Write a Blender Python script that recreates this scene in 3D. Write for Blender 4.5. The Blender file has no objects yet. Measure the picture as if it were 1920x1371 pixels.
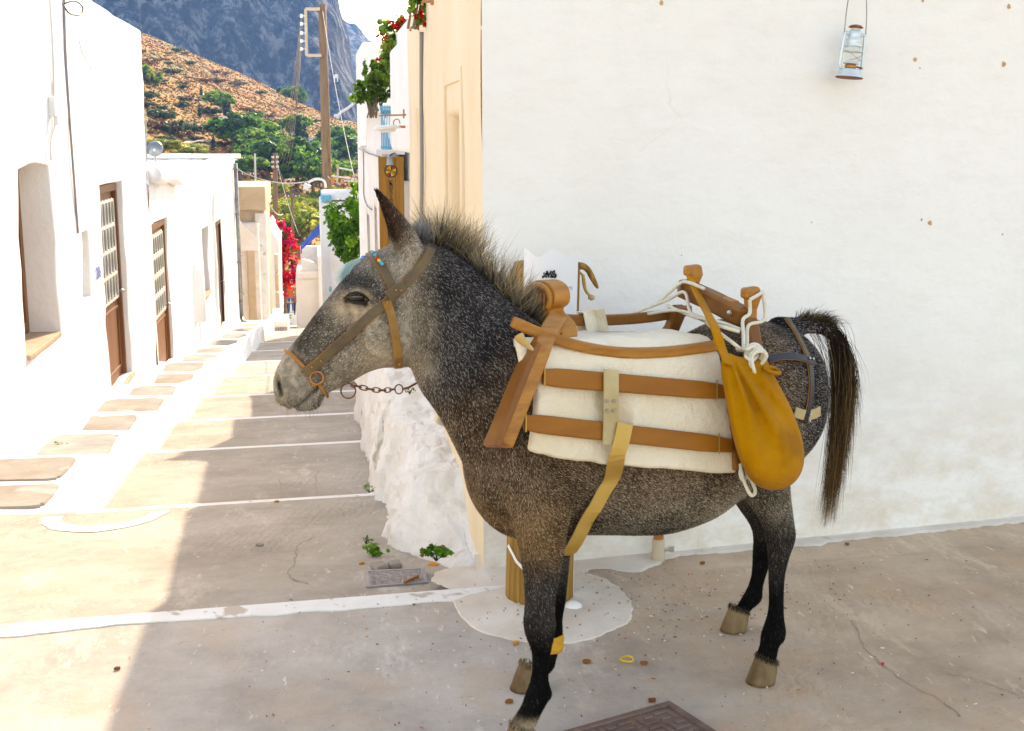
import bpy, bmesh, math, random
import numpy as np
from mathutils import Vector, Matrix, noise
random.seed(7); RNG = np.random.default_rng(7)
R = math.radians
scene = bpy.context.scene
COL = scene.collection

# ------------------------------------------------------------------ camera
EYE = np.array([0.0, 0.0, 1.7])
PITCH, YAW, FPX = R(10.481), R(9.132), 2300.0       # focal length in pixels of the 1920 px wide photograph
cam = bpy.data.cameras.new('camera'); cam_o = bpy.data.objects.new('camera', cam); COL.objects.link(cam_o)
cam.sensor_width = 36.0; cam.lens = FPX / 1920 * 36; cam.clip_start = 0.05; cam.clip_end = 12000
cam_o.location = EYE; cam_o.rotation_euler = (R(90) - PITCH, 0, -YAW)
scene.camera = cam_o

# ------------------------------------------------------------------ sky, sun, exposure
SUN_DIR = Vector((0.52, 1.5, 1.0)).normalized()      # towards the sun: high, beyond the wall, a little to the right
world = bpy.data.worlds.new('World'); scene.world = world; world.use_nodes = True
wn = world.node_tree; wn.nodes.clear()
wo = wn.nodes.new('ShaderNodeOutputWorld'); bg = wn.nodes.new('ShaderNodeBackground'); sk = wn.nodes.new('ShaderNodeTexSky')
sk.sky_type = 'NISHITA'; sk.sun_disc = False
sk.sun_elevation = math.asin(SUN_DIR.z); sk.sun_rotation = math.atan2(SUN_DIR.x, SUN_DIR.y)
sk.air_density = 1.0; sk.dust_density = 1.0; sk.ozone_density = 1.0
bg.inputs['Strength'].default_value = 0.15
wn.links.new(sk.outputs[0], bg.inputs[0]); wn.links.new(bg.outputs[0], wo.inputs[0])
sun = bpy.data.lights.new('sun', 'SUN'); sun.energy = 2.0; sun.angle = R(0.5); sun.color = (1.0, 0.97, 0.93)
sun_o = bpy.data.objects.new('sun', sun); COL.objects.link(sun_o)
sun_o.rotation_euler = SUN_DIR.to_track_quat('Z', 'Y').to_euler()
vs = scene.view_settings
scene.display_settings.display_device = 'sRGB'
vs.view_transform = 'Standard'; vs.look = 'None'; vs.gamma = 1.0; vs.use_curve_mapping = False; vs.exposure = 1.96
vs.use_white_balance = True; vs.white_balance_temperature = 9500; vs.white_balance_tint = 14      # set for open shade, as the photograph is
scene.cycles.max_bounces = 8; scene.cycles.diffuse_bounces = 5; scene.cycles.use_denoising = True

# ------------------------------------------------------------------ measuring: a point of the photograph on a real plane of the place
_f = np.array([math.sin(YAW) * math.cos(PITCH), math.cos(YAW) * math.cos(PITCH), -math.sin(PITCH)])
_r = np.array([math.cos(YAW), -math.sin(YAW), 0.0]); _u = np.cross(_r, _f)
def on_plane(x, y, P, N):
    d = _f * FPX + _r * (x - 960) + _u * (685.5 - y)
    P = np.array(P, float); N = np.array(N, float)
    return EYE + d * (np.dot(P - EYE, N) / np.dot(d, N))
def at_z(x, y, z=0.0): return on_plane(x, y, (0, 0, z), (0, 0, 1))
def at_y(x, y, Y): return on_plane(x, y, (0, Y, 0), (0, 1, 0))
def at_x(x, y, X): return on_plane(x, y, (X, 0, 0), (1, 0, 0))

# ------------------------------------------------------------------ mesh helpers
def V3(*a): return np.array(a, float)
class MB:
    def __init__(s): s.v = []; s.f = []; s.c = []; s.col = None
    def add(s, vs, fs, col=None):
        b = len(s.v); s.v += [tuple(map(float, p)) for p in vs]; s.f += [tuple(i + b for i in f) for f in fs]
        if col is None: col = s.col
        s.c += [col] * len(fs); return b
    def box(s, c, size, rz=0.0, M=None, col=None):
        hx, hy, hz = (d / 2 for d in size)
        p = np.array([(x, y, z) for x in (-hx, hx) for y in (-hy, hy) for z in (-hz, hz)])
        if M is None:
            M = np.array([[math.cos(rz), -math.sin(rz), 0], [math.sin(rz), math.cos(rz), 0], [0, 0, 1]])
        p = p @ np.array(M).T + np.array(c)
        s.add(p, [(0, 1, 3, 2), (4, 6, 7, 5), (0, 4, 5, 1), (2, 3, 7, 6), (0, 2, 6, 4), (1, 5, 7, 3)], col)
    def box2(s, a, b, col=None):
        a = np.array(a, float); b = np.array(b, float); s.box((a + b) / 2, abs(b - a), col=col)
    def rings(s, rings, cap=True, closed=True, col=None):
        n = len(rings[0]); vs = [p for r in rings for p in r]; fs = []
        for i in range(len(rings) - 1):
            for j in range(n if closed else n - 1):
                k = (j + 1) % n
                fs.append((i * n + j, i * n + k, (i + 1) * n + k, (i + 1) * n + j))
        if cap and closed:
            fs.append(tuple(range(n))[::-1]); fs.append(tuple((len(rings) - 1) * n + j for j in range(n)))
        s.add(vs, fs, col)
    def tube(s, pts, rad, seg=8, cap=True, closed=False, col=None):
        pts = [np.array(p, float) for p in pts]; m = len(pts)
        if not hasattr(rad, '__len__'): rad = [rad] * m
        T = []
        for i in range(m):
            a = pts[i - 1] if (i > 0 or closed) else pts[i]; b = pts[(i + 1) % m] if (i < m - 1 or closed) else pts[i]
            t = b - a; T.append(t / (np.linalg.norm(t) + 1e-9))
        up = V3(0, 0, 1) if abs(T[0][2]) < 0.9 else V3(1, 0, 0)
        e = np.cross(T[0], up); e /= np.linalg.norm(e); rs = []
        for i in range(m):
            e = e - T[i] * np.dot(e, T[i]); e /= np.linalg.norm(e) + 1e-9; g = np.cross(T[i], e)
            rs.append([pts[i] + rad[i] * (math.cos(2 * math.pi * k / seg) * e + math.sin(2 * math.pi * k / seg) * g) for k in range(seg)])
        if closed: rs.append(rs[0]); cap = False
        s.rings(rs, cap, col=col)
    def lathe(s, c, prof, seg=16, M=None, col=None):
        rs = []
        for r, z in prof:
            q = np.array([(r * math.cos(2 * math.pi * k / seg), r * math.sin(2 * math.pi * k / seg), z) for k in range(seg)])
            if M is not None: q = q @ np.array(M).T
            rs.append(list(q + np.array(c)))
        s.rings(rs, True, col=col)
    def ribbon(s, pts, wdir, width, thick, ndir=None, col=None):
        """a strap: pts its middle line, wdir the way its width runs (one vector or one per point)"""
        pts = [np.array(p, float) for p in pts]; m = len(pts); rs = []
        for i in range(m):
            t = pts[min(i + 1, m - 1)] - pts[max(i - 1, 0)]; t /= np.linalg.norm(t) + 1e-9
            w = np.array(wdir[i] if hasattr(wdir[0], '__len__') else wdir, float)
            w = w - t * np.dot(w, t); w /= np.linalg.norm(w) + 1e-9; n = np.cross(t, w)
            W = width[i] if hasattr(width, '__len__') else width
            rs.append([pts[i] - w * W / 2 - n * thick / 2, pts[i] + w * W / 2 - n * thick / 2, pts[i] + w * W / 2 + n * thick / 2, pts[i] - w * W / 2 + n * thick / 2])
        s.rings(rs, True, col=col)
    def prism(s, poly, d, col=None):
        """poly: list of 3-D points in a plane, extruded by vector d"""
        n = len(poly); p = [np.array(q, float) for q in poly]; d = np.array(d, float)
        s.add(p + [q + d for q in p], [tuple(range(n))[::-1], tuple(range(n, 2 * n))] + [(i, (i + 1) % n, n + (i + 1) % n, n + i) for i in range(n)], col)
    def mesh(s, name, mat=None, smooth=False, weld=False):
        me = bpy.data.meshes.new(name); me.from_pydata(s.v, [], s.f)
        if any(c is not None for c in s.c):
            at = me.attributes.new('Col', 'FLOAT_COLOR', 'FACE')
            at.data.foreach_set('color', np.array([(*(c or (1, 1, 1)), 1.0) for c in s.c], np.float32).ravel())
        if weld:
            b = bmesh.new(); b.from_mesh(me); bmesh.ops.remove_doubles(b, verts=b.verts, dist=1e-4); bmesh.ops.recalc_face_normals(b, faces=b.faces); b.to_mesh(me); b.free()
        if smooth: me.polygons.foreach_set('use_smooth', [True] * len(me.polygons))
        if mat: me.materials.append(M[mat] if isinstance(mat, str) else mat)
        me.update(); return me
    def build(s, name, mat=None, parent=None, smooth=False, bevel=0.0, weld=False, seg=2):
        return link(name, s.mesh(name, mat, smooth, weld), parent, bevel, seg)
def link(name, me, parent=None, bevel=0.0, seg=2):
    o = bpy.data.objects.new(name, me); COL.objects.link(o)
    if parent is not None:
        o.parent = parent
        if not parent.get('_local'):
            r = parent
            L = Vector((0, 0, 0))
            while r is not None: L += r.location if r.type == 'EMPTY' else Vector((0, 0, 0)); r = r.parent
            if parent.type == 'EMPTY': o.matrix_parent_inverse = Matrix.Translation(-L)
    if bevel:
        m = o.modifiers.new('bevel', 'BEVEL'); m.width = bevel; m.segments = seg; m.limit_method = 'ANGLE'; m.angle_limit = R(40)
    return o
def tag(o, label=None, cat=None, group=None, kind=None):
    if label: o['label'] = label
    if cat: o['category'] = cat
    if group: o['group'] = group
    if kind: o['kind'] = kind
    return o
def thing(name, loc, label, cat, group=None, local=False, rz=0.0):
    o = bpy.data.objects.new(name, None); COL.objects.link(o); o.location = tuple(map(float, loc)); o.rotation_euler = (0, 0, rz)
    o.empty_display_size = 0.1
    if local: o['_local'] = 1
    return tag(o, label, cat, group)
def copy_tree(o, parent=None):
    c = o.copy(); COL.objects.link(c)
    if parent is not None: c.parent = parent; c.matrix_parent_inverse = o.matrix_parent_inverse.copy()
    for ch in o.children: copy_tree(ch, c)
    return c
def spline(pts, n):
    """Catmull-Rom through pts, n samples"""
    P = np.array(pts, float); m = len(P); out = []
    for i in range(n):
        t = i / (n - 1) * (m - 1); k = min(int(t), m - 2); u = t - k
        p0, p1, p2, p3 = P[max(k - 1, 0)], P[k], P[k + 1], P[min(k + 2, m - 1)]
        out.append(0.5 * ((2 * p1) + (-p0 + p2) * u + (2 * p0 - 5 * p1 + 4 * p2 - p3) * u * u + (-p0 + 3 * p1 - 3 * p2 + p3) * u ** 3))
    return out
def nz(x, y, z, s=1.0): return noise.noise(Vector((x * s, y * s, z * s)))

def hair_mesh(name, base, tip, width, side, colr, parent, tipcol=None, segs=1, sag=None, mat='mule_hair'):
    """thin tapered blades: arrays of roots and tips"""
    n = len(base); L = tip - base; rows = []
    for i in range(segs + 1):
        t = i / segs; c = base + L * t
        if sag is not None: c = c + sag * (t * (1 - t))[..., None] if hasattr(t, 'shape') else c + sag * (t * (1 - t))
        w = width * (1 - 0.85 * t)
        rows.append((c - side * w[:, None] / 2, c + side * w[:, None] / 2))
    Vv = np.concatenate([np.stack(r, 1).reshape(n, 2, 3) for r in rows], 1)      # n, 2(segs+1), 3
    k = 2 * (segs + 1); F_ = []
    for i in range(segs): F_.append(np.stack([np.arange(n) * k + 2 * i, np.arange(n) * k + 2 * i + 1, np.arange(n) * k + 2 * i + 3, np.arange(n) * k + 2 * i + 2], 1))
    F_ = np.stack(F_, 1).reshape(-1, 4)
    me = bpy.data.meshes.new(name); me.vertices.add(n * k); me.vertices.foreach_set('co', Vv.astype(np.float32).ravel())
    me.loops.add(len(F_) * 4); me.loops.foreach_set('vertex_index', F_.astype(np.int32).ravel())
    me.polygons.add(len(F_)); me.polygons.foreach_set('loop_start', np.arange(0, len(F_) * 4, 4, dtype=np.int32))
    me.update(calc_edges=True)
    a = me.attributes.new('Col', 'FLOAT_COLOR', 'POINT')
    tc_ = colr if tipcol is None else tipcol
    cc = np.concatenate([np.repeat((colr * (1 - i / segs) + tc_ * (i / segs))[:, None, :], 2, 1) for i in range(segs + 1)], 1)
    a.data.foreach_set('color', np.concatenate([cc, np.ones((n, k, 1))], 2).astype(np.float32).ravel())
    me.materials.append(M[mat]); return link(name, me, parent)
def unit(a): return a / (np.linalg.norm(a, axis=-1, keepdims=True) + 1e-9)
# ------------------------------------------------------------------ materials
M = {}
def ramp(nt, fac, stops):
    r = nt.nodes.new('ShaderNodeValToRGB'); el = r.color_ramp.elements
    while len(el) > 2: el.remove(el[-1])
    for i, (p, c) in enumerate(stops):
        e = el[i] if i < 2 else el.new(p)
        e.position = p; e.color = (*c, 1) if len(c) == 3 else c
    nt.links.new(fac, r.inputs[0]); return r.outputs[0]
def mk(name, base=(0.5, 0.5, 0.5), rough=0.7, metal=0.0, vary=None, scale=3.0, detail=6.0, bump=0.0, bscale=20.0, spots=None, attr=False, spec=0.25,
       bump2=0.0, b2scale=3.0, coord='Object', stretch=None, sheen=0.0, trans=0.0):
    """vary: second colour mixed in by noise; spots: (colour, scale, threshold) flecks"""
    m = bpy.data.materials.new(name); m.use_nodes = True; nt = m.node_tree; N = nt.nodes; Lk = nt.links
    b = N['Principled BSDF']; b.inputs['Roughness'].default_value = rough; b.inputs['Metallic'].default_value = metal
    b.inputs['Specular IOR Level'].default_value = spec
    if sheen: b.inputs['Sheen Weight'].default_value = sheen; b.inputs['Sheen Roughness'].default_value = 0.5
    tc = N.new('ShaderNodeTexCoord'); co = tc.outputs[coord]
    if stretch:
        mp = N.new('ShaderNodeMapping'); mp.inputs['Scale'].default_value = stretch; Lk.new(co, mp.inputs[0]); co = mp.outputs[0]
    def tex(s, d=6.0, rg=0.6):
        t = N.new('ShaderNodeTexNoise'); t.inputs['Scale'].default_value = s; t.inputs['Detail'].default_value = d; t.inputs['Roughness'].default_value = rg
        Lk.new(co, t.inputs['Vector']); return t.outputs[0]
    col = None
    if attr:
        a = N.new('ShaderNodeAttribute'); a.attribute_name = 'Col'; col = a.outputs[0]
    if vary is not None:
        c = ramp(nt, tex(scale, detail), [(0.36, base), (0.64, vary)])
        if col is not None:
            mx = N.new('ShaderNodeMix'); mx.data_type = 'RGBA'; mx.blend_type = 'MULTIPLY'; mx.inputs[0].default_value = 1.0
            Lk.new(col, mx.inputs[6]); Lk.new(c, mx.inputs[7]); col = mx.outputs[2]
        else: col = c
    if spots:
        for sc_, ss, th in ([spots] if not isinstance(spots, list) else spots):
            v = tex(ss, 3.0, 0.5)
            r = ramp(nt, v, [(th, (0, 0, 0)), (min(th + 0.05, 0.99), (1, 1, 1))])
            mx = N.new('ShaderNodeMix'); mx.data_type = 'RGBA'; Lk.new(r, mx.inputs[0])
            if col is not None: Lk.new(col, mx.inputs[6])
            else: mx.inputs[6].default_value = (*base, 1)
            mx.inputs[7].default_value = (*sc_, 1); col = mx.outputs[2]
    if col is not None: Lk.new(col, b.inputs['Base Color'])
    else: b.inputs['Base Color'].default_value = (*base, 1)
    nrm = None
    for st, bs, dist in ((bump2, b2scale, 0.03), (bump, bscale, 0.006)):
        if st:
            bp = N.new('ShaderNodeBump'); bp.inputs['Strength'].default_value = st; bp.inputs['Distance'].default_value = dist
            Lk.new(tex(bs, 5.0), bp.inputs['Height'])
            if nrm is not None: Lk.new(nrm, bp.inputs['Normal'])
            nrm = bp.outputs[0]
    if nrm is not None: Lk.new(nrm, b.inputs['Normal'])
    if trans: b.inputs['Transmission Weight'].default_value = trans
    M[name] = m; return m
mk('whitewash', (0.77, 0.77, 0.77), 0.9, vary=(0.83, 0.83, 0.83), scale=1.3, bump=0.8, bscale=20, bump2=0.9, b2scale=2.6, spec=0.2)
mk('whitewash_old', (0.70, 0.68, 0.65), 0.9, vary=(0.80, 0.80, 0.80), scale=3.2, detail=10, bump=0.9, bscale=30, bump2=1.0, b2scale=7.0, spec=0.15,
   spots=[((0.52, 0.48, 0.43), 4.0, 0.66), ((0.40, 0.30, 0.21), 9.0, 0.73), ((0.25, 0.20, 0.16), 26.0, 0.745)])
def limewash(name, c0, c1, low_tint, zone):
    """brushed limewash: streaks of the brush, hairline cracks, a mottled second colour stronger towards the ground"""
    m = bpy.data.materials.new(name); m.use_nodes = True; nt = m.node_tree; L = nt.links; b = nt.nodes['Principled BSDF']; b.inputs['Roughness'].default_value = .92; b.inputs['Specular IOR Level'].default_value = .15
    tc = nt.nodes.new('ShaderNodeTexCoord')
    def tex(s, d=8., r=.65, st_=(1, 1, 1), off=0., rot=0.):
        mp = nt.nodes.new('ShaderNodeMapping'); mp.inputs['Scale'].default_value = st_; mp.inputs['Location'].default_value = (off, off, off); mp.inputs['Rotation'].default_value = (0, rot, 0); L.new(tc.outputs['Object'], mp.inputs[0])
        t = nt.nodes.new('ShaderNodeTexNoise'); t.inputs['Scale'].default_value = s; t.inputs['Detail'].default_value = d; t.inputs['Roughness'].default_value = r; L.new(mp.outputs[0], t.inputs['Vector']); return t.outputs[0]
    col = ramp(nt, tex(1.2, 10, .7), [(.32, c0), (.68, c1)]); k, w = (0, 0, 0), (1, 1, 1)
    def over(fac, c, a, mul=None):
        nonlocal col
        mu = nt.nodes.new('ShaderNodeMath'); mu.operation = 'MULTIPLY'; L.new(fac, mu.inputs[0]); mu.inputs[1].default_value = a; f = mu.outputs[0]
        if mul is not None: m2 = nt.nodes.new('ShaderNodeMath'); m2.operation = 'MULTIPLY'; L.new(f, m2.inputs[0]); L.new(mul, m2.inputs[1]); f = m2.outputs[0]
        mx = nt.nodes.new('ShaderNodeMix'); mx.data_type = 'RGBA'; L.new(f, mx.inputs[0]); L.new(col, mx.inputs[6]); mx.inputs[7].default_value = (*c, 1); col = mx.outputs[2]
    over(ramp(nt, tex(6, 8, .7, (1, 1, 3.2), 2., .12), [(.50, k), (.66, w)]), tuple(x * .93 for x in c0), .35)
    over(ramp(nt, tex(3, 6, .6, (2.4, 2.4, .35), 5.), [(.58, k), (.72, w)]), tuple(x * .94 for x in c0), .2)
    v = nt.nodes.new('ShaderNodeTexVoronoi'); v.feature = 'DISTANCE_TO_EDGE'; v.inputs['Scale'].default_value = 1.1
    mpv = nt.nodes.new('ShaderNodeMixRGB'); mpv.blend_type = 'ADD'; mpv.inputs[0].default_value = .35; L.new(tc.outputs['Object'], mpv.inputs[1]); tn = nt.nodes.new('ShaderNodeTexNoise'); tn.inputs['Scale'].default_value = 3.5; tn.inputs['Detail'].default_value = 8; L.new(tc.outputs['Object'], tn.inputs['Vector']); L.new(tn.outputs[1], mpv.inputs[2]); L.new(mpv.outputs[0], v.inputs['Vector'])
    over(ramp(nt, v.outputs['Distance'], [(.0, w), (.004, k)]), (.60, .57, .53), .30, ramp(nt, tex(.9, 3, .5, off=8.), [(.60, k), (.68, w)]))
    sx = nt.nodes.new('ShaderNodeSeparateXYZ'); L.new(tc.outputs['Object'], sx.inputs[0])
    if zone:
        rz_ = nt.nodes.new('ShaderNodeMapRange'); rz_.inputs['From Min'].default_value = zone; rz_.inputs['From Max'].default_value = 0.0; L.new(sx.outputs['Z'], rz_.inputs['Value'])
        over(ramp(nt, tex(4, 10, .75, (1, 1, 1.6), 3.), [(.40, k), (.62, w)]), low_tint, .75, rz_.outputs[0])  # mottled second colour, strongest at the ground and fading out upwards
    L.new(col, b.inputs['Base Color']); nrm = None
    for sc_, st_, dist, str_, off in ((1.6, (1, 1, 1.3), .05, .45, 1.), (7, (1, 1, 1.7), .014, .35, 4.), (34, (1, 1, 1), .003, .5, 6.)):
        bp = nt.nodes.new('ShaderNodeBump'); bp.inputs['Strength'].default_value = str_; bp.inputs['Distance'].default_value = dist; L.new(tex(sc_, 6, .6, st_, off, .1), bp.inputs['Height'])
        if nrm is not None: L.new(nrm, bp.inputs['Normal'])
        nrm = bp.outputs[0]
    L.new(nrm, b.inputs['Normal']); M[name] = m
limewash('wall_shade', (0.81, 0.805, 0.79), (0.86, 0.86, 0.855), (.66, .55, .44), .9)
mk('cream', (0.76, 0.61, 0.42), 0.9, vary=(0.80, 0.69, 0.53), scale=1.6, bump=0.4, bscale=20, bump2=0.4, b2scale=2.5, stretch=(1, 1, 0.35), spec=0.2,
   spots=[((0.55, 0.32, 0.15), 7.0, 0.76)])
mk('beige_concrete', (0.50, 0.40, 0.29), 0.9, vary=(0.62, 0.52, 0.40), scale=1.5, bump=0.5, bscale=15, bump2=0.4)
mk('brown_paint', (0.19, 0.075, 0.03), 0.45, vary=(0.25, 0.10, 0.04), scale=4, stretch=(1, 1, 0.2), bump=0.1)
mk('dark_brown', (0.08, 0.03, 0.018), 0.5)
mk('iron_white', (0.7, 0.68, 0.6), 0.5)
mk('glass_dark', (0.03, 0.035, 0.04), 0.12, spec=0.6)
mk('grey_metal', (0.35, 0.37, 0.38), 0.4, metal=0.7, vary=(0.25, 0.26, 0.27), scale=8)
mk('cable', (0.28, 0.26, 0.26), 0.6)
mk('cable_white', (0.62, 0.60, 0.58), 0.6)
mk('black', (0.02, 0.02, 0.02), 0.5)
mk('blue_paint', (0.03, 0.12, 0.55), 0.45)
mk('lightblue_paint', (0.10, 0.42, 0.62), 0.5)
mk('plastic_white', (0.75, 0.75, 0.74), 0.4)
mk('paper', (0.80, 0.81, 0.84), 0.8, bump=0.15, bscale=8)
mk('ink', (0.05, 0.05, 0.06), 0.8)
mk('terracotta', (0.45, 0.19, 0.09), 0.8, vary=(0.5, 0.24, 0.13), scale=6, bump=0.2)

# ================================================================== the street
def concrete(name, c0, c1, warm, seed, tan=None):
    m = bpy.data.materials.new(name); m.use_nodes = True; nt = m.node_tree; b = nt.nodes['Principled BSDF']; b.inputs['Roughness'].default_value = .9; b.inputs['Specular IOR Level'].default_value = .25
    tc = nt.nodes.new('ShaderNodeTexCoord'); L = nt.links
    def tex(s, d=8., r=.65, st_=None, off=0.):
        mp = nt.nodes.new('ShaderNodeMapping'); mp.inputs['Scale'].default_value = st_ or (1, 1, 1); mp.inputs['Location'].default_value = (seed + off, off * .7, 0); mp.inputs['Rotation'].default_value = (0, 0, .25 if st_ else 0); L.new(tc.outputs['Object'], mp.inputs[0])
        t = nt.nodes.new('ShaderNodeTexNoise'); t.inputs['Scale'].default_value = s; t.inputs['Detail'].default_value = d; t.inputs['Roughness'].default_value = r; L.new(mp.outputs[0], t.inputs['Vector']); return t.outputs[0]
    col = ramp(nt, tex(1.6, 12, .72), [(.30, c0), (.70, c1)])
    def over(fac, c, amount):
        nonlocal col
        mu = nt.nodes.new('ShaderNodeMath'); mu.operation = 'MULTIPLY'; L.new(fac, mu.inputs[0]); mu.inputs[1].default_value = amount
        mx = nt.nodes.new('ShaderNodeMix'); mx.data_type = 'RGBA'; L.new(mu.outputs[0], mx.inputs[0]); L.new(col, mx.inputs[6]); mx.inputs[7].default_value = (*c, 1); col = mx.outputs[2]
    k, w = (0, 0, 0), (1, 1, 1)
    over(ramp(nt, tex(2.2, 10, .7, off=3), [(.52, k), (.64, w)]), warm, .55)
    over(ramp(nt, tex(3.0, 12, .75, (1, .35, 1), 7), [(.56, k), (.66, w)]), tuple(x * 1.25 for x in c1), .6)
    over(ramp(nt, tex(5.0, 12, .8, off=11), [(.60, k), (.70, w)]), tuple(x * .72 for x in c0), .55)
    over(ramp(nt, tex(26, 4, .6, (1, .25, 1), 5), [(.64, k), (.70, w)]), tuple(x * 1.35 for x in c1), .5)
    over(ramp(nt, tex(70, 3, .6, off=2), [(.66, k), (.72, w)]), tuple(x * .45 for x in c0), .7)
    over(ramp(nt, tex(110, 3, .6, off=9), [(.68, k), (.74, w)]), (.62, .58, .52), .7)
    if tan is not None:
        sx = nt.nodes.new('ShaderNodeSeparateXYZ'); L.new(tc.outputs['Object'], sx.inputs[0]); ad = nt.nodes.new('ShaderNodeMath'); ad.operation = 'MULTIPLY_ADD'; L.new(tex(1.5, 8, .7, off=21.), ad.inputs[0]); ad.inputs[1].default_value = 2.2; L.new(sx.outputs['X'], ad.inputs[2])
        mr = nt.nodes.new('ShaderNodeMapRange'); mr.inputs['From Min'].default_value = 1.6; mr.inputs['From Max'].default_value = 2.7; L.new(ad.outputs[0], mr.inputs['Value'])
        mt_ = nt.nodes.new('ShaderNodeMix'); mt_.data_type = 'RGBA'; mt_.blend_type = 'MULTIPLY'; L.new(mr.outputs[0], mt_.inputs[0]); L.new(col, mt_.inputs[6]); mt_.inputs[7].default_value = (*tan, 1); col = mt_.outputs[2]
    L.new(col, b.inputs['Base Color']); nrm = None
    for sc_, st_, dist, off in ((4, .5, .02, 1), (38, .45, .005, 4), (140, .35, .0015, 6)):
        bp = nt.nodes.new('ShaderNodeBump'); bp.inputs['Strength'].default_value = st_; bp.inputs['Distance'].default_value = dist; L.new(tex(sc_, 6, .65, None, off), bp.inputs['Height'])
        if nrm is not None: L.new(nrm, bp.inputs['Normal'])
        nrm = bp.outputs[0]
    L.new(nrm, b.inputs['Normal']); M[name] = m
concrete('plaza_concrete', (0.31, 0.262, 0.222), (0.565, 0.51, 0.46), (0.49, 0.37, 0.275), 0.0, (1.14, .94, .75))
concrete('tread_concrete', (0.28, 0.238, 0.198), (0.50, 0.445, 0.39), (0.37, 0.34, 0.27), 5.0)
mk('paint_worn', (0.80, 0.79, 0.77), 0.85, vary=(0.74, 0.72, 0.69), scale=6, bump=0.4, bscale=40, spots=[((0.50, 0.43, 0.36), 7.0, 0.60), ((0.52, 0.45, 0.38), 22.0, 0.66)])
mk('patch_worn', (0.60, 0.52, 0.435), 0.9, vary=(0.75, 0.68, 0.60), scale=3.2, detail=10, bump=0.4, bscale=40, spots=[((0.50, 0.45, 0.39), 5.5, 0.66), ((0.30, 0.22, 0.16), 40, 0.72)])
mk('paint_white', (0.82, 0.81, 0.80), 0.85, vary=(0.78, 0.76, 0.73), scale=4, bump=0.4, bscale=30, bump2=0.3, b2scale=6)
mk('flagstone', (0.25, 0.215, 0.178), 0.85, vary=(0.34, 0.31, 0.28), scale=3, bump=0.4, bscale=30, bump2=0.3, b2scale=5, spots=[((0.36, 0.36, 0.36), 2.5, 0.62)])
mk('flagstone_grey', (0.27, 0.265, 0.26), 0.85, vary=(0.38, 0.36, 0.33), scale=4, bump=0.4, bscale=30, bump2=0.3, b2scale=5)
mk('flagstone_dark', (0.27, 0.25, 0.22), 0.85, vary=(0.37, 0.34, 0.30), scale=4, bump=0.4, bscale=30, bump2=0.3, b2scale=5)
mk('crack', (0.31, 0.25, 0.20), 0.9)
def scratch(mat, s=1.0):
    """comb marks drawn into the cement: fine relief"""
    m = M[mat]; nt = m.node_tree; b = nt.nodes['Principled BSDF']
    tc = nt.nodes.new('ShaderNodeTexCoord'); mp = nt.nodes.new('ShaderNodeMapping'); mp.inputs['Rotation'].default_value = (0, 0, R(12)); nt.links.new(tc.outputs['Object'], mp.inputs[0])
    w = nt.nodes.new('ShaderNodeTexWave'); w.wave_type = 'BANDS'; w.bands_direction = 'X'; w.inputs['Scale'].default_value = 7.0; w.inputs['Distortion'].default_value = 7.0; w.inputs['Detail'].default_value = 3; w.inputs['Detail Scale'].default_value = 2.2
    nt.links.new(mp.outputs[0], w.inputs[0])
    n_ = nt.nodes.new('ShaderNodeTexNoise'); n_.inputs['Scale'].default_value = 1.2; nt.links.new(tc.outputs['Object'], n_.inputs['Vector'])
    mu = nt.nodes.new('ShaderNodeMath'); mu.operation = 'MULTIPLY'; nt.links.new(w.outputs['Fac'], mu.inputs[0]); nt.links.new(ramp(nt, n_.outputs[0], [(0.52, (0, 0, 0)), (0.66, (1, 1, 1))]), mu.inputs[1])
    bp = nt.nodes.new('ShaderNodeBump'); bp.inputs['Strength'].default_value = 0.38 * s; bp.inputs['Distance'].default_value = 0.008
    nt.links.new(mu.outputs[0], bp.inputs['Height']); old = b.inputs['Normal'].links[0].from_socket; nt.links.new(old, bp.inputs['Normal']); nt.links.new(bp.outputs[0], b.inputs['Normal'])
scratch('plaza_concrete'); scratch('tread_concrete', 1.2)

GRADE = 0.12
EDGES = [4.42, 6.72, 9.15, 11.3, 13.8, 17.0, 20.4, 24.0, 27.8, 31.6, 35.6, 39.8, 44.2, 48.8, 53.6, 58.6, 64.0, 70.0]
def edge_z(Y): return -GRADE * (Y - 4.42) - 0.06 * (1 - math.exp(-(max(Y - 30, 0)) / 30)) * max(Y - 30, 0) / 2.0
def skew(X): return 0.055 * X                               # the step edges run a little askew
def street_z(X, Y):
    """height of the walking surface at X, Y"""
    Ys = Y - skew(X)
    if Ys <= EDGES[0]: return 0.0
    for k in range(len(EDGES)):
        e1 = EDGES[k + 1] if k + 1 < len(EDGES) else EDGES[k] + 6
        if Ys <= e1 or k == len(EDGES) - 1:
            z0_ = edge_z(EDGES[k]) - (0.10 if k else 0.022); z1_ = edge_z(e1); t = (Ys - EDGES[k]) / (e1 - EDGES[k]); return z0_ + (z1_ - z0_) * t
def sheet(xs, ys, zf, drop=None):
    m = MB(); nx, ny = len(xs), len(ys)
    vs_ = [(x if not callable(x) else x, y, 0) for y in ys for x in xs]; vs_ = [(x, y, zf(x, y)) for x, y, _ in vs_]
    fs = [(j * nx + i, j * nx + i + 1, (j + 1) * nx + i + 1, (j + 1) * nx + i) for j in range(ny - 1) for i in range(nx - 1)]
    m.add(vs_, fs); return m
XL = -2.1                                                     # plane of the house fronts on the left
ground = tag(bpy.data.objects.new('street', None), kind='structure'); COL.objects.link(ground)
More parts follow.
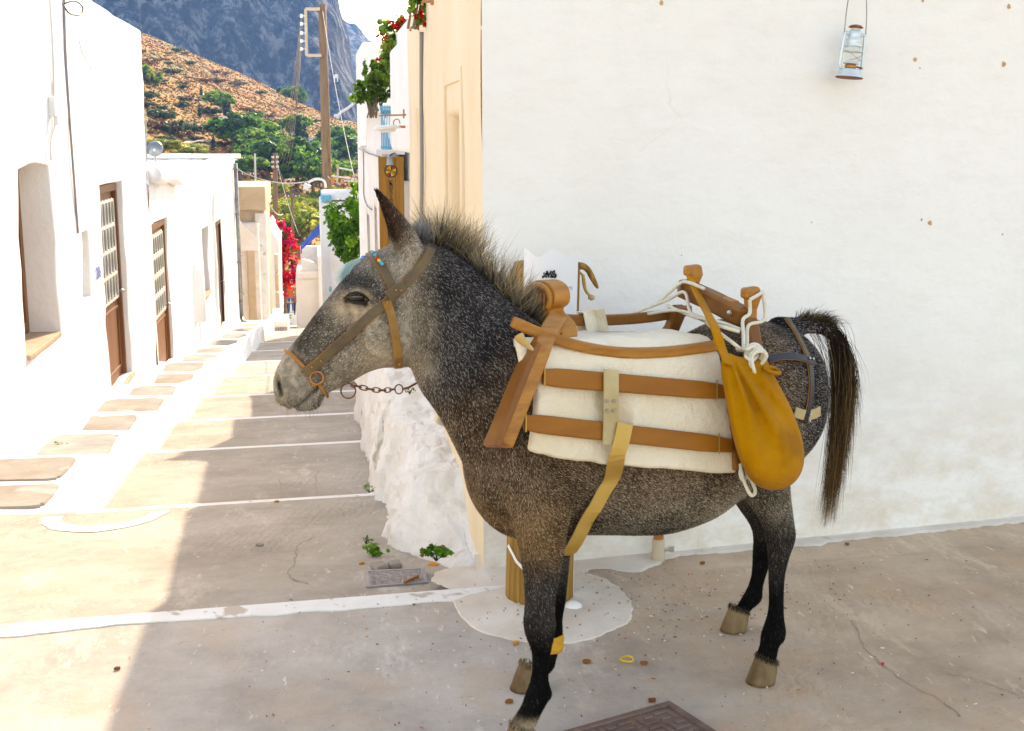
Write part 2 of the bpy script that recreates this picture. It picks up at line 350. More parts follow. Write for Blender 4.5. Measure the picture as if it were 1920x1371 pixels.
# level plaza in front of the first step
def pz(x, y): return 0.002 * nz(x, y, 0, 1.1)
m = MB(); xs = np.linspace(-2.3, 7.0, 94); ys = np.linspace(-3.0, 4.42, 75); vs_ = []
for j, y in enumerate(ys):
    for x in xs:
        yy = y if j < len(ys) - 1 else 4.42 + skew(x)
        if yy > 4.42 + skew(x): yy = 4.42 + skew(x) - 0.01 * (len(ys) - 1 - j)
        vs_.append((x, yy, pz(x, yy) if j < len(ys) - 1 else pz(x, yy) * 0.3))
nx = len(xs); m.add(vs_, [(j * nx + i, j * nx + i + 1, (j + 1) * nx + i + 1, (j + 1) * nx + i) for j in range(len(ys) - 1) for i in range(nx - 1)])
m.build('plaza_slab', 'plaza_concrete', ground, smooth=True)
m = sheet(np.linspace(0.62, 7, 60), np.linspace(4.3, 5.8, 16), lambda x, y: pz(x, y) - 0.002); m.v = [(x, max(y, 4.42 + skew(x)), z) for x, y, z in m.v]
m.build('plaza_slab', 'plaza_concrete', ground, smooth=True)
def right_edge(Y): return 0.75 if Y > 12 else 0.72
for k, Y0 in enumerate(EDGES):
    Y1 = EDGES[k + 1] if k + 1 < len(EDGES) else Y0 + 8
    x0 = -2.3 if k == 0 else -1.3; xr = right_edge(Y0); xs = np.linspace(x0, xr, 22); n = 14
    zr = 0.10 if k else 0.022; m = MB(); vs_ = []
    for j in range(n + 1):
        t = j / n
        for x in xs:
            z = edge_z(Y0) - zr + (edge_z(Y1) - edge_z(Y0) + zr) * t + 0.0015 * nz(x, Y0 + t * 3, k, 1.4)
            vs_.append((x, Y0 + (Y1 - Y0) * t + skew(x), z))
    vs_ += [(x, Y1 + skew(x), edge_z(Y1) - 0.35) for x in xs]; nx = len(xs)
    m.add(vs_, [(j * nx + i, j * nx + i + 1, (j + 1) * nx + i + 1, (j + 1) * nx + i) for j in range(n + 1) for i in range(nx - 1)])
    m.build('tread', 'tread_concrete', ground, smooth=False)
    # painted nosing along the near edge of the drop, rolled over it
    m = MB(); N_ = 60 if k < 6 else 26; rows = []
    wd = [0.11, 0.15, 0.15, 0.14, 0.15, 0.16][k] if k < 6 else 0.18
    for i in range(N_ + 1):
        x = x0 + (xr - x0) * i / N_; yb = Y0 + skew(x); z = edge_z(Y0) + 0.004; wv = wd * (1 + 0.28 * nz(x, k * 7, 2, 2.3) + 0.15 * nz(x, k * 3, 5, 9))
        off = 0.012 * nz(x, k, 9, 3)
        rows.append([(x, yb - wv + off, z + 0.001), (x, yb - 0.012, z + 0.003), (x, yb + 0.006, z - 0.008), (x, yb + 0.008, z - 0.12), (x, yb - 0.03, z - 0.12), (x, yb - wv + off, z - 0.02)])
    m.rings(rows, cap=True); m.build('nosing', 'paint_worn' if k < 2 else 'paint_white', ground)
# cracks in the near slabs: fine dark grooves
def crack(pts, w=0.006, z=None):
    m = MB(); P = spline(pts, len(pts) * 6); rows = []
    for i, p in enumerate(P):
        x = p[0] + 0.02 * nz(i, 3, 1, 0.9) + .012 * nz(i, 5, 2, 2.3); y = p[1] + 0.02 * nz(i, 9, 4, 0.9) + .010 * nz(i, 2, 2, 2.3); zz = (street_z(x, y) if z is None else z) + 0.0022; ww = w * (0.5 + abs(nz(i, 1, 1, 0.7)) * 1.6)
        rows.append([(x - ww / 2, y, zz), (x + ww / 2, y + ww * .3, zz)])
    m.rings(rows, cap=False, closed=False); m.build('crack', 'crack', ground)
g0 = lambda x, y, z: list(at_z(x, y, z)[:2])
crack([g0(592, 985, -.1), g0(560, 1010, -.1), g0(552, 1050, -.1), g0(545, 1085, -.08), g0(580, 1105, -.08)])
crack([g0(650, 845, -.4), g0(598, 862, -.4), g0(592, 900, -.35), g0(600, 925, -.3)], 0.005)
crack([g0(525, 880, -.4), g0(530, 910, -.35), g0(522, 938, -.3)], 0.006)
crack([g0(1600, 1160, 0), g0(1630, 1220, 0), g0(1690, 1275, 0), g0(1760, 1310, 0), g0(1800, 1345, 0)], 0.0032, 0.0)
crack([g0(1780, 1265, 0), g0(1850, 1280, 0), g0(1920, 1310, 0)], 0.0025, 0.0)
crack([g0(240, 1235, 0), g0(330, 1210, 0), g0(420, 1180, 0)], 0.003, 0.0)
# whitewash painted round the foot of the wall and round the post
def blob(cx, cy, rx, ry, z, name='whitewash_patch', n=200, amp=0.10, mat='paint_worn', seed=0, rot=0.0):
    m = MB(); rim = []; 
    for i in range(n):
        a = 2 * math.pi * i / n; k = 1 + amp * nz(math.cos(a) * 1.6, math.sin(a) * 1.6, seed + 3, 1.0) + amp * 0.35 * nz(math.cos(a) * 7, math.sin(a) * 7, seed, 1.0) + amp * (.05 + .25 * max(0, math.cos(a - .3))) * nz(math.cos(a) * 22, math.sin(a) * 22, seed, 1.0)
        x, y = rx * k * math.cos(a), ry * k * math.sin(a); rim.append((cx + x * math.cos(rot) - y * math.sin(rot), cy + x * math.sin(rot) + y * math.cos(rot), z - .0062))
    ins = [(cx + (p[0] - cx) * .985, cy + (p[1] - cy) * .985, z) for p in rim]; m.add([(cx, cy, z + .004)] + ins + rim, [(0, 1 + i, 1 + (i + 1) % n) for i in range(n)] + [(1 + i, 1 + n + i, 1 + n + (i + 1) % n, 1 + (i + 1) % n) for i in range(n)]); return m.build(name, mat, ground)
blob(0.80, 4.26, 0.33, 0.38, 0.0050, seed=4, mat='patch_worn', amp=0.07)
blob(0.60, 4.56, 0.19, 0.13, 0.0062, seed=8, mat='patch_worn', amp=0.2)
m = MB(); rows = []
for i in range(400):
    x = 0.6 + 5.0 * i / 399; yb = 4.66 + 0.125 * (x - 0.63); w = 0.10 + 0.05 * nz(x, 1, 1, 1.5) + 0.03 * nz(x, 5, 1, 7) + 0.16 * math.exp(-((x - 0.75) / 0.25) ** 2) + 0.12 * math.exp(-((x - 1.25) / .12) ** 2)
    w += .018 * nz(x, 8, 1, 19) + .010 * nz(x, 8, 4, 45); rows.append([(x, yb - w, -0.001), (x, yb - w + .02, 0.0045), (x, yb - w * 0.5, 0.0065), (x, yb - 0.03, 0.012), (x, yb + .05, 0.045)])
m.rings(rows, cap=False, closed=False); m.build('whitewash_skirt', 'patch_worn', ground)
# painted half ring in front of the second step on the left
RC = at_z(200, 958, -.24); RD = RC[1] - at_z(200, 992, -.22)[1]
m = MB(); rows = []
for i in range(40):
    a = math.pi * (1 + i / 39); cx, cy = RC[0], RC[1]; w = 0.045 * (1 + 0.3 * nz(i, 4, 1, .4))
    for_ = [(cx + (0.27 - w) * math.cos(a), cy + (RD - w * 1.6) * math.sin(a)), (cx + (0.27 + w) * math.cos(a), cy + (RD + w * 1.6) * math.sin(a))]
    rows.append([(x, y, street_z(x, y) + 0.0035) for x, y in for_])
m.rings(rows, cap=False, closed=False); m.build('painted_ring', 'paint_white', ground)

# raised walk along the left fronts: whitewashed kerb with flagstones let into it
walk = thing('raised_walk', (-1.7, 6.7, -0.3), 'whitewashed raised walk with flagstones along the house fronts on the left', 'walkway')
def walk_z(Y): return edge_z(Y) + 0.02 + 0.06 * min(1, max(0, (Y - 7) / 8))
WS = [6.72, 8.0, 9.3, 10.6, 12.0, 13.4, 15.0, 16.8, 18.8, 21.0, 23.6, 26.6, 29.8, 33.2, 36.5]
for k in range(len(WS) - 1):
    a, b = WS[k], WS[k + 1]; z = walk_z((a + b) / 2) + 0.03; zb = edge_z(b) - 0.3
    ke = -1.27 + 0.0 * k; m = MB(); n = 10; rows = []
    ksx = 0.10 * (k > 3)
    prof = lambda y: [(XL - 0.05, z + .03), (XL + 0.05, z + 0.012), (-1.5, z), (ke - 0.06, z + ksx * 0.5), (ke - 0.01, z - 0.01 + ksx * 0.5), (ke + 0.015 + 0.02 * nz(y, 1, 1, 1.1), z - 0.10), (ke + 0.03, zb)]
    for i in range(n + 1):
        y = a + (b - a) * i / n; rows.append([(x, y, zz + 0.008 * nz(x * 2, y * 2, k)) for x, zz in prof(y)])
    m.rings(rows, cap=False, closed=False)
    m.add(rows[-1] + [(XL - 0.05, b, zb)], [tuple(range(len(rows[-1]) + 1))]); m.add(rows[0] + [(XL - .05, a, zb)], [tuple(range(len(rows[0]) + 1))[::-1]])
    m.build('walk_slab', 'paint_white', walk, smooth=False)
    # flagstones
    if k in (0,): segs_ = [(a + .12, a + .55, -2.0, -1.5), (a + .68, b - .1, -2.02, -1.52)]
    elif k < 8: segs_ = [(a + .16, b - .18, -1.98 + 0.05 * (k % 3), -1.50 + 0.03 * (k % 2))]
    else: segs_ = [(a + .25, b - .3, -1.95, -1.48)]
    for (ya, yb, xa, xb) in segs_:
        m = MB(); n = 22; ctr = ((xa + xb) / 2, (ya + yb) / 2); rim = []
        for i in range(n):
            t = 2 * math.pi * i / n; c, s = math.cos(t), math.sin(t); kx = math.copysign(abs(c) ** .2, c); ky = math.copysign(abs(s) ** .2, s)
            rim.append((ctr[0] + kx * (xb - xa) / 2 * (1 + .16 * nz(k * 3.1, i, 3, 0.37) + .05 * nz(k, i, 3, 0.9)) + .04 * nz(k, 5, 5, .9), ctr[1] + ky * (yb - ya) / 2 * (1 + .14 * nz(k * 2.3, i, 8, 0.37) + .05 * nz(k, i, 8, .9))))
        zt = z + 0.016; 
        m.add([(x, y, zt) for x, y in rim] + [(x * 1.0 + (x - ctr[0]) * .03, y + (y - ctr[1]) * .03, zt - 0.02) for x, y in rim], [tuple(range(n))] + [(i, n + i, n + (i + 1) % n, (i + 1) % n) for i in range(n)])
        m.build('flagstone', ['flagstone', 'flagstone_grey', 'flagstone'][k % 3] if k < 9 else 'flagstone_dark', walk)

# whitewashed rough ledge under the cream wall
def smooth_(x, a, b): t = min(1, max(0, (x - a) / (b - a))); return t * t * (3 - 2 * t)
def rough_ledge():
    L = thing('whitewashed_ledge', (0.5, 6.5, -0.3), 'lumpy whitewashed masonry ledge at the foot of the cream wall', 'ledge')
    vr = lambda a, b, c: (lambda d: min(.6, d[1] - d[0]))(noise.voronoi(Vector((a, b, c)))[0])
    m = MB(); ys = np.concatenate([np.linspace(4.70, 7.6, 130), np.linspace(7.65, 11.5, 60)]); rows = []
    for y in ys:
        gz = street_z(0.3, y); top = 0.19 * min(1, max(0, (y - 4.98) / .42)) ** .8 + .012 + .06 * smooth_(y, 6.2, 7.4) - .035 * max(0, y - 7.4) + 0.05 * nz(y, 2, 3, 1.7) * min(1, max(0, y - 5))
        xe = 0.34 + 0.012 * (y - 6) + 0.05 * nz(y, 9, 2, 1.2) + .20 * (1 - smooth_(y, 4.8, 5.5)) + .03 * (1 if 5.6 < y < 6.5 else 0)
        low = gz - 0.02; mid = low + (top - low) * (0.5 if y < 7 else 0.75)
        P = [(xe - 0.03, low), (xe - 0.01, low + (mid - low) * .55), (xe + 0.02, mid), (xe + 0.05, mid + (top - mid) * .45), (xe + .09, top * .9 + mid * .1), (xe + .15, top), (0.60, top + .012), (0.645, top + 0.02), (0.70, top + .0), (0.70, low - .1)]
        d = []
        for i in range(len(P) - 1):
            for s in range(6): q = s / 6; d.append((P[i][0] * (1 - q) + P[i + 1][0] * q, P[i][1] * (1 - q) + P[i + 1][1] * q))
        kk = min(1, max(.15, (y - 4.8) / .5))
        rows.append([(x - kk * (.050 * vr(x * 5, y * 4.2, z * 5) + .030 * vr(x * 13, y * 11, z * 13)) + .012 * nz(x * 30, y * 28, z * 30), y, z + kk * (.045 * vr(x * 5 + 3, y * 4.2, z * 5) + .028 * vr(x * 13, y * 11, z * 13 + 5) - .02) + .010 * nz(x * 30, y * 28, z * 30 + 9)) for x, z in d])
    m.rings(rows, cap=True, closed=True); o = m.build('ledge_mass', 'whitewash_old', L, smooth=True)
    m = MB(); 
    for (px_, py_, s) in ((712, 1056, .035), (740, 1052, .03)):
        p = at_z(px_, py_, 0.03); p = at_z(px_, py_, -.05); m.box(V3(p[0], p[1], street_z(p[0], p[1]) + .012), (s * 2.2, s * 1.8, .03), rz=px_)
    m.build('loose_stone', 'flagstone', L, bevel=.012)
rough_ledge()

# ================================================================== plastered walls with real openings
def plaster_wall(name, parent, mat, O, U, ulen, zbot, ztop, openings=(), depth=0.27, step=0.22, lump=0.012, inward=None, seed=0, arch=None):
    """O: ground start, U: unit direction along the wall, ztop/zbot: functions of u; openings: (u0,u1,z0,z1); inward: direction into the house"""
    O = np.array(O, float); U = np.array(U, float); I = np.array(inward, float)
    us = set(np.round(np.linspace(0, ulen, max(2, int(ulen / step) + 1)), 4)); zmin = min(zbot(0), zbot(ulen)); zmax = max(ztop(0), ztop(ulen)); zs = set(np.round(np.linspace(zmin, zmax, max(2, int((zmax - zmin) / step) + 1)), 4))
    openings = [(*o, depth) if len(o) == 4 else o for o in openings]
    for u0, u1, a, b, _d in openings:
        us = {u for u in us if min(abs(u - u0), abs(u - u1)) > 0.05} | {u0, u1}; zs = {z for z in zs if min(abs(z - a), abs(z - b)) > 0.05} | {a, b}
    us, zs = sorted(us), sorted(zs); m = MB(); idx = {}
    def pt(u, z, d=0.0):
        key = (u, z, d)
        if key not in idx:
            zz = z
            if z == zs[-1]: zz = ztop(u) + 0.012 * nz(u, seed, 7, 2.0)
            elif z == zs[0]: zz = zbot(u)
            else: zz = z
            if zz > ztop(u): zz = ztop(u) - 0.001
            if arch:
                for (u0, u1, z1, hgt) in arch:
                    if abs(z - z1) < 1e-6 and u0 < u < u1: zz += hgt * math.sin(math.pi * (u - u0) / (u1 - u0))
            l = lump * nz(u, zz, seed + d, 1.3) + lump * .4 * nz(u, zz, seed + 5, 4)
            p = O + U * (u + 0.4 * lump * nz(u, zz, seed + 9, 2)) + I * (d - l); idx[key] = m.add([(p[0], p[1], O[2] + zz)], [])
        return idx[key]
    inside = lambda u, z: any(a < u < b and c < z < d for a, b, c, d, _d in openings)
    for i in range(len(us) - 1):
        for j in range(len(zs) - 1):
            if inside((us[i] + us[i + 1]) / 2, (zs[j] + zs[j + 1]) / 2): continue
            m.f.append((pt(us[i], zs[j]), pt(us[i + 1], zs[j]), pt(us[i + 1], zs[j + 1]), pt(us[i], zs[j + 1]))); m.c.append(None)
    for u0, u1, a, b, depth in openings:
        uu = [u for u in us if u0 <= u <= u1]; zz = [z for z in zs if a <= z <= b]
        for i in range(len(uu) - 1):
            for z in (a, b): m.f.append((pt(uu[i], z), pt(uu[i + 1], z), pt(uu[i + 1], z, depth), pt(uu[i], z, depth))); m.c.append(None)
        for j in range(len(zz) - 1):
            for u in (u0, u1): m.f.append((pt(u, zz[j]), pt(u, zz[j + 1]), pt(u, zz[j + 1], depth), pt(u, zz[j], depth))); m.c.append(None)
    # top thickness
    for i in range(len(us) - 1):
        m.f.append((pt(us[i], zs[-1]), pt(us[i + 1], zs[-1]), pt(us[i + 1], zs[-1], 0.35), pt(us[i], zs[-1], 0.35))); m.c.append(None)
    me = m.mesh(name, mat); b_ = bmesh.new(); b_.from_mesh(me); bmesh.ops.recalc_face_normals(b_, faces=b_.faces); b_.to_mesh(me); b_.free()
    me.polygons.foreach_set('use_smooth', [True] * len(me.polygons)); o = link(name, me, parent)
    bv = o.modifiers.new('bevel', 'BEVEL'); bv.width = 0.035; bv.segments = 4; bv.limit_method = 'ANGLE'; bv.angle_limit = R(50)
    return o
def block(name, parent, mat, a, b, bevel=0.03):
    m = MB(); m.box2(a, b); return m.build(name, mat, parent, bevel=bevel)

def smooth01(x, a, b): t = min(1, max(0, (x - a) / (b - a))); return t * t * (3 - 2 * t)
# ---- tall house with the arched window and the first door
h1 = thing('white_house', (XL - 2, 10, -1), 'tall white house at the far left with arched window and tall brown door', 'house')
u1 = lambda Y: round(Y - 2.0, 4)
zb1 = lambda x: -0.3 - GRADE * max(0, x - 2.5)
plaster_wall('wall', h1, 'whitewash', (XL, 2.0, 0), (0, 1, 0), 14.5, zb1, lambda x: 3.04, [(u1(9.36), u1(10.54), 0.12, 1.48), (u1(12.78), u1(14.30), -0.92, 1.24, .09), (u1(11.62), u1(11.98), 0.24, 0.86)], inward=(-1, 0, 0), seed=1, lump=.03, arch=[(u1(9.36), u1(10.54), 1.48, 0.035)])
block('gable', h1, 'whitewash', (XL - 7, 16.2, -2.2), (XL - 0.02, 16.47, 3.0)); block('roof', h1, 'whitewash', (XL - 7, 2.0, 2.80), (XL - 0.3, 16.3, 2.93))
XI = XL - 0.27
def part_box(name, parent, mat, a, b, bevel=0.004): m = MB(); m.box2(a, b); return m.build(name, mat, parent, bevel=bevel)
# window: brown frame, shutter and terracotta sill
w = part_box('window', h1, 'dark_brown', (XI - .06, 9.38, .14), (XI - .01, 10.52, 1.50))
m = MB(); 
for (a, b, c, d) in ((9.37, 9.46, .13, 1.52), (10.44, 10.53, .13, 1.52), (9.46, 10.44, .13, .22), (9.46, 10.44, 1.42, 1.52), (9.92, 9.98, .22, 1.42)): m.box2((XI - .02, a, c), (XI + .025, b, d))
m.build('frame', 'brown_paint', w, bevel=.004)
mk('sill_stone', (.46, .30, .20), .85, vary=(.54, .39, .28), scale=5, bump=.3)
part_box('sill', h1, 'sill_stone', (XI, 9.37, .085), (XL + .006, 10.53, .128), .01)
def door(parent, Y0, Y1, z0, z1, X, grille=True, leafmat='brown_paint'):
    d = part_box('door', parent, leafmat, (X - .05, Y0 + .07, z0), (X - .012, Y1 - .07, z1 - .07))
    m = MB(); m.box2((X - .03, Y0, z0), (X + .035, Y0 + .075, z1)); m.box2((X - .03, Y1 - .075, z0), (X + .035, Y1, z1)); m.box2((X - .03, Y0 + .075, z1 - .08), (X + .035, Y1 - .075, z1)); m.build('frame', leafmat, d, bevel=.004)
    if grille:
        zm = z0 + (z1 - z0) * .42; part_box('pane', d, 'glass_dark', (X - .011, Y0 + .16, zm), (X - .006, Y1 - .16, z1 - .20))
        m = MB(); ya, yb = Y0 + .15, Y1 - .15; za, zb_ = zm, z1 - .18
        for t in (0, 1): m.box2((X, ya + (yb - ya) * t - .012, za), (X + .02, ya + (yb - ya) * t + .012, zb_))
        for i in range(7): y = ya + (yb - ya) * i / 6; m.tube([(X + .012, y, za), (X + .012, y, zb_)], .008, 6)
        for k, zc in enumerate(np.linspace(za, zb_, 5)):
            m.box2((X, ya, zc - .012), (X + .02, yb, zc + .012))
            if k < 4:
                for i in range(6):
                    y = ya + (yb - ya) * (i + .5) / 6; r = (yb - ya) / 12.5; zz = zc + (zb_ - za) / 8
                    m.tube([(X + .014, y + r * math.cos(a), zz + r * 1.6 * math.sin(a)) for a in np.linspace(0, 2 * math.pi, 13)[:-1]], .007, 5, closed=True)
        m.build('grille', 'iron_white', d)
        # lower panel with moulding
        m = MB()
        for (a, b, c, e) in ((Y0 + .14, Y1 - .14, z0 + .10, z0 + .13), (Y0 + .14, Y1 - .14, zm - .13, zm - .10), (Y0 + .14, Y0 + .17, z0 + .13, zm - .13), (Y1 - .17, Y1 - .14, z0 + .13, zm - .13)): m.box2((X - .012, a, c), (X + .004, b, e))
        m.build('panel_moulding', leafmat, d, bevel=.003)
    m = MB(); m.tube([(X - .01, Y1 - .14, z0 + .95), (X + .05, Y1 - .14, z0 + .95)], .012, 8); m.lathe((X + .05, Y1 - .14, z0 + .95), [(.001, -.025), (.025, -.01), (.025, .01), (.001, .025)], 10); m.build('handle', 'grey_metal', d)
    return d
door(h1, 12.80, 14.28, -0.92, 1.22, XL - .09)
part_box('doorstep', h1, 'sill_stone', (XL - .12, 12.76, -.965), (XL + .03, 14.32, -.925), .01)
# electricity meter in its niche, cables and bracket, number
part_box('niche_back', h1, 'whitewash', (XI - .03, 11.6, .22), (XI - .005, 12.0, .88))
mt = thing('electricity_meter', (XI + .06, 11.82, .5), 'small grey electricity meter in a wall niche beside the brown door', 'meter')
m = MB(); m.box2((XI, 11.70, .40), (XI + .11, 11.92, .72)); m.build('case', 'plastic_white', mt, bevel=.01); m = MB(); m.box2((XI + .111, 11.74, .56), (XI + .116, 11.88, .68)); m.build('dial_window', 'glass_dark', mt)
def wire(name, pts, r, mat, label, cat='cable', n=24, group=None):
    m = MB(); m.tube(spline(pts, n), r, 6); return tag(m.build(name, mat, None, smooth=True), label, cat, group)
wall_px = lambda x, y, off=.018: at_x(x, y, XL + off)
wire('cable', [wall_px(120, -5), wall_px(123, 100), wall_px(131, 230), wall_px(139, 340), wall_px(146, 437)], .011, 'cable', 'grey cable running down the white wall to the electricity meter', n=40)
wire('cable', [wall_px(93, -8), wall_px(97, 60), wall_px(100, 130), wall_px(101, 190)], .010, 'cable_white', 'pale cable dropping to the small insulator above the arched window')
wire('cable', [wall_px(101, 208), wall_px(102, 240), wall_px(95, 270), wall_px(96, 300)], .008, 'cable_white', 'short pale cable hanging below the insulator on the white wall')
wire('cable', [wall_px(148, 75), wall_px(155, 100), wall_px(172, 131)], .004, 'cable', 'thin loose wire slanting on the upper white wall')
wire('cable_loop', [wall_px(118, 8, .05), wall_px(130, 25, .10), wall_px(150, 28, .14), wall_px(155, 14, .15), wall_px(140, 2, .12), wall_px(118, 8, .05)], .007, 'black', 'black loop of slack cable at the top of the white house')
m = MB(); p = wall_px(99, 200, .03); m.box(p, (.05, .10, .16)); m.box(p + V3(.02, 0, -.11), (.03, .04, .08)); tag(m.build('insulator', 'plastic_white', None, bevel=.008), 'small white insulator box fixed above the arched window', 'insulator')
def text(name, body, size, M4, mat, parent=None, extrude=0.001, align='CENTER'):
    cu = bpy.data.curves.new(name, 'FONT'); cu.body = body; cu.size = size; cu.extrude = extrude; cu.align_x = align; cu.align_y = 'CENTER'
    o = bpy.data.objects.new(name + '_tmp', cu); COL.objects.link(o); dg = bpy.context.evaluated_depsgraph_get(); me = bpy.data.meshes.new_from_object(o.evaluated_get(dg)); bpy.data.objects.remove(o)
    me.transform(M4); me.materials.clear(); me.materials.append(M[mat]); me.name = name; return link(name, me, parent)
def frame4(o, x, y):
    x = Vector(x).normalized(); y = Vector(y).normalized(); z = x.cross(y); m = Matrix.Identity(4)
    for i in range(3): m[i][0] = x[i]; m[i][1] = y[i]; m[i][2] = z[i]; m[i][3] = o[i]
    return m
p = wall_px(185, 512, .012); text('house_number', '286', .17, frame4(p, (0, 1, 0), (0, 0, 1)), 'blue_paint', h1)

# ---- low house with the second door
h2_ = thing('white_house', (XL - 2, 18, -1.6), 'low white house with lumpy parapet and second brown door', 'house')
plaster_wall('wall', h2_, 'whitewash', (XL, 16.5, 0), (0, 1, 0), 3.4, lambda x: -1.9 - .12 * x, lambda x: 1.30 - .04 * x + .05 * math.sin(x * 2.2), [(.13, 1.83, -1.60, .59, .06)], inward=(-1, 0, 0), seed=4, lump=.03)
plaster_wall('low_wall', h2_, 'whitewash', (XL + .005, 19.86, 0), (0, 1, 0), 2.75, lambda x: -3.0, lambda x: -.25 - .10 * x, [], inward=(-1, 0, 0), seed=6, lump=.03)
door(h2_, 16.65, 18.31, -1.60, .57, XL - .06)
block('roof', h2_, 'whitewash', (XL - 6, 16.52, .9), (XL - .32, 19.8, 1.02)); block('gable', h2_, 'whitewash', (XL - 6, 19.6, -2.4), (XL - .01, 19.87, 1.08)); block('yard_floor', h2_, 'whitewash_old', (XL - 6, 19.87, -2.4), (XL - .3, 22.5, -.9))
m = MB(); rs = []
for i in range(14):
    y = 16.6 + 3.2 * i / 13; rs.append([(XL + .10 * math.cos(a) + .05 + .03 * nz(y, i, 2), y, 1.24 - .04 * (y - 16.5) + .11 * math.sin(a) + .05 * nz(y, 3, i * .3)) for a in np.linspace(0, 2 * math.pi, 11)[:-1]])
m.rings(rs); m.build('parapet_roll', 'whitewash', h2_, smooth=True)
m = MB(); m.lathe((XL - .12, 21.9, -.45), [(.30, -1), (.30, -.15), (.26, .0), (.14, .1), (.001, .12)], 14); m.build('rounded_pier', 'whitewash', h2_, smooth=True)

# ---- flat roofed house with small window, third door and drainpipe
h3 = thing('white_house', (XL - 3, 28, -3), 'flat roofed white house with small window and grey drainpipe on its corner', 'house')
plaster_wall('wall', h3, 'whitewash', (XL, 22.56, 0), (0, 1, 0), 12.2, lambda x: -2.7 - .12 * x, lambda x: 1.17, [(1.48, 2.62, -1.29, 0.0), (4.85, 6.6, -2.50, -.10, .06)], inward=(-1, 0, 0), seed=8, lump=.035)
plaster_wall('side_wall', h3, 'whitewash', (XL + .03, 22.53, 0), (-1, 0, 0), 8.0, lambda x: -2.7, lambda x: 1.17, [], inward=(0, 1, 0), seed=11, lump=.02)
m = sheet(np.linspace(XL - 8, XL - .2, 24), np.linspace(22.7, 40, 30), lambda x, y: 1.06 + .03 * nz(x, y, 1, .8)); m.build('roof', 'whitewash_old', h3)
m = MB()
for i in range(46):
    y = 22.6 + 12 * i / 45; m.box((XL - .17, y, 1.17 + .02 * nz(i, 1, 1, .7)), (.34, .30, .09 + .05 * abs(nz(i, 4, 1, .9))))
m.build('parapet', 'whitewash', h3, bevel=.03); m = MB()
for i in range(26): m.box((XL - .3 - 7.6 * i / 25, 40.0, 1.16), (.35, .34, .14 + .06 * abs(nz(i, 9, 1, .9))))
m.build('parapet', 'whitewash', h3, bevel=.03)
part_box('window', h3, 'dark_brown', (XI - .05, 24.04, -1.29), (XI - .01, 25.18, 0)); door(h3, 27.43, 29.14, -2.5, -.12, XL - .06, grille=False, leafmat='dark_brown')
part_box('sill', h3, 'sill_stone', (XI, 23.98, -1.33), (XL + .03, 25.24, -1.285))
m = MB(); m.tube([(XL + .07, 34.0, 1.05), (XL + .07, 34.0, -3.1)], .055, 10)
for z in (.9, -.3, -1.6, -2.7): m.tube([(XL + .07, 34.0, z - .02), (XL + .07, 34.0, z + .02)], .07, 10)
m.tube([(XL + .07, 34, -3.1), (XL + .10, 33.9, -3.2), (XL + .22, 33.8, -3.25)], .055, 10); m.build('drainpipe', 'grey_metal', h3, smooth=True)
block('core', h3, 'whitewash_old', (XL - 7.5, 22.7, -3), (XL - .45, 34.4, .98))
# satellite dish and mast on the roof behind
ds = thing('satellite_dish', at_y(290, 290, 36), 'grey satellite dish on a mast above the flat white roof', 'satellite dish'); c = at_y(290, 277, 36)
m = MB(); m.lathe(c, [(.001, .0), (.10, -.015), (.20, -.06), (.225, -.08), (.215, -.085), (.10, -.03), (.001, -.015)], 22, M=np.array([[1, 0, 0], [0, .35, -.94], [0, .94, .35]])); m.build('dish', 'grey_metal', ds, smooth=True)
m = MB(); m.tube([c + V3(0, .05, 0), c + V3(0, .06, -1.1)], .02, 8); m.build('mast', 'grey_metal', ds); m = MB(); m.tube([c + V3(0, -.05, -.1), c + V3(.02, -.26, -.06)], .010, 6); m.box(c + V3(.02, -.28, -.06), (.05, .06, .05)); m.build('receiver_arm', 'plastic_white', ds)
a_, b__ = at_y(273, 210, 36), at_y(274, 292, 36); m = MB(); m.tube([a_, (*b__[:2], 0.9)], .022, 8); tag(m.build('roof_mast', 'grey_metal'), 'thin bare metal mast rising beside the satellite dish', 'mast')
a_, b__ = at_y(478, 288, 60), at_y(478, 365, 60); m = MB(); m.tube([a_, b__ + V3(0, 0, -3)], .05, 6); tag(m.build('antenna_pole', 'cable_white'), 'thin pale antenna pole behind the beige block', 'antenna')

# ---- beige unfinished block and white stepped walls farther down on the left
h4 = thing('concrete_house', (-3, 41, -4.5), 'beige bare concrete block house beyond the drainpipe corner', 'house')
def yz(x, y, Y): return at_y(x, y, Y)
def slab_px(name, parent, mat, x0, x1, y0, y1, Y, depth, bevel=.03):
    a = at_y(x0, y1, Y); b = at_y(x1, y0, Y); m = MB(); m.box2((a[0], Y, a[2]), (b[0], Y + depth, b[2])); return m.build(name, mat, parent, bevel=bevel)
slab_px('wall', h4, 'beige_concrete', 430, 494, 356, 640, 40.2, 5); slab_px('roof_slab', h4, 'beige_concrete', 428, 497, 350, 395, 40.0, 5.4)
slab_px('lower_wall', h4, 'whitewash_old', 430, 484, 420, 640, 39.2, .9)
slab_px('door_panel', h4, 'beige_concrete', 468, 477, 468, 606, 39.12, .2); slab_px('corner_pillar', h4, 'whitewash_old', 485, 499, 400, 612, 40.0, .5)
m = MB(); a = at_y(446, 415, 39.1); b = at_y(485, 470, 39.1); m.prism([(a[0], 39.1, a[2]), (b[0], 39.1, b[2] + .35), (b[0], 39.1, b[2]), (a[0], 39.1, b[2])], (0, .8, 0)); m.build('sloping_parapet', 'whitewash', h4)
h5 = thing('stair_wall', (-1.6, 50, -6), 'narrow white wall with sloping top before the red bougainvillea', 'wall'); 
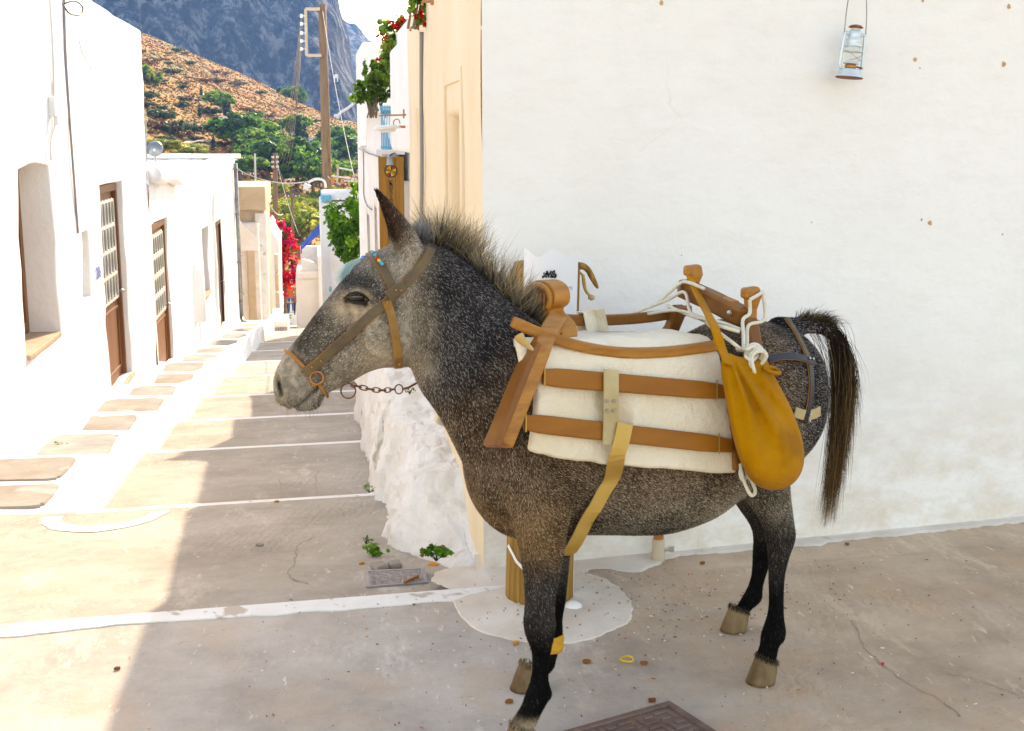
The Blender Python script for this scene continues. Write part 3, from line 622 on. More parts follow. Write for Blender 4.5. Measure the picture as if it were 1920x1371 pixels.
a = at_y(501, 592, 50); b = at_y(525, 592, 50); t1 = at_y(501, 418, 50); t2 = at_y(507, 428, 50); t3 = at_y(521, 452, 50)
m = MB(); m.prism([(a[0], 50, a[2] - 1), (b[0], 50, a[2] - 1), (t3[0] + .04, 50, t3[2]), (t2[0], 50, t2[2]), (t1[0], 50, t1[2])], (0, 6, 0)); m.build('wall', 'whitewash', h5, bevel=.06)
m = MB(); [m.box2((at_y(x0, 0, 48)[0], 48, at_y(0, y1, 48)[2]), (at_y(x1, 0, 48)[0], 48.6, at_y(0, y0, 48)[2])) for x0, x1, y0, y1 in ((497, 504, 485, 520), (497, 504, 522, 556), (497, 505, 560, 600))]; m.build('block_pier', 'beige_concrete', h5, bevel=.03)
# low step blocks in the street before it
lb = thing('white_step', (-1.2, 36, -3.6), 'white step block with small drain grate at the end of the street', 'step'); slab_px('block', lb, 'paint_white', 503, 540, 602, 640, 37.5, 1.6); slab_px('upper_block', lb, 'paint_white', 500, 530, 588, 606, 44, 1.5)
m = MB(); a = at_y(513, 620, 37.48); b = at_y(538, 613, 37.48)
for i in range(9): x = a[0] + (b[0] - a[0]) * i / 8; m.box2((x - .012, 37.47, a[2]), (x + .012, 37.5, b[2]))
m.build('drain_grate', 'grey_metal', lb)

# ================================================================== house on the right with the big shaded wall
CX, CY = 0.63, 4.62
hr = thing('white_house', (2.5, 6.5, 0), 'white and cream house on the right behind the mule', 'house')
dirw = np.array([1, 0.125, 0]); dirw /= np.linalg.norm(dirw); inw = np.array([-dirw[1], dirw[0], 0])
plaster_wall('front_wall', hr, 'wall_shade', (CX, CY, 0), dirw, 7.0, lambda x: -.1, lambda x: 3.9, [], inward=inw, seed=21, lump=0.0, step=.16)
plaster_wall('cream_wall', hr, 'cream', (CX, CY + .004, 0), (0, 1, 0), 3.55, lambda x: -1.0, lambda x: 2.47, [(.68, 1.18, .35, 1.80), (2.80, 3.02, .2, 1.86)], inward=(1, 0, 0), depth=.10, seed=23, step=.16)
plaster_wall('upper_cream_wall', hr, 'cream', (CX + .004, CY + .004, 0), (0, 1, 0), 1.12, lambda x: 2.45, lambda x: 3.9, [], inward=(1, 0, 0), depth=.10, seed=25, step=.16)
part_box('blind_recess', hr, 'cream', (CX + .10, CY + .66, .33), (CX + .12, CY + 1.20, 1.83)); part_box('blind_recess', hr, 'cream', (CX + .10, CY + 2.75, .18), (CX + .12, CY + 3.02, 1.88))
m = MB()
for (ya, yb, z) in ((CY + .58, CY + 1.28, 2.0),): m.box2((CX - .012, ya, .3), (CX + .02, ya + .05, z)); m.box2((CX - .012, yb - .05, .3), (CX + .02, yb, z)); m.box2((CX - .012, ya + .05, z - .06), (CX + .02, yb - .05, z))
m.build('recess_surround', 'cream', hr, bevel=.006)
block('roof', hr, 'whitewash_old', (CX + .3, CY + .5, 3.55), (7.5, CY + 1.1, 3.75)); block('rear_wall', hr, 'whitewash', (CX + .03, CY + 1.02, 2.2), (7.5, CY + 1.10, 3.86)); block('terrace', hr, 'whitewash_old', (CX + .3, CY + 1.1, 2.05), (6, CY + 3.5, 2.3))
block('end_wall', hr, 'cream', (CX + .02, CY + 3.38, -1.2), (6, CY + 3.54, 2.45), .02)
wire('conduit', [at_x(790, 60, CX - .015), at_x(790, 200, CX - .015), at_x(791, 330, CX - .015), at_x(789, 480, CX - .015)], .012, 'cable', 'dark conduit running down the cream wall', n=20)
for (x, y, lab) in ((787, 52, 'rusty iron stub above the dark conduit on the cream wall'), (811, 3, 'rusty iron stub near the top of the cream wall')):
    p = at_x(x, y, CX); m = MB(); m.tube([p, p + V3(-.05, 0, 0), p + V3(-.055, 0, -.02)], .008, 6); m.box(p, (.02, .04, .03)); tag(m.build('iron_stub', 'terracotta', None), lab, 'bracket')
# chips in the plaster of the big wall
front = lambda x, y, off=0.004: on_plane(x, y, V3(CX, CY, 0) - inw * off, inw)
mk('chip', (0.50, 0.26, 0.12), 0.9, vary=(0.62, 0.42, 0.26), scale=30)
for (x, y, s) in ((1240, 5, .018), (1730, 2, .012), (1716, 112, .016), (1882, 121, .02), (1892, 12, .018), (1744, 418, .020), (1728, 412, .012), (1278, 479, .006), (1522, 417, .006), (1725, 128, .007), (1880, 440, .008)):
    c = front(x, y, .0016); m = MB(); n = 10
    rim = [c + dirw * s * .6 * (0.6 + .5 * random.random()) * math.cos(a) + V3(0, 0, 1) * s * .6 * (0.6 + .6 * random.random()) * math.sin(a) for a in np.linspace(0, 2 * math.pi, n + 1)[:-1]]
    m.add([c - inw * .0004] + rim, [(0, 1 + i, 1 + (i + 1) % n) for i in range(n)]); m.build('plaster_chip', 'chip', hr)

# ================================================================== plants
mk('leaf', (0.9, 0.9, 0.9), 0.5, attr=True, vary=(1.1, 1.1, 1.1), scale=8, spec=0.3)
def translucent(name, w=0.5):
    nt = M[name].node_tree; b = nt.nodes['Principled BSDF']; src = b.inputs['Base Color'].links[0].from_socket; t = nt.nodes.new('ShaderNodeBsdfTranslucent'); mx = nt.nodes.new('ShaderNodeMixShader'); mx.inputs[0].default_value = w
    nt.links.new(src, t.inputs['Color']); nt.links.new(b.outputs[0], mx.inputs[1]); nt.links.new(t.outputs[0], mx.inputs[2]); nt.links.new(mx.outputs[0], nt.nodes['Material Output'].inputs[0])
mk('leaf_thin', (0.95, 0.95, 0.95), 0.5, attr=True, vary=(1.15, 1.15, 1.15), scale=8, spec=0.3); translucent('leaf_thin', .5)
mk('bark', (0.16, 0.11, 0.075), 0.9, vary=(0.24, 0.18, 0.13), scale=6, bump=0.5, bscale=20)
def leaf_cloud(blobs, n, size, cols, up=0.3, shell=0.55, seed=0, aspect=0.6):
    """blobs: (centre, radii); n leaves in all, spread through the blobs in clumps; cols: leaf colours (colour, weight)"""
    rg = np.random.default_rng(seed); vol = np.array([b[1][0] * b[1][1] * b[1][2] for b in blobs]) ** 0.7; cnt = rg.multinomial(n, vol / vol.sum()); Vv, Cc = [], []
    cs = np.array([c for c, w in cols]); ws = np.array([w for c, w in cols], float); ws /= ws.sum()
    for (c, r), k in zip(blobs, cnt):
        k = max(k, 1); nc = max(4, k // 26); d = unit(rg.normal(0, 1, (nc, 3))); rad = shell + (1 - shell) * rg.random(nc) ** .5
        cl = d * rad[:, None]; ci = rg.integers(0, nc, k); P = (cl[ci] + rg.normal(0, .16, (k, 3))) * np.array(r) + np.array(c)
        tone = rg.choice(len(cs), nc, p=ws)[ci]; co = cs[tone] * rg.uniform(.75, 1.3, (k, 1))
        nn = unit(d[ci] * .7 + rg.normal(0, .6, (k, 3)) + np.array([0, 0, up])); a = unit(np.cross(nn, rg.normal(0, 1, (k, 3)))); b = np.cross(nn, a); s = size * rg.uniform(.6, 1.35, (k, 1))
        Vv.append(np.stack([P - a * s, P + b * s * aspect, P + a * s, P - b * s * aspect], 1)); Cc.append(co)
    Vv = np.concatenate(Vv).reshape(-1, 3); Cc = np.concatenate(Cc); k = len(Cc)
    me = bpy.data.meshes.new('foliage'); me.vertices.add(k * 4); me.vertices.foreach_set('co', Vv.astype(np.float32).ravel()); me.loops.add(k * 4); me.loops.foreach_set('vertex_index', np.arange(k * 4, dtype=np.int32))
    me.polygons.add(k); me.polygons.foreach_set('loop_start', np.arange(0, k * 4, 4, dtype=np.int32)); me.update(calc_edges=True)
    at = me.attributes.new('Col', 'FLOAT_COLOR', 'FACE'); at.data.foreach_set('color', np.hstack([Cc, np.ones((k, 1))]).astype(np.float32).ravel()); me.materials.append(M['leaf_thin']); return me
G_PINE = [((0.14, 0.30, 0.03), 3), ((0.07, 0.19, 0.035), 3), ((0.24, 0.38, 0.05), 2)]
G_DARK = [((0.04, 0.11, 0.045), 3), ((0.025, 0.075, 0.035), 2), ((0.08, 0.17, 0.05), 1)]
G_YEL = [((0.30, 0.34, 0.03), 3), ((0.22, 0.29, 0.025), 3), ((0.38, 0.38, 0.05), 2)]
G_OLIVE = [((0.11, 0.14, 0.065), 3), ((0.07, 0.11, 0.05), 2), ((0.15, 0.17, 0.09), 1)]
G_CITRUS = [((0.09, 0.27, 0.02), 3), ((0.06, 0.18, 0.02), 2), ((0.18, 0.38, 0.04), 2)]
G_DRY = [((0.20, 0.10, 0.035), 3), ((0.16, 0.07, 0.03), 2), ((0.22, 0.15, 0.06), 1)]

# ---- hillside, mountain
mk('hill_soil', (0.32, 0.125, 0.022), 0.95, vary=(0.38, 0.21, 0.05), scale=0.05, detail=9, spots=[((0.20, 0.17, 0.06), 0.11, 0.56), ((0.16, 0.07, 0.03), 0.23, 0.60), ((0.42, 0.36, 0.28), 0.4, 0.68)], bump2=0.8, b2scale=0.6)
def rockmat():
    m = bpy.data.materials.new('rock'); m.use_nodes = True; nt = m.node_tree; L = nt.links; b = nt.nodes['Principled BSDF']; b.inputs['Roughness'].default_value = .95; b.inputs['Specular IOR Level'].default_value = .15; tc = nt.nodes.new('ShaderNodeTexCoord')
    def tex(s, d=8., r=.65, st_=(1, 1, 1), rot=0.):
        mp = nt.nodes.new('ShaderNodeMapping'); mp.inputs['Scale'].default_value = st_; mp.inputs['Rotation'].default_value = (0, rot, 0); L.new(tc.outputs['Object'], mp.inputs[0]); t = nt.nodes.new('ShaderNodeTexNoise'); t.inputs['Scale'].default_value = s; t.inputs['Detail'].default_value = d; t.inputs['Roughness'].default_value = r; L.new(mp.outputs[0], t.inputs['Vector']); return t.outputs[0]
    col = ramp(nt, tex(.10, 12, .78, (1, 1, .5), .5), [(.42, (.008, .009, .012)), (.50, (.10, .103, .11)), (.565, (.60, .60, .60))])
    def over(fac, c, a):
        nonlocal col
        mu = nt.nodes.new('ShaderNodeMath'); mu.operation = 'MULTIPLY'; L.new(fac, mu.inputs[0]); mu.inputs[1].default_value = a; mx = nt.nodes.new('ShaderNodeMix'); mx.data_type = 'RGBA'; L.new(mu.outputs[0], mx.inputs[0]); L.new(col, mx.inputs[6]); mx.inputs[7].default_value = (*c, 1); col = mx.outputs[2]
    over(ramp(nt, tex(.010, 6, .6), [(.54, (0, 0, 0)), (.66, (1, 1, 1))]), (.33, .24, .15), .6)
    over(ramp(nt, tex(.05, 8, .7), [(.58, (0, 0, 0)), (.63, (1, 1, 1))]), (.045, .06, .035), .8)
    over(ramp(nt, tex(.28, 4, .6), [(.62, (0, 0, 0)), (.67, (1, 1, 1))]), (.05, .06, .04), .8)
    L.new(col, b.inputs['Base Color']); nrm = None
    for sc_, dist in ((.05, 9.), (.2, 3.)):
        bp = nt.nodes.new('ShaderNodeBump'); bp.inputs['Strength'].default_value = .9; bp.inputs['Distance'].default_value = dist; L.new(tex(sc_, 10, .75, (1, 1, .5), .5), bp.inputs['Height'])
        if nrm is not None: L.new(nrm, bp.inputs['Normal'])
        nrm = bp.outputs[0]
    L.new(nrm, b.inputs['Normal']); M['rock'] = m
rockmat()
def heightfield(name, mat, xs, ys, zf, kind='structure'):
    m = sheet(xs, ys, zf); o = m.build(name, mat, smooth=True); return tag(o, kind=kind)
def fbm(x, y, s, o=5, seed=0.0):
    a, t = 1.0, 0.0
    for i in range(o): t += a * nz(x, y, seed + i * 7.3, s); s *= 2.1; a *= .5
    return t
def hill_z(x, y):
    z = -22.9 - 0.437 * min(max(x, -140), 60) + 0.0815 * y
    if x > 10: z += 0.25 * (x - 10)
    if y > 430: z -= (y - 430) * .25
    if y < 115: z = min(z, -9.5 - 0.02 * (115 - y)) - 0
    return z + 1.6 * fbm(x, y, .018, 4) * min(1, max(0, (y - 90) / 60)) + .35 * nz(x, y, 4, .25)
heightfield('hillside', 'hill_soil', np.linspace(-160, 110, 120), np.concatenate([np.linspace(76, 440, 110), np.linspace(446, 640, 20)]), hill_z)
heightfield('ground', 'hill_soil', np.linspace(-5000, 5000, 21), np.linspace(-4000, 6000, 21), lambda x, y: -26.0 if y > 0 else -26.0)
def rid(x, y, s, o, seed):
    a, t = 1.0, 0.0
    for i in range(o): t += a * (1 - 2 * abs(nz(x, y, seed + i * 5.1, s))); s *= 2.15; a *= .52
    return t
def mount(name, prof, Y0, depth, x0, x1, nx, nv, seed, amp):
    """steep rock face: prof(x) top height; v runs up the face, which leans back"""
    m = MB(); xs = np.linspace(x0, x1, nx); vs_ = []
    for j in range(nv):
        v = j / (nv - 1)
        for x in xs:
            zt = prof(x); z = -30 + (zt + 30) * v
            y = Y0 + depth * v ** 1.25 + amp * rid(x + .4 * z, z * .55, .014, 6, seed) + amp * .30 * nz(x + .5 * z, z * .5, seed, .13) + amp * .16 * nz(x + .4 * z, z * .6, seed, .33) - 0.25 * depth * smooth01(-x, -60, 140)
            vs_.append((x + amp * .25 * nz(x, z, seed + 2, .03), y, z + amp * .12 * nz(x, z, seed + 4, .05)))
    m.add(vs_, [(j * nx + i, j * nx + i + 1, (j + 1) * nx + i + 1, (j + 1) * nx + i) for j in range(nv - 1) for i in range(nx - 1)])
    # back slope
    base = (nv - 1) * nx; m.add([vs_[base + i] for i in range(nx)] + [(vs_[base + i][0], vs_[base + i][1] + 500, -30) for i in range(nx)], [(i, i + 1, nx + i + 1, nx + i) for i in range(nx - 1)])
    return tag(m.build(name, 'rock', smooth=True), kind='structure')
def top1(x):
    # silhouette of the near cliff falls away right of the street axis
    return 190 - 0.35 * max(0, x + 60) if x < 8 else max(-10, 166 - 3.3 * (x - 8) - 0.02 * (x - 8) ** 2 + 9 * nz(x, 1, 1, .11))
mount('mountain', top1, 820, 190, -260, 80, 400, 190, 3.0, 14)
mount('mountain', lambda x: 176 - .85 * (x - 50) + 12 * nz(x, 3, 1, .03) if x > 20 else 215, 1500, 300, -100, 420, 220, 80, 9.0, 20)

def tree(name, label, base, blobs, n, size, cols, trunk_h, trunk_r, seed, group=None, cat='tree', lean=(0, 0), aspect=.6):
    t = thing(name, base, label, cat, group, local=True); me = leaf_cloud(blobs, n, size, cols, seed=seed, aspect=aspect); me.name = 'crown'; link('crown', me, t)
    m = MB(); top = V3(lean[0], lean[1], trunk_h); m.tube([(0, 0, -.8), top * .5 + V3(.05, 0, 0) * trunk_h, top], [trunk_r * 1.2, trunk_r, trunk_r * .6], 8)
    rg = np.random.default_rng(seed)
    for (c, r) in blobs[:7]: m.tube([top * .75, (top + np.array(c)) / 2 + rg.normal(0, .05, 3) * trunk_h * .3, c], [trunk_r * .55, trunk_r * .4, trunk_r * .2], 6)
    m.build('trunk', 'bark', t, smooth=True); return t
def dup_tree(proto, base, s, rz, label, group=None, sz=None):
    c = copy_tree(proto); c.location = tuple(map(float, base)); c.scale = (s, s, sz or s); c.rotation_euler = (0, 0, rz); c['label'] = label
    if group: c['group'] = group
    elif 'group' in c: del c['group']
    return c
def on_hill(x, y):
    """walk the sight line until it meets the hillside"""
    d = at_y(x, y, 1.0) - EYE
    for Y in np.arange(95, 440, 1.0):
        p = EYE + d * Y
        if p[2] <= hill_z(p[0], Y): return V3(p[0], Y, hill_z(p[0], Y))
    Y = 432.; p = EYE + d * Y; return V3(p[0], Y, hill_z(p[0], Y))
def pine_blobs(seed, h=7.0, w=4.5):
    rg = np.random.default_rng(seed); return [(V3(rg.normal(0, w * .42), rg.normal(0, w * .42), h * rg.uniform(.45, .95)), (w * rg.uniform(.28, .5), w * rg.uniform(.28, .5), h * rg.uniform(.10, .17))) for _ in range(15)]
def cyp_blobs(h, w): return [(V3(.06 * math.sin(i * 2.1) * w, .06 * math.cos(i) * w, h * (.10 + .86 * i / 6)), (w * (.5 - .42 * abs(i / 6 - .3) ** 1.2), w * (.5 - .42 * abs(i / 6 - .3) ** 1.2), h * .13)) for i in range(7)]
def bush_blobs(seed, w=1.6, h=1.2):
    rg = np.random.default_rng(seed); return [(V3(rg.normal(0, w * .3), rg.normal(0, w * .3), h * rg.uniform(.35, .75)), (w * rg.uniform(.3, .5), w * rg.uniform(.3, .5), h * rg.uniform(.25, .4))) for _ in range(8)]
pineA = tree('pine_tree', 'broad bright green pine in the middle of the hillside grove', on_hill(520, 285), pine_blobs(1), 5200, .34, G_PINE, 5.0, .25, 1)
pineB = tree('pine_tree', 'dark spreading pine below the chapel at the foot of the hill', on_hill(560, 330), pine_blobs(2, 7.5, 5), 5200, .36, [(c, w) for c, w in G_PINE[:2]] + G_DARK[:1], 5.4, .28, 2)
def put(proto, x, y, hpx, label, group=None, hproto=7.4, wide=1.0):
    b = on_hill(x, y); s = hpx / 2339 * b[1] / hproto; return dup_tree(proto, b, s * wide, random.uniform(0, 6), label, group, sz=s)
def setp(t, x, y, hpx, hproto, wide=1.0):
    b = on_hill(x, y); s = hpx / 2339 * b[1] / hproto; t.location = tuple(b); t.scale = (s * wide, s * wide, s)
setp(pineA, 500, 300, 75, 7.4, 1.2); setp(pineB, 556, 352, 88, 7.6, 1.15)
put(pineA, 420, 222, 50, 'flat topped pine alone on the orange slope', wide=1.1)
put(pineB, 448, 288, 70, 'dark pine at the left end of the hillside grove', wide=1.2); put(pineA, 470, 262, 42, 'small bright pine above the dark grove')
put(pineA, 545, 270, 55, 'bright pine directly below the cypress pair', wide=1.1); put(pineB, 505, 345, 80, 'shaded pine above the row of wires', wide=1.2)
put(pineA, 590, 372, 80, 'bright pine behind the street lamp', wide=1.1); put(pineB, 556, 205, 40, 'lone dark pine on the ridge beneath the cliff', wide=1.0); put(pineA, 640, 285, 40, 'light green pine just left of the white house corner', wide=1.1)
put(pineB, 648, 330, 70, 'dark pine beside the white house corner on the right', wide=1.3); put(pineB, 628, 300, 60, 'dark pine between the wooden pole and the white house', wide=1.2)
cyp = tree('cypress_tree', 'tall dark cypress in the middle of the grove right of the dish', on_hill(560, 290), cyp_blobs(7, 2.0), 3600, .17, G_DARK, 2.0, .16, 5); setp(cyp, 562, 292, 66, 7.0, 1.5)
for (x, y, h, wd, lab) in ((572, 300, 60, 1.2, 'second dark cypress of the pair left of the wooden pole'), (427, 225, 38, 1.5, 'dark cypress touching the flat topped pine'), (401, 293, 34, 1.1, 'slender cypress beside the pale track'),
                       (375, 222, 22, 1.2, 'short stout cypress on the orange slope'), (378, 183, 18, 1.2, 'tiny cypress high on the orange slope'), (469, 222, 18, 1.0, 'tiny cypress above the pine grove'), (318, 255, 22, .7, 'thin cypress among the grey shrubs')): put(cyp, x, y, h, lab, hproto=7, wide=wd)
bushA = tree('shrub', 'round green shrub on the orange slope beside the tall white house', on_hill(280, 155), bush_blobs(1), 1500, .13, G_PINE + G_YEL[:1], .5, .08, 11, cat='shrub'); setp(bushA, 281, 160, 34, 1.3, 1.0)
bushO = tree('shrub', 'large grey green shrub above the satellite dish', on_hill(330, 250), bush_blobs(2), 1500, .12, G_OLIVE + G_DARK[:1], .5, .08, 12, cat='shrub'); setp(bushO, 325, 252, 28, 1.3, 1.3)
bushD = tree('dry_bush', 'rust brown dry bush on the hillside', on_hill(300, 190), bush_blobs(3), 700, .13, G_DRY, .4, .05, 13, 'dry brown bushes on the hillside', 'bush'); setp(bushD, 312, 225, 14, 1.3, 1.4)
for (x, y, h, w, lab) in ((352, 252, 22, 1.3, 'grey green shrub right of the large one above the dish'), (300, 228, 24, 1.3, 'grey green shrub touching the tall white house'), (345, 205, 14, 1.4, 'low green shrub beside the stout cypress'), (395, 218, 16, 1.4, 'dark shrub at the foot of the flat topped pine'),
                       (345, 190, 10, 1.5, 'tiny dark shrub high on the orange slope'), (412, 245, 14, 1.3, 'olive shrub beside the small chapel')): put(bushO, x, y, h, lab, hproto=1.3, wide=w)
bushY = tree('yellow_shrub', 'big yellow green shrub behind the red bougainvillea', on_hill(540, 440), bush_blobs(4), 2400, .10, G_YEL, .5, .06, 14, cat='shrub'); setp(bushY, 545, 446, 64, 1.3, 1.15)
for (x, y, h, w, lab) in ((575, 452, 54, 1.0, 'yellow green shrub right of the small wooden pole'), (592, 420, 36, 1.2, 'yellow green shrub left of the blue trimmed roof'), (520, 410, 34, 1.2, 'yellow green shrub left of the small wooden pole'), (300, 290, 26, 2.2, 'yellow green hedge behind the flat roof near the dish'),
                       (350, 292, 22, 2.2, 'yellow green hedge along the flat roof'), (455, 330, 30, 1.6, 'yellow green shrub above the beige block'), (478, 372, 34, 1.3, 'green shrub behind the antenna pole'), (515, 372, 30, 1.2, 'green shrub between the two distant poles'), (600, 350, 30, 1.3, 'light shrub left of the wooden pole')): put(bushY, x, y, h, lab, hproto=1.3, wide=w)
for (pr, x, y, h, w, hp, lab) in ((pineA, 462, 300, 60, 1.2, 7.4, 'bright pine in the left part of the grove above the flat roof'), (pineA, 535, 318, 66, 1.3, 7.4, 'bright pine in the middle of the grove below the cypress pair'), (pineA, 480, 330, 62, 1.2, 7.4, 'bright pine above the antenna pole'), (pineB, 590, 330, 60, 1.2, 7.6, 'dark pine left of the domed chapel'),
        (pineA, 655, 300, 46, 1.2, 7.4, 'light pine right of the tall wooden pole'), (pineA, 450, 345, 52, 1.3, 7.4, 'bright pine behind the flat roof corner'), (pineB, 530, 355, 60, 1.3, 7.6, 'dark pine behind the middle distance pole'), (pineA, 645, 350, 50, 1.3, 7.4, 'bright pine behind the timber rack'), (bushY, 625, 400, 46, 1.2, 1.3, 'yellow green shrub behind the tall pole foot'), (bushY, 560, 415, 44, 1.4, 1.3, 'yellow green shrub above the blue railing'), (bushY, 500, 440, 50, 1.2, 1.3, 'yellow green shrub right of the beige block')):
    put(pr, x, y, h, lab, hproto=hp, wide=w)
rs = random.Random(5); made = 0
while made < 90:
    x = rs.uniform(266, 600); y = rs.uniform(90, 300); b = on_hill(x, y)
    if b[1] > 425: continue
    made += 1; s = rs.uniform(.5, 1.25) * rs.uniform(.7, 1.3); pr = bushD if rs.random() < .6 else bushO
    dup_tree(pr, b, s * 1.6, rs.uniform(0, 6), 'rust brown dry bush on the hillside' if pr is bushD else 'small grey green scrub bush on the hillside', 'dry brown bushes on the hillside' if pr is bushD else 'grey green scrub bushes on the hillside', sz=s)
# scattered dry grass tufts cover the slope
rg = np.random.default_rng(3); n = 60000; gx = rg.uniform(-110, 30, n); gy = rg.uniform(120, 428, n); gz = np.array([hill_z(a, b) for a, b in zip(gx, gy)])
base = np.stack([gx, gy, gz - .1], 1); hgt = rg.uniform(.10, .40, n); cs = np.array([(0.38, 0.165, 0.03), (0.31, 0.105, 0.02), (0.32, 0.24, 0.065), (0.20, 0.20, 0.055)]); ci = cs[np.clip(np.array([int(2.0 + 3.2 * nz(a, b, 1, .035) + rg.normal(0, .7)) for a, b in zip(gx, gy)]), 0, 3)] * rg.uniform(.7, 1.25, (n, 1))
tag(hair_mesh('dry_grass', base, base + np.stack([rg.normal(0, .3, n), rg.normal(0, .3, n), hgt], 1), rg.uniform(.3, .8, n), np.tile(V3(1, 0, 0), (n, 1)), ci, None, mat='leaf'), 'tufts of dry brown grass covering the hillside', 'grass', kind='stuff')
# track on the hill, chapels and small white buildings
p0, p1_ = on_hill(340, 276), on_hill(402, 268); m = MB(); rows = []
for i in range(12):
    p = p0 + (p1_ - p0) * i / 11; z = hill_z(p[0], p[1]) + .15; rows.append([(p[0], p[1] - 1.3, z + .1), (p[0], p[1] + 1.3, z + .35)])
m.rings(rows, cap=False, closed=False); mk('track', (0.50, 0.42, 0.33), .95, vary=(.42, .34, .26), scale=.5); tag(m.build('track', 'track'), kind='structure')
def cottage(x, y, wpx, hpx, label, dome=False, bell=False):
    b = on_hill(x, y); k = b[1] / 2339; w_, h_ = wpx * k, hpx * k; t = thing('chapel' if dome else 'cottage', b, label, 'chapel' if dome else 'cottage', local=True)
    m = MB(); m.box2((-w_ / 2, -w_ * .4, -1), (w_ / 2, w_ * .4, h_)); m.build('wall', 'whitewash', t, bevel=.08)
    if dome:
        m = MB(); m.lathe((0, 0, h_), [(w_ * .34, 0), (w_ * .34, h_ * .25), (w_ * .30, h_ * .5), (w_ * .18, h_ * .68), (.01, h_ * .75)], 14); m.build('dome', 'whitewash', t, smooth=True)
        m = MB(); m.box2((w_ * .30, -w_ * .41, h_), (w_ * .48, -w_ * .3, h_ * 1.6)); m.prism([(w_ * .27, -w_ * .42, h_ * 1.6), (w_ * .51, -w_ * .42, h_ * 1.6), (w_ * .39, -w_ * .42, h_ * 1.95)], (0, w_ * .12, 0)); m.build('belfry', 'whitewash', t)
    else:
        m = MB(); m.prism([(-w_ * .53, -w_ * .43, h_), (w_ * .53, -w_ * .43, h_), (0, -w_ * .43, h_ * 1.35)], (0, w_ * .86, 0)); m.build('roof', 'whitewash_old', t)
    m = MB(); m.box2((-w_ * .1, -w_ * .405, -.5), (w_ * .1, -w_ * .395, h_ * .55)); m.build('door', 'blue_paint', t)
cottage(418, 229, 16, 9, 'tiny white cottage among the trees on the slope'); cottage(610, 312, 28, 10, 'white domed chapel left of the wooden pole at the hill foot', dome=True); cottage(548, 264, 13, 14, 'white cottage below the cypress pair'); cottage(583, 270, 22, 9, 'long white cottage right of the cypress pair'); cottage(581, 305, 14, 12, 'small white cottage left of the domed chapel')
# white stair wall and tiny chapel on the cliff
def on_cliff(x, y): return at_y(x, y, 770)
wire('cliff_stair', [on_cliff(630, 221), on_cliff(640, 210), on_cliff(652, 203), on_cliff(664, 192), on_cliff(662, 184), on_cliff(656, 176)], 1.0, 'whitewash', 'white zigzag stair wall climbing the cliff right of the wooden pole', 'wall')
t = thing('cliff_chapel', on_cliff(630, 150), 'tiny white chapel perched on the cliff right of the wooden pole', 'chapel', local=True); m = MB(); m.box2((-1.3, 0, -1), (1.3, 3, 2.4)); m.lathe((0, 1.2, 2.4), [(1.2, 0), (.9, .8), (.01, 1.1)], 12); m.build('wall', 'whitewash', t); m = MB(); m.box2((-.5, -.05, -1), (.5, 0, 1)); m.build('door', 'black', t)
t = thing('cliff_hut', on_cliff(631, 219), 'tiny white hut with blue door at the foot of the cliff stair', 'hut', local=True); m = MB(); m.box2((-1.6, 0, -1.5), (1.6, 3, 1.6)); m.build('wall', 'whitewash', t); m = MB(); m.box2((-.5, -.05, -1.5), (.5, 0, .6)); m.build('door', 'blue_paint', t)

# ================================================================== farther houses on the right of the street
hb = thing('white_house', (2.5, 14, -1), 'white house with blue balcony and hanging wooden sign beyond the cream wall', 'house')
XB = 0.68
plaster_wall('wall', hb, 'whitewash', (XB, 12.4, 0), (0, 1, 0), 6.1, lambda x: -2.6, lambda x: 1.98 if x < 3.2 else 1.60, [(1.1, 1.75, -.35, .95), (3.0, 3.7, -1.3, .75)], inward=(1, 0, 0), depth=.15, seed=31, step=.3)
part_box('window', hb, 'grey_metal', (XB + .15, 13.48, -.4), (XB + .18, 14.2, 1.0)); part_box('window', hb, 'grey_metal', (XB + .15, 15.38, -1.32), (XB + .18, 16.12, .8))
plaster_wall('street_end_wall', hb, 'whitewash', (XB, 12.395, 0), (1, 0, 0), 5, lambda x: -2, lambda x: 1.98 if x < .12 else 1.28, [], inward=(0, 1, 0), seed=33, step=.2)
block('setback_shade_wall', hb, 'whitewash', (.95, 10.02, -1.5), (5, 15.0, 2.85)); block('terrace_floor', hb, 'whitewash_old', (XB + .3, 12.6, 1.1), (6, 18.4, 1.25)); block('upper_block', hb, 'whitewash', (1.23, 30.0, -3), (6, 34, 3.94), .05)  # setback wall hidden behind the parapet, raised and lengthened to shade the street
block('parapet', hb, 'whitewash', (CX + .03, CY + 3.58, 1.60), (5, 10.5, 2.42), .03); block('lower_setback', hb, 'whitewash', (.95, CY + 3.6, -1.5), (5, 10.0, 1.59))
block('far_pier', hb, 'whitewash', (XB - .012, 17.6, -2.6), (XB + .3, 18.5, 1.66), .02)
# blue balcony railing
bal = thing('balcony_railing', at_y(729, 245, 12.2), 'light blue iron balcony railing above the wooden sign', 'railing'); a = at_y(716, 280, 12.2); b = at_y(733, 198, 12.2)
for i in range(7):
    m = MB(); x = a[0] + (b[0] - a[0]) * i / 6; m.tube([(x, 12.2, a[2]), (x, 12.2, b[2])], .006, 6); m.build('bar', 'lightblue_paint', bal)
for z in (a[2] + .02, (a[2] + b[2]) / 2, b[2] - .02): m = MB(); m.box2((a[0] - .01, 12.185, z - .01), (b[0] + .01, 12.215, z + .01)); m.build('rail', 'lightblue_paint', bal)
m = MB(); m.box2((a[0] - .06, 12.1, a[2] - .05), (b[0] + .12, 12.39, a[2] - .005)); m.build('slab', 'whitewash', bal)
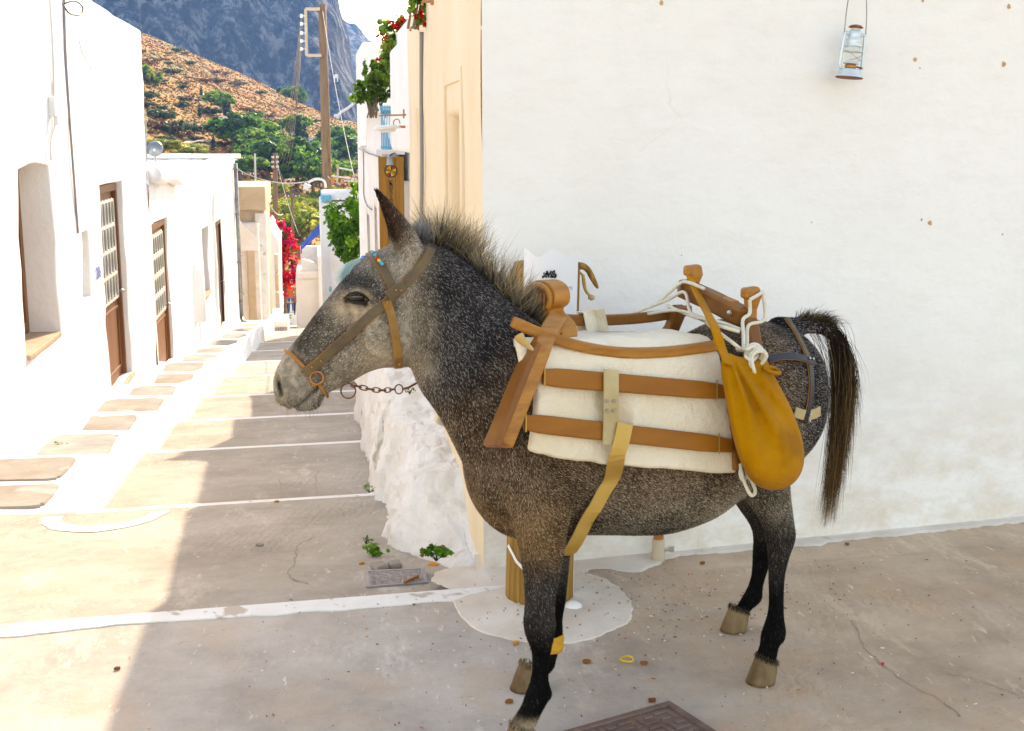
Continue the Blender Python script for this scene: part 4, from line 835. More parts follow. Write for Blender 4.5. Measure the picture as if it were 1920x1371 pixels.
# rusty bar, fluorescent lamp, spot lamp, sign
m = MB(); m.tube([at_y(711, 217, 8.05), at_y(762, 215.5, 8.05)], .005, 8); m.tube([at_y(757, 205, 8.05), at_y(757, 222, 8.05)], .006, 6); tag(m.build('iron_bar', 'terracotta'), 'rusty iron bar sticking out above the white lamp', 'bar')
lp = thing('wall_lamp', at_y(757, 245, 8.0), 'long white enamel lamp sticking out over the wooden sign', 'lamp'); a = at_y(700, 243, 8.0); b = at_y(752, 240, 8.0); m = MB()
m.rings([[(x, 8.0 + r * math.cos(t), z + r * .55 * math.sin(t) if math.sin(t) > 0 else z + r * .15 * math.sin(t)) for t in np.linspace(0, 2 * math.pi, 15)[:-1]] for x, z, r in ((a[0], a[2], .010), (a[0] + .02, a[2], .042), (b[0] - .04, b[2], .042), (b[0] - .015, b[2], .022), (b[0], b[2], .010))])
m.build('hood', 'plastic_white', lp, smooth=True); m = MB(); m.tube([at_y(748, 238, 8.0), at_y(758, 238, 8.0), at_y(760, 238, 8.0)], .008, 8); m.build('arm', 'terracotta', lp); m = MB(); m.tube([(a[0] + .04, 8.0, a[2] - .010), (b[0] - .035, 8.0, b[2] - .010)], .012, 8); m.build('tube', 'plastic_white', lp)
m = MB(); m.tube(spline([at_y(738, 234, 8.0), at_y(739, 226, 8.0), at_y(747, 224, 8.0), at_y(750, 232, 8.0)], 12), .004, 6); m.build('hanger', 'terracotta', lp)
mk('sign_wood', (0.30, 0.135, 0.022), 0.45, vary=(0.38, 0.18, 0.035), scale=5, stretch=(6, 1, .5), bump=.15, bscale=30)
mk('red', (0.6, 0.03, 0.02), .5); mk('yellow', (0.75, 0.5, 0.03), .5); mk('green', (.05, .25, .06), .5); mk('orange', (.75, .22, .02), .5)
sg = thing('hanging_sign', at_y(735, 400, 12.0), 'tall wooden sign with round emblem and dark Greek lettering', 'sign'); a = at_y(713, 500, 12.0); b = at_y(757, 294, 12.0)
m = MB(); cx = (a[0] + b[0]) / 2
for i in range(3):
    m = MB(); xa = a[0] + (b[0] - a[0]) * i / 3; m.box2((xa + .001, 12.0, a[2]), (a[0] + (b[0] - a[0]) * (i + 1) / 3 - .001, 12.035, b[2])); m.build('board', 'sign_wood', sg, bevel=.003)
e = at_y(733, 321, 11.995); r = .0585
m = MB(); m.tube([(e[0] + r * math.cos(t), 11.995, e[2] + r * math.sin(t)) for t in np.linspace(0, 2 * math.pi, 31)[:-1]], .005, 6, closed=True); m.build('emblem_ring', 'ink', sg)
for i in range(12):
    t0, t1 = 2 * math.pi * i / 12 + .05, 2 * math.pi * (i + 1) / 12 - .05; m = MB(); m.prism([(e[0] + .006 * math.cos((t0 + t1) / 2), 11.996, e[2] + .006 * math.sin((t0 + t1) / 2)), (e[0] + .050 * math.cos(t0), 11.996, e[2] + .050 * math.sin(t0)), (e[0] + .050 * math.cos(t1), 11.996, e[2] + .050 * math.sin(t1))], (0, .003, 0)); m.build('emblem_wedge', ['yellow', 'red', 'ink', 'yellow', 'orange', 'green'][i % 6], sg)
for i, ch in enumerate('Καλιστώ'):
    p = at_y(733, 343 + i * 8.3, 11.992); text('letter', ch, .066, frame4(p, (1, 0, 0), (0, 0, 1)), 'ink', sg, extrude=.002)
sp = thing('spot_lamp', at_y(732, 300, 11.85), 'small grey spot lamp over the wooden sign', 'lamp'); c = at_y(731, 303, 11.9); m = MB(); m.lathe(c, [(.035, -.035), (.034, -.03), (.028, .035), (.012, .05), (.001, .052)], 14); m.build('shade', 'grey_metal', sp, smooth=True)
m = MB(); m.tube(spline([c + V3(0, 0, .05), at_y(735, 289, 11.95), at_y(745, 288, 12.2), at_y(757, 296, 12.38)], 12), .006, 6); m.build('arm', 'black', sp)
wire('cable', [at_x(673, 278, XB - .02), at_x(680, 282, XB - .02), at_x(690, 287, XB - .02), at_x(712, 294, XB - .02)], .008, 'cable', 'dark cable slung along the white house toward the sign', n=16)
wire('cable', [at_x(681, 280, XB - .01), at_x(682, 330, XB - .01), at_x(682, 365, XB - .01), at_x(688, 385, XB - .01), at_x(697, 393, XB - .01)], .008, 'cable', 'cable hanging down the white house front beside the narrow windows', n=16)
# potted shrubs and geraniums on the parapets
def pot_plant(name, label, base, blobs, n, size, cols, stems, seed, flowers=0, fcol=(0.65, 0.01, 0.015), fr=.03, cat='plant'):
    t = thing(name, base, label, cat, local=True); me = leaf_cloud(blobs, n, size, cols, seed=seed, shell=.3, aspect=.8); me.name = 'foliage'; link('foliage', me, t)
    rg = np.random.default_rng(seed); m = MB()
    for (c, r) in blobs:
        for _ in range(stems): m.tube([(rg.normal(0, .05), rg.normal(0, .05), -.1), np.array(c) * .5 + rg.normal(0, .03, 3), np.array(c) + rg.normal(0, .3, 3) * np.array(r)], [.008, .006, .003], 5)
    m.build('stems', 'bark', t)
    for i in range(flowers):
        c, r = blobs[rg.integers(0, len(blobs))]; d = unit(rg.normal(0, 1, 3)); d[1] = -abs(d[1]); p = np.array(c) + d * np.array(r) * 1.1; me = leaf_cloud([(p, (fr, fr, fr))], 38, fr * .5, [(fcol, 1), (tuple(np.array(fcol) * .7), 1)], seed=seed + i, shell=.7, aspect=.9); me.name = 'flower'; link('flower', me, t)
    return t
pot_plant('geranium', 'red geranium spilling over the end of the cream wall', at_y(743, 98, 14.0), [(V3(-.02, 0, .08), (.17, .15, .19)), (V3(-.08, -.02, -.08), (.12, .13, .15)), (V3(.10, 0, .25), (.14, .15, .15)), (V3(-.13, -.02, .25), (.09, .10, .10))], 1700, .026, [((0.17, .30, .04), 3), ((.11, .21, .03), 2), ((.30, .34, .05), 1.5), ((.30, .18, .03), .5)], 2, 21, 16, fr=.036)
pot_plant('geranium', 'red geranium at the very top of the cream wall', at_y(787, 20, 6.9), [(V3(0, 0, .02), (.07, .08, .10)), (V3(.06, 0, .12), (.07, .08, .08))], 420, .018, [((0.17, .30, .04), 3), ((.11, .21, .03), 2), ((.30, .34, .05), 1.5)], 2, 22, 7, fr=.022)
pot_plant('balcony_shrub', 'leggy green shrub growing on the white balcony wall', at_y(700, 203, 13.2), [(V3(-.11, 0, .14), (.12, .12, .12)), (V3(.02, 0, .20), (.16, .14, .15)), (V3(.08, 0, .34), (.12, .12, .12)), (V3(-.08, 0, .40), (.025, .03, .09)), (V3(.0, 0, .44), (.025, .03, .08))], 1300, .026, [((0.12, .24, .03), 3), ((.18, .30, .04), 2), ((.07, .14, .025), 2)], 4, 23)
# citrus tree by the pole
ct = tree('citrus_tree', 'leafy green citrus tree in front of the tall wooden pole', V3(.78, 25.0, -2.45), [(V3(-.16, 0, 2.6), (.40, .4, .36)), (V3(-.02, -.1, 2.2), (.42, .4, .34)), (V3(.15, 0, 2.85), (.28, .3, .30)), (V3(-.38, 0, 2.25), (.22, .25, .25)), (V3(.1, 0, 3.15), (.16, .2, .16)), (V3(-.12, 0, 1.9), (.25, .25, .2))], 3400, .055, G_CITRUS, 2.2, .06, 31)
hc = thing('small_house', (1.2, 30, -3), 'small white house with light blue trim behind the citrus tree', 'house'); slab_px('wall', hc, 'whitewash', 606, 690, 378, 620, 30, 3); slab_px('trim', hc, 'lightblue_paint', 603, 622, 366, 380, 29.9, 3.2); slab_px('roof', hc, 'whitewash_old', 606, 690, 364, 376, 30.05, 3)
slab_px('ledge', hc, 'lightblue_paint', 650, 669, 456, 463, 28.5, .4); slab_px('side_wall', hc, 'whitewash_old', 626, 668, 464, 640, 28.4, 1.2); slab_px('shutter', hc, 'lightblue_paint', 646, 653, 480, 498, 28.38, .1); slab_px('step', hc, 'lightblue_paint', 617, 622, 538, 548, 28.0, .2)
hg = thing('white_gatehouse', (-.2, 44, -5), 'white curved garden wall with blue railing lower down the street', 'wall')
slab_px('wall', hg, 'whitewash', 558, 600, 520, 640, 43, 3); slab_px('wall', hg, 'whitewash', 600, 618, 480, 640, 42.5, 4); slab_px('back_wall', hg, 'whitewash_old', 566, 602, 462, 560, 46, .5); slab_px('cap', hg, 'whitewash', 555, 603, 510, 524, 42.9, 3.1, .06)
m = MB(); c0 = at_y(566, 512, 43.4); rr = .62; m.prism([(c0[0], 43.4, c0[2])] + [(c0[0] + rr * math.sin(a), 43.4, c0[2] + rr * .75 * math.cos(a)) for a in np.linspace(0, math.pi / 2, 9)], (0, .5, 0)); m.build('curved_wing', 'whitewash', hg)
bl = thing('blue_railing', at_y(580, 450, 45), 'bright blue sloping railing above the curved white wall', 'railing'); q = [at_y(564, 470, 45), at_y(566, 462, 45), at_y(598, 424, 45), at_y(598, 440, 45)]
m = MB(); m.prism(q, (0, .05, 0)); m.build('panel', 'blue_paint', bl); m = MB(); m.tube([at_y(564, 461, 44.98), at_y(599, 421, 44.98)], .03, 8); m.build('handrail', 'blue_paint', bl)
for x, y in ((565, 472), (578, 456), (590, 442), (598, 434)): m = MB(); m.tube([at_y(x, y - 12, 44.97), at_y(x, y + 4, 44.97)], .025, 6); m.build('post', 'blue_paint', bl)
# bougainvillea
G_BOUG = [((0.62, 0.008, 0.05), 4), ((0.50, 0.01, 0.10), 2), ((0.75, 0.05, 0.03), 2), ((0.06, 0.13, 0.02), 1.4)]
bq = at_y(532, 560, 55); tree('bougainvillea', 'magenta red bougainvillea cascading at the end of the street', V3(bq[0], 55, -5.8), [(V3(-.35, 0, 2.6), (.6, .5, .7)), (V3(.15, 0, 1.9), (.6, .5, .7)), (V3(-.1, 0, 3.4), (.55, .5, .5)), (V3(-.65, 0, 3.9), (.45, .4, .45)), (V3(.35, 0, 2.9), (.42, .4, .45)), (V3(.1, -.1, 1.2), (.5, .4, .5))], 3600, .085, G_BOUG, 2.4, .07, 41, cat='climber')
tree('street_shrub', 'dark green shrub under the red bougainvillea', V3(bq[0] - .05, 56, -8.6), [(V3(-.3, 0, 1.5), (.6, .5, .8)), (V3(.2, 0, 1.2), (.5, .5, .7))], 1500, .08, G_CITRUS[:2] + G_DARK[:1], 1.0, .06, 42, cat='shrub')
# far end: low wall, seated people
m = MB(); a = at_y(520, 548, 66); b = at_y(560, 600, 66); m.box2((a[0], 66, b[2] - .5), (b[0], 66.3, a[2])); tag(m.build('end_wall', 'whitewash_old', None, bevel=.03), 'low white wall behind the people at the end of the street', 'wall')
mk('skin', (.35, .19, .12), .6); mk('cloth_orange', (.55, .14, .03), .8); mk('cloth_dark', (.03, .035, .05), .8); mk('cloth_blue', (.04, .10, .25), .8); mk('hat', (.7, .66, .58), .8)
def person(label, x, y, Y, hpx, shirt, trousers, hat, seated=False):
    f = at_y(x, y, Y); H = hpx / 2339 * Y; k = H / 1.75; t = thing('person', f, label, 'person', local=True); zz = lambda z: z * k
    m = MB(); Sx = lambda s: s * k
    for s in (-1, 1):
        if seated: m.tube([(Sx(.10 * s), 0, zz(.62)), (Sx(.12 * s), Sx(-.38), zz(.60)), (Sx(.12 * s), Sx(-.42), zz(.30)), (Sx(.12 * s), Sx(-.40), zz(.06)), (Sx(.12 * s), Sx(-.55), zz(.04))], [Sx(v) for v in (.085, .075, .055, .04, .03)], 8, col=trousers)
        else: m.tube([(Sx(.09 * s), 0, zz(.90)), (Sx(.10 * s), Sx(-.02), zz(.50)), (Sx(.11 * s), 0, zz(.08)), (Sx(.11 * s), Sx(-.16), zz(.03))], [Sx(v) for v in (.09, .065, .045, .035)], 8, col=trousers)
        m.tube([(Sx(.19 * s), 0, zz(1.40)), (Sx(.25 * s), Sx(-.03), zz(1.12)), (Sx(.22 * s), Sx(-.20), zz(.95)), (Sx(.20 * s), Sx(-.28), zz(.96))], [Sx(v) for v in (.055, .045, .036, .03)], 8, col=(.35, .19, .12))
    m.tube([(0, 0, zz(.82)), (0, 0, zz(1.0)), (0, 0, zz(1.25)), (0, 0, zz(1.42)), (0, 0, zz(1.48))], [Sx(v) for v in (.15, .15, .185, .15, .06)], 12, col=shirt)
    m.tube([(0, 0, zz(1.44)), (0, Sx(-.01), zz(1.55)), (0, Sx(-.02), zz(1.64)), (0, Sx(-.02), zz(1.73)), (0, Sx(-.01), zz(1.77))], [Sx(v) for v in (.05, .055, .085, .08, .03)], 10, col=(.35, .19, .12))
    o = bpy.data.objects.new('tmp', m.mesh('body', 'leaf')); me = o.data; me.name = 'body'; bpy.data.objects.remove(o); link('body', me, t)
    m = MB(); m.lathe((0, Sx(-.02), zz(1.70)), [(Sx(.15), 0), (Sx(.10), zz(.02)), (Sx(.09), zz(.09)), (.001, zz(.10))], 12); m.build('hat' if hat else 'hair', 'hat' if hat else 'black', t, smooth=True)
fz = lambda Y: edge_z(Y)
person('distant person in orange shirt and pale hat standing at the end of the street', 546, 586, 62, 60, (.55, .14, .03), (.04, .10, .25), True)
person('distant dark clothed person sitting left of the one in orange', 533, 590, 63, 46, (.03, .035, .05), (.03, .03, .04), False, True)
person('distant person in rust shirt cut off by the white wall on the right', 556, 590, 63, 50, (.45, .10, .05), (.02, .02, .03), False)
t = thing('cafe_table', at_y(540, 592, 60), 'small dark cafe table in front of the distant people', 'table', local=True); m = MB(); m.lathe((0, 0, .62), [(.3, 0), (.3, .03), (.001, .031)], 14); m.build('top', 'cloth_dark', t); m = MB(); m.tube([(0, 0, 0), (0, 0, .62)], .03, 8); m.lathe((0, 0, 0), [(.18, 0), (.16, .03), (.03, .04)], 12); m.build('pedestal', 'black', t)

# ================================================================== poles and wires
mk('pole_wood', (0.20, 0.12, 0.075), 0.85, vary=(0.31, 0.20, 0.125), scale=5, stretch=(8, 8, .35), bump=.5, bscale=12, spots=((.09, .05, .035), 4.0, .64))
up_ = thing('utility_pole', at_y(619, 560, 34), 'tall brown wooden utility pole rising in the middle of the street', 'pole'); a = at_y(604, 8, 34); b = at_y(619, 560, 34); b2 = b + (b - a) * .12
m = MB(); m.tube([b2, (a + b2) / 2, a], [.145, .13, .105], 16); m.build('shaft', 'pole_wood', up_, smooth=True)
m = MB(); q = [at_y(600, 17, 33.85), at_y(573, 17, 33.85), at_y(575, 104, 33.85), at_y(603, 104, 33.85)]
for i in range(3): m.tube([q[i], q[i + 1]], .045, 6)
m.build('bracket', 'beige_concrete', up_)
for i, y in enumerate((30, 45, 62, 77, 92)):
    m = MB(); p = at_y(571, y, 33.8); m.tube([p + V3(.03, 0, 0), p + V3(-.09, 0, 0)], .012, 6); m.lathe(p + V3(-.08, 0, 0), [(.001, -.05), (.035, -.045), (.045, -.02), (.03, 0), (.045, .02), (.03, .045), (.001, .05)], 10); m.build('insulator', 'plastic_white', up_)
sl = thing('street_lamp', at_y(612, 360, 33.8), 'white street lamp on a curved arm fixed to the tall wooden pole', 'street lamp'); m = MB(); m.tube(spline([at_y(611, 352, 33.8), at_y(609, 341, 33.8), at_y(601, 336, 33.8), at_y(588, 337, 33.8), at_y(577, 343, 33.8)], 20), .035, 8); m.build('arm', 'plastic_white', sl, smooth=True)
c = at_y(574, 349, 33.8); m = MB(); m.lathe(c, [(.13, -.06), (.12, -.04), (.06, .02), (.04, .07), (.001, .09)], 14, M=np.array([[.9, 0, -.44], [0, 1, 0], [.44, 0, .9]])); m.build('shade', 'plastic_white', sl, smooth=True); m = MB(); m.lathe(c + V3(.02, 0, -.07), [(.001, -.06), (.05, -.03), (.05, .03), (.001, .04)], 10); m.build('bulb', 'iron_white', sl, smooth=True)
def far_pole(x, ytop, ybot, Y, r, label, arms):
    t = thing('utility_pole', at_y(x, ybot, Y), label, 'pole'); m = MB(); m.tube([at_y(x + 1, ybot, Y), at_y(x, ytop, Y)], [r * 1.2, r], 10); m.build('shaft', 'pole_wood', t, smooth=True)
    for y, w_ in arms:
        m = MB(); p = at_y(x, y, Y - .15); k = Y / 2339; m.box(p, (w_ * k, .08, .08)); m.build('crossarm', 'pole_wood', t)
        for s in (-1, -.5, .5, 1): m = MB(); m.lathe(p + V3(s * w_ * k * .46, 0, .04), [(.03, 0), (.045, .06), (.03, .1), (.001, .13)], 8); m.build('insulator', 'plastic_white', t)
far_pole(516, 287, 460, 70, .13, 'middle distance wooden pole with stacked crossarms left of the street lamp', [(298, 12), (307, 12), (316, 12)])
far_pole(548, 362, 450, 95, .11, 'small distant wooden pole in front of the yellow green shrubs', [(370, 28)])
far_pole(465, 322, 352, 90, .10, 'small distant pole with a crossarm above the beige block', [(328, 22)])
def sag(a, b, s, n=18): a, b = np.array(a), np.array(b); return [a + (b - a) * t + V3(0, 0, -4 * s * t * (1 - t)) for t in np.linspace(0, 1, n)]
def wire2(a, b, s, r, label, mat='cable'): m = MB(); m.tube(sag(a, b, s), r, 5); tag(m.build('wire', mat, None, smooth=True), label, 'wire')
for i, y in enumerate((30, 45, 62, 77, 92)):
    a = at_y(571, y, 33.8) + V3(-.08, 0, 0); wire2(a, at_y(520 + i * 5, 300 + i * 3, 70), .6, .009, ['topmost', 'second', 'middle', 'fourth', 'lowest'][i] + ' of the five thin wires leaving the tall pole bracket', 'cable'); 
for i, (x0, y0, Y0, x1, y1, Y1, r, lab) in enumerate([(446, 318, 37, 604, 334, 33.9, .016, 'pale cable sagging from the flat roofed house to the street lamp arm'), (604, 15, 34, 667, 345, 22, .008, 'thin stay wire from the tall pole top to the white house'), (516, 295, 70, 560, 440, 60, .015, 'thin stay wire slanting right from the middle distance pole'),
        (497, 365, 41, 530, 402, 50, .018, 'short pale wire slanting down behind the beige block'), (518, 300, 70, 545, 365, 95, .018, 'wire from the middle distance pole to the small pole'), (614, 330, 34, 690, 300, 17, .008, 'thin service wire from the tall pole to the white house cable')]):
    wire2(at_y(x0, y0, Y0), at_y(x1, y1, Y1), .25, r, lab, 'cable_white' if i in (0, 3) else 'cable')
# white and orange masts near the chapel
t = thing('yacht_mast', at_y(636, 345, 80), 'pale cross shaped timber rack behind the tall pole', 'rack'); m = MB(); m.tube([at_y(632, 345, 80), at_y(634, 308, 80)], .08, 6); m.build('upright', 'beige_concrete', t)
for (xa, ya, xb, yb) in ((622, 330, 668, 336), (636, 315, 662, 320), (640, 338, 668, 342)): m = MB(); m.tube([at_y(xa, ya, 80), at_y(xb, yb, 80)], .06, 6); m.build('bar', 'plastic_white', t)
m = MB(); m.tube([at_y(624, 345, 80), at_y(626, 334, 80)], .1, 6); m.tube([at_y(642, 345, 80), at_y(644, 336, 80)], .1, 6); m.build('orange_post', 'orange', t)

# ================================================================== the mule
MA = np.array([0.587, 3.38, 0.0]); MX = np.array([-0.934, -0.357, 0.0]); MX /= np.linalg.norm(MX); MY = np.array([-MX[1], MX[0], 0.0])
MRZ = math.atan2(MX[1], MX[0])
def to_local(P): d = np.array(P) - MA; return V3(d @ MX, d @ MY, d[2])
def ml(x, y, lat=0.0): return to_local(on_plane(x, y, MA + MY * lat, MY))      # on an upright plane beside the mule's middle
HEADP = MA + MX * 0.30 + MY * (-0.055); HN = np.array([0.03, 1.0, 0.0]); HN /= np.linalg.norm(HN)   # the head is turned square to the viewer
HL = to_local(HEADP - HN) - to_local(HEADP); HL /= np.linalg.norm(HL)           # local: out of the mule's left cheek
HF = np.cross(HL, V3(0, 0, -1)); HF = HF if HF[0] > 0 else -HF                  # local: from poll towards muzzle
def hd(x, y, out=0.0): return to_local(on_plane(x, y, HEADP - HN * out, HN))
def ellipse_ring(top, bot, side, w, seg=24, pw=2.2, egg=0.0):
    top = np.array(top); bot = np.array(bot); c = (top + bot) / 2; a = (top - bot) / 2; out = []
    for k in range(seg):
        t = 2 * math.pi * k / seg; ct, st = math.cos(t), math.sin(t)
        cu = math.copysign(abs(ct) ** (2 / pw), ct); su = math.copysign(abs(st) ** (2 / pw), st)
        out.append(c + a * cu + np.array(side) * w * su * (1 - egg * cu))
    return out
def dense(rows, n):
    """rows: list of flat number lists, resampled smoothly to n rows"""
    return spline([np.hstack([np.ravel(x) for x in r]) for r in rows], n)
def make_body():
    b = MB(); Y = V3(0, 1, 0)
    # trunk: x, top, bottom, half width, egg (wider below > 0)
    T = [(-1.085, 0.985, 0.80, 0.06, 0), (-1.06, 1.035, 0.73, 0.115, 0), (-1.00, 1.085, 0.67, 0.165, 0), (-0.88, 1.128, 0.62, 0.205, 0), (-0.74, 1.142, 0.575, 0.222, 0.03),
         (-0.60, 1.105, 0.525, 0.235, 0.08), (-0.45, 1.075, 0.505, 0.245, 0.10), (-0.30, 1.075, 0.525, 0.240, 0.10), (-0.16, 1.115, 0.545, 0.215, 0.08),
         (-0.04, 1.17, 0.55, 0.190, 0.05), (0.05, 1.14, 0.565, 0.170, 0.05), (0.11, 1.07, 0.60, 0.145, 0.0), (0.155, 0.98, 0.66, 0.105, 0.0), (0.18, 0.90, 0.73, 0.05, 0)]
    b.rings([ellipse_ring((r[0], 0, r[1]), (r[0], 0, r[2]), Y, r[3], 32, 2.25, r[4]) for r in dense(T, 40)])
    # neck: crest point, throat point (pixels), lateral shift of each, half width
    NK = []
    for (tx, ty, bx, by, lt, lb, w) in [(1010, 604, 938, 985, 0.0, 0.0, 0.165), (975, 582, 908, 930, 0.0, 0.0, 0.152), (938, 548, 868, 862, -0.004, -0.004, 0.125), (898, 510, 834, 795, -0.016, -0.016, 0.102),
                                         (855, 475, 795, 738, -0.034, -0.034, 0.094), (820, 455, 778, 700, -0.05, -0.05, 0.085), (790, 450, 762, 672, -0.062, -0.062, 0.078)]:
        NK.append((ml(tx, ty, lt), ml(bx, by, lb), w))
    b.rings([ellipse_ring(r[:3], r[3:6], Y * 0.93 + V3(-0.25, 0, 0) * 0, r[6], 28, 2.1, 0.12) for r in dense(NK, 22)])
    # head
    HD = [(812, 452, 792, 610, 0.050, 0), (785, 449, 790, 660, 0.076, -0.05), (748, 456, 776, 683, 0.092, -0.12), (712, 468, 752, 690, 0.100, -0.15), (678, 485, 722, 690, 0.100, -0.16), (648, 516, 694, 697, 0.089, -0.12),
          (620, 552, 668, 710, 0.074, -0.02), (592, 588, 642, 724, 0.064, 0.0), (566, 622, 622, 732, 0.057, 0.03), (545, 649, 608, 742, 0.056, 0.05), (528, 674, 603, 757, 0.060, 0.06),
          (516, 697, 592, 766, 0.062, 0.05), (512, 717, 574, 769, 0.060, 0.0), (515, 737, 556, 768, 0.053, 0.0), (523, 752, 543, 765, 0.034, 0)]
    b.rings([ellipse_ring(r[:3], r[3:6], HL, r[6], 28, 2.5, r[7]) for r in dense([(hd(a, c), hd(e, g), w, eg) for a, c, e, g, w, eg in HD], 44)])
    def ball(c, r, st=None, n=10):
        st = st or (1, 1, 1); rs = []
        for i in range(1, n):
            t = math.pi * i / n
            rs.append([np.array(c) + V3(r * st[0] * math.sin(t) * math.cos(k * math.pi / 8), r * st[1] * math.sin(t) * math.sin(k * math.pi / 8), r * st[2] * math.cos(t)) for k in range(16)])
        b.rings(rs)
    # brow bones, cheek (jaw) discs, shoulder, stifle
    for s in (1, -1):
        ball(hd(672, 545, s * 0.082), 0.036, (1.15, 0.8, 0.9)); ball(hd(735, 620, s * 0.070), 0.075, (1.1, 0.55, 1.1))
        ball(hd(590, 665, s * 0.048), 0.024, (1.6, .7, .8))
    # ears: leaf shaped, later hollowed in front
    def ear(base, tip, bow):
        base = np.array(base); tip = np.array(tip); rs = []
        for i in range(16):
            t = i / 15; w = np.interp(t, [0, .12, .3, .5, .72, .9, 1], [.037, .040, .037, .0285, .019, .0095, .003]); d = np.interp(t, [0, .2, .5, .8, 1], [.030, .028, .023, .014, .004])
            c = base * (1 - t) + tip * t + bow * math.sin(t * math.pi); ax = (tip - base) / np.linalg.norm(tip - base); e = HF - ax * np.dot(HF, ax); e /= np.linalg.norm(e); g_ = np.cross(ax, e)
            rs.append([c + e * w * math.cos(a) + g_ * d * math.sin(a) for a in np.linspace(0, 2 * math.pi, 19)[:-1]])
        b.rings(rs)
    EB, ET = hd(772, 482, 0.048), hd(700, 353, 0.080); ear(EB, ET, -HF * .008); ear(hd(766, 482, -0.048), hd(705, 352, -0.078), -HF * .008)
    # legs: pixels of the middle line and half widths in metres (along, across); lat0 -> lat1 lateral plane
    def leg(pts, seg=16, n=34):
        rows = [(ml(x, y, la), rx, ry) for x, y, la, rx, ry in pts]; rs = []
        for r in dense(rows, n):
            rs.append([r[:3] + V3(r[3] * math.cos(2 * math.pi * k / seg), r[4] * math.sin(2 * math.pi * k / seg), 0) for k in range(seg)])
        b.rings(rs)
    LEGNF = [(985, 800, .10, .13, .075), (1000, 880, .115, .130, .08), (1010, 950, .125, .104, .076), (1015, 1010, .135, .076, .062), (1016, 1070, .145, .055, .050), (1013, 1130, .155, .043, .041),
         (1011, 1165, .16, .046, .043), (1012, 1192, .163, .042, .040), (1014, 1220, .166, .029, .029), (1013, 1250, .17, .0245, .024), (1011, 1278, .173, .028, .026), (1010, 1300, .176, .038, .034),
         (1000, 1325, .18, .034, .031), (988, 1345, .183, .036, .033), (980, 1362, .186, .040, .038)]
    leg(LEGNF)
    leg([(985, 800, -.08, .12, .075), (995, 880, -.10, .125, .08), (1015, 950, -.12, .10, .075), (1027, 1010, -.13, .078, .062), (1032, 1070, -.135, .060, .052), (1032, 1130, -.14, .049, .044),
         (1028, 1160, -.145, .046, .043), (1030, 1190, -.148, .043, .040), (1030, 1212, -.15, .034, .032), (1026, 1235, -.15, .030, .028), (1020, 1252, -.152, .034, .031), (1006, 1266, -.154, .032, .030), (995, 1276, -.155, .036, .035)])
    leg([(1440, 700, .08, .15, .10), (1428, 780, .105, .165, .11), (1418, 850, .12, .15, .10), (1428, 905, .13, .10, .075), (1447, 950, .14, .070, .055), (1460, 985, .148, .055, .046), (1464, 1010, .152, .053, .043), (1460, 1045, .156, .035, .033),
         (1456, 1085, .16, .026, .026), (1456, 1130, .165, .0225, .0235), (1454, 1160, .17, .028, .027), (1450, 1190, .172, .043, .035), (1442, 1212, .175, .031, .030), (1436, 1232, .178, .036, .034), (1433, 1246, .18, .034, .034)])
    leg([(1440, 700, -.08, .15, .10), (1425, 780, -.10, .16, .11), (1405, 850, -.12, .14, .10), (1403, 905, -.135, .095, .075), (1418, 950, -.15, .066, .055), (1432, 985, -.16, .050, .044), (1436, 1010, -.165, .046, .040),
         (1430, 1040, -.17, .037, .034), (1423, 1075, -.175, .026, .026), (1416, 1102, -.18, .027, .027), (1408, 1126, -.184, .042, .035), (1394, 1141, -.187, .031, .030), (1385, 1152, -.188, .034, .034)])
    # tail dock
    b.tube([ml(1455, 622), ml(1490, 614), ml(1515, 611), ml(1544, 615), ml(1566, 633), ml(1580, 664), ml(1585, 700)], [.05, .034, .026, .023, .020, .017, .010], 12)
    # elbow / breast fullness
    ball(ml(940, 905, .07), .072, (1, .8, 1.2)); ball(ml(945, 905, -.07), .070, (1, .8, 1.2)); ball(ml(1484, 1000, .150), .018, (1, .8, 1.6)); ball(ml(1452, 1004, -.163), .018, (1, .8, 1.6)); ball(ml(1030, 1168, .16), .022, (1, .8, 1.3)); ball(ml(1462, 1196, .172), .018, (1, .9, 1.2)); ball(ml(1026, 1302, .176), .018, (1, .9, 1.2)); ball(ml(1005, 850, .12), .10, (1.1, .55, 1.5)); ball(ml(1045, 940, .10), .07, (1.1, .9, 1.2))
    me = b.mesh('body'); o = bpy.data.objects.new('body_tmp', me); COL.objects.link(o)
    md = o.modifiers.new('r', 'REMESH'); md.mode = 'VOXEL'; md.voxel_size = 0.0068; md.use_smooth_shade = True
    s2 = o.modifiers.new('s', 'SMOOTH'); s2.factor = 0.5; s2.iterations = 9
    dg = bpy.context.evaluated_depsgraph_get(); ev = o.evaluated_get(dg); out = bpy.data.meshes.new_from_object(ev)
    bpy.data.objects.remove(o); out.name = 'body'
    return out
mule = thing('mule', MA, 'grey roan mule standing in profile by the white wall, carrying a pack saddle', 'mule', local=True, rz=MRZ)
body_me = make_body()
def seg_dist(P, a, b):
    a = np.array(a); d = np.array(b) - a; t = np.clip(((P - a) @ d) / (d @ d), 0, 1); return np.linalg.norm(P - a - t[:, None] * d, axis=1)
def poly_dist(P, pts):
    return np.min([seg_dist(P, pts[i], pts[i + 1]) for i in range(len(pts) - 1)], axis=0)
nv = len(body_me.vertices); BV = np.empty(nv * 3, np.float32); body_me.vertices.foreach_get('co', BV); BV = BV.reshape(-1, 3).astype(float)
BN = np.empty(nv * 3, np.float32); body_me.vertices.foreach_get('normal', BN); BN = BN.reshape(-1, 3).astype(float)
HO = hd(700, 560)                                          # head frame origin
def headco(P): d = P - HO; return np.stack([d @ HF, d @ HL, d[:, 2]], 1)
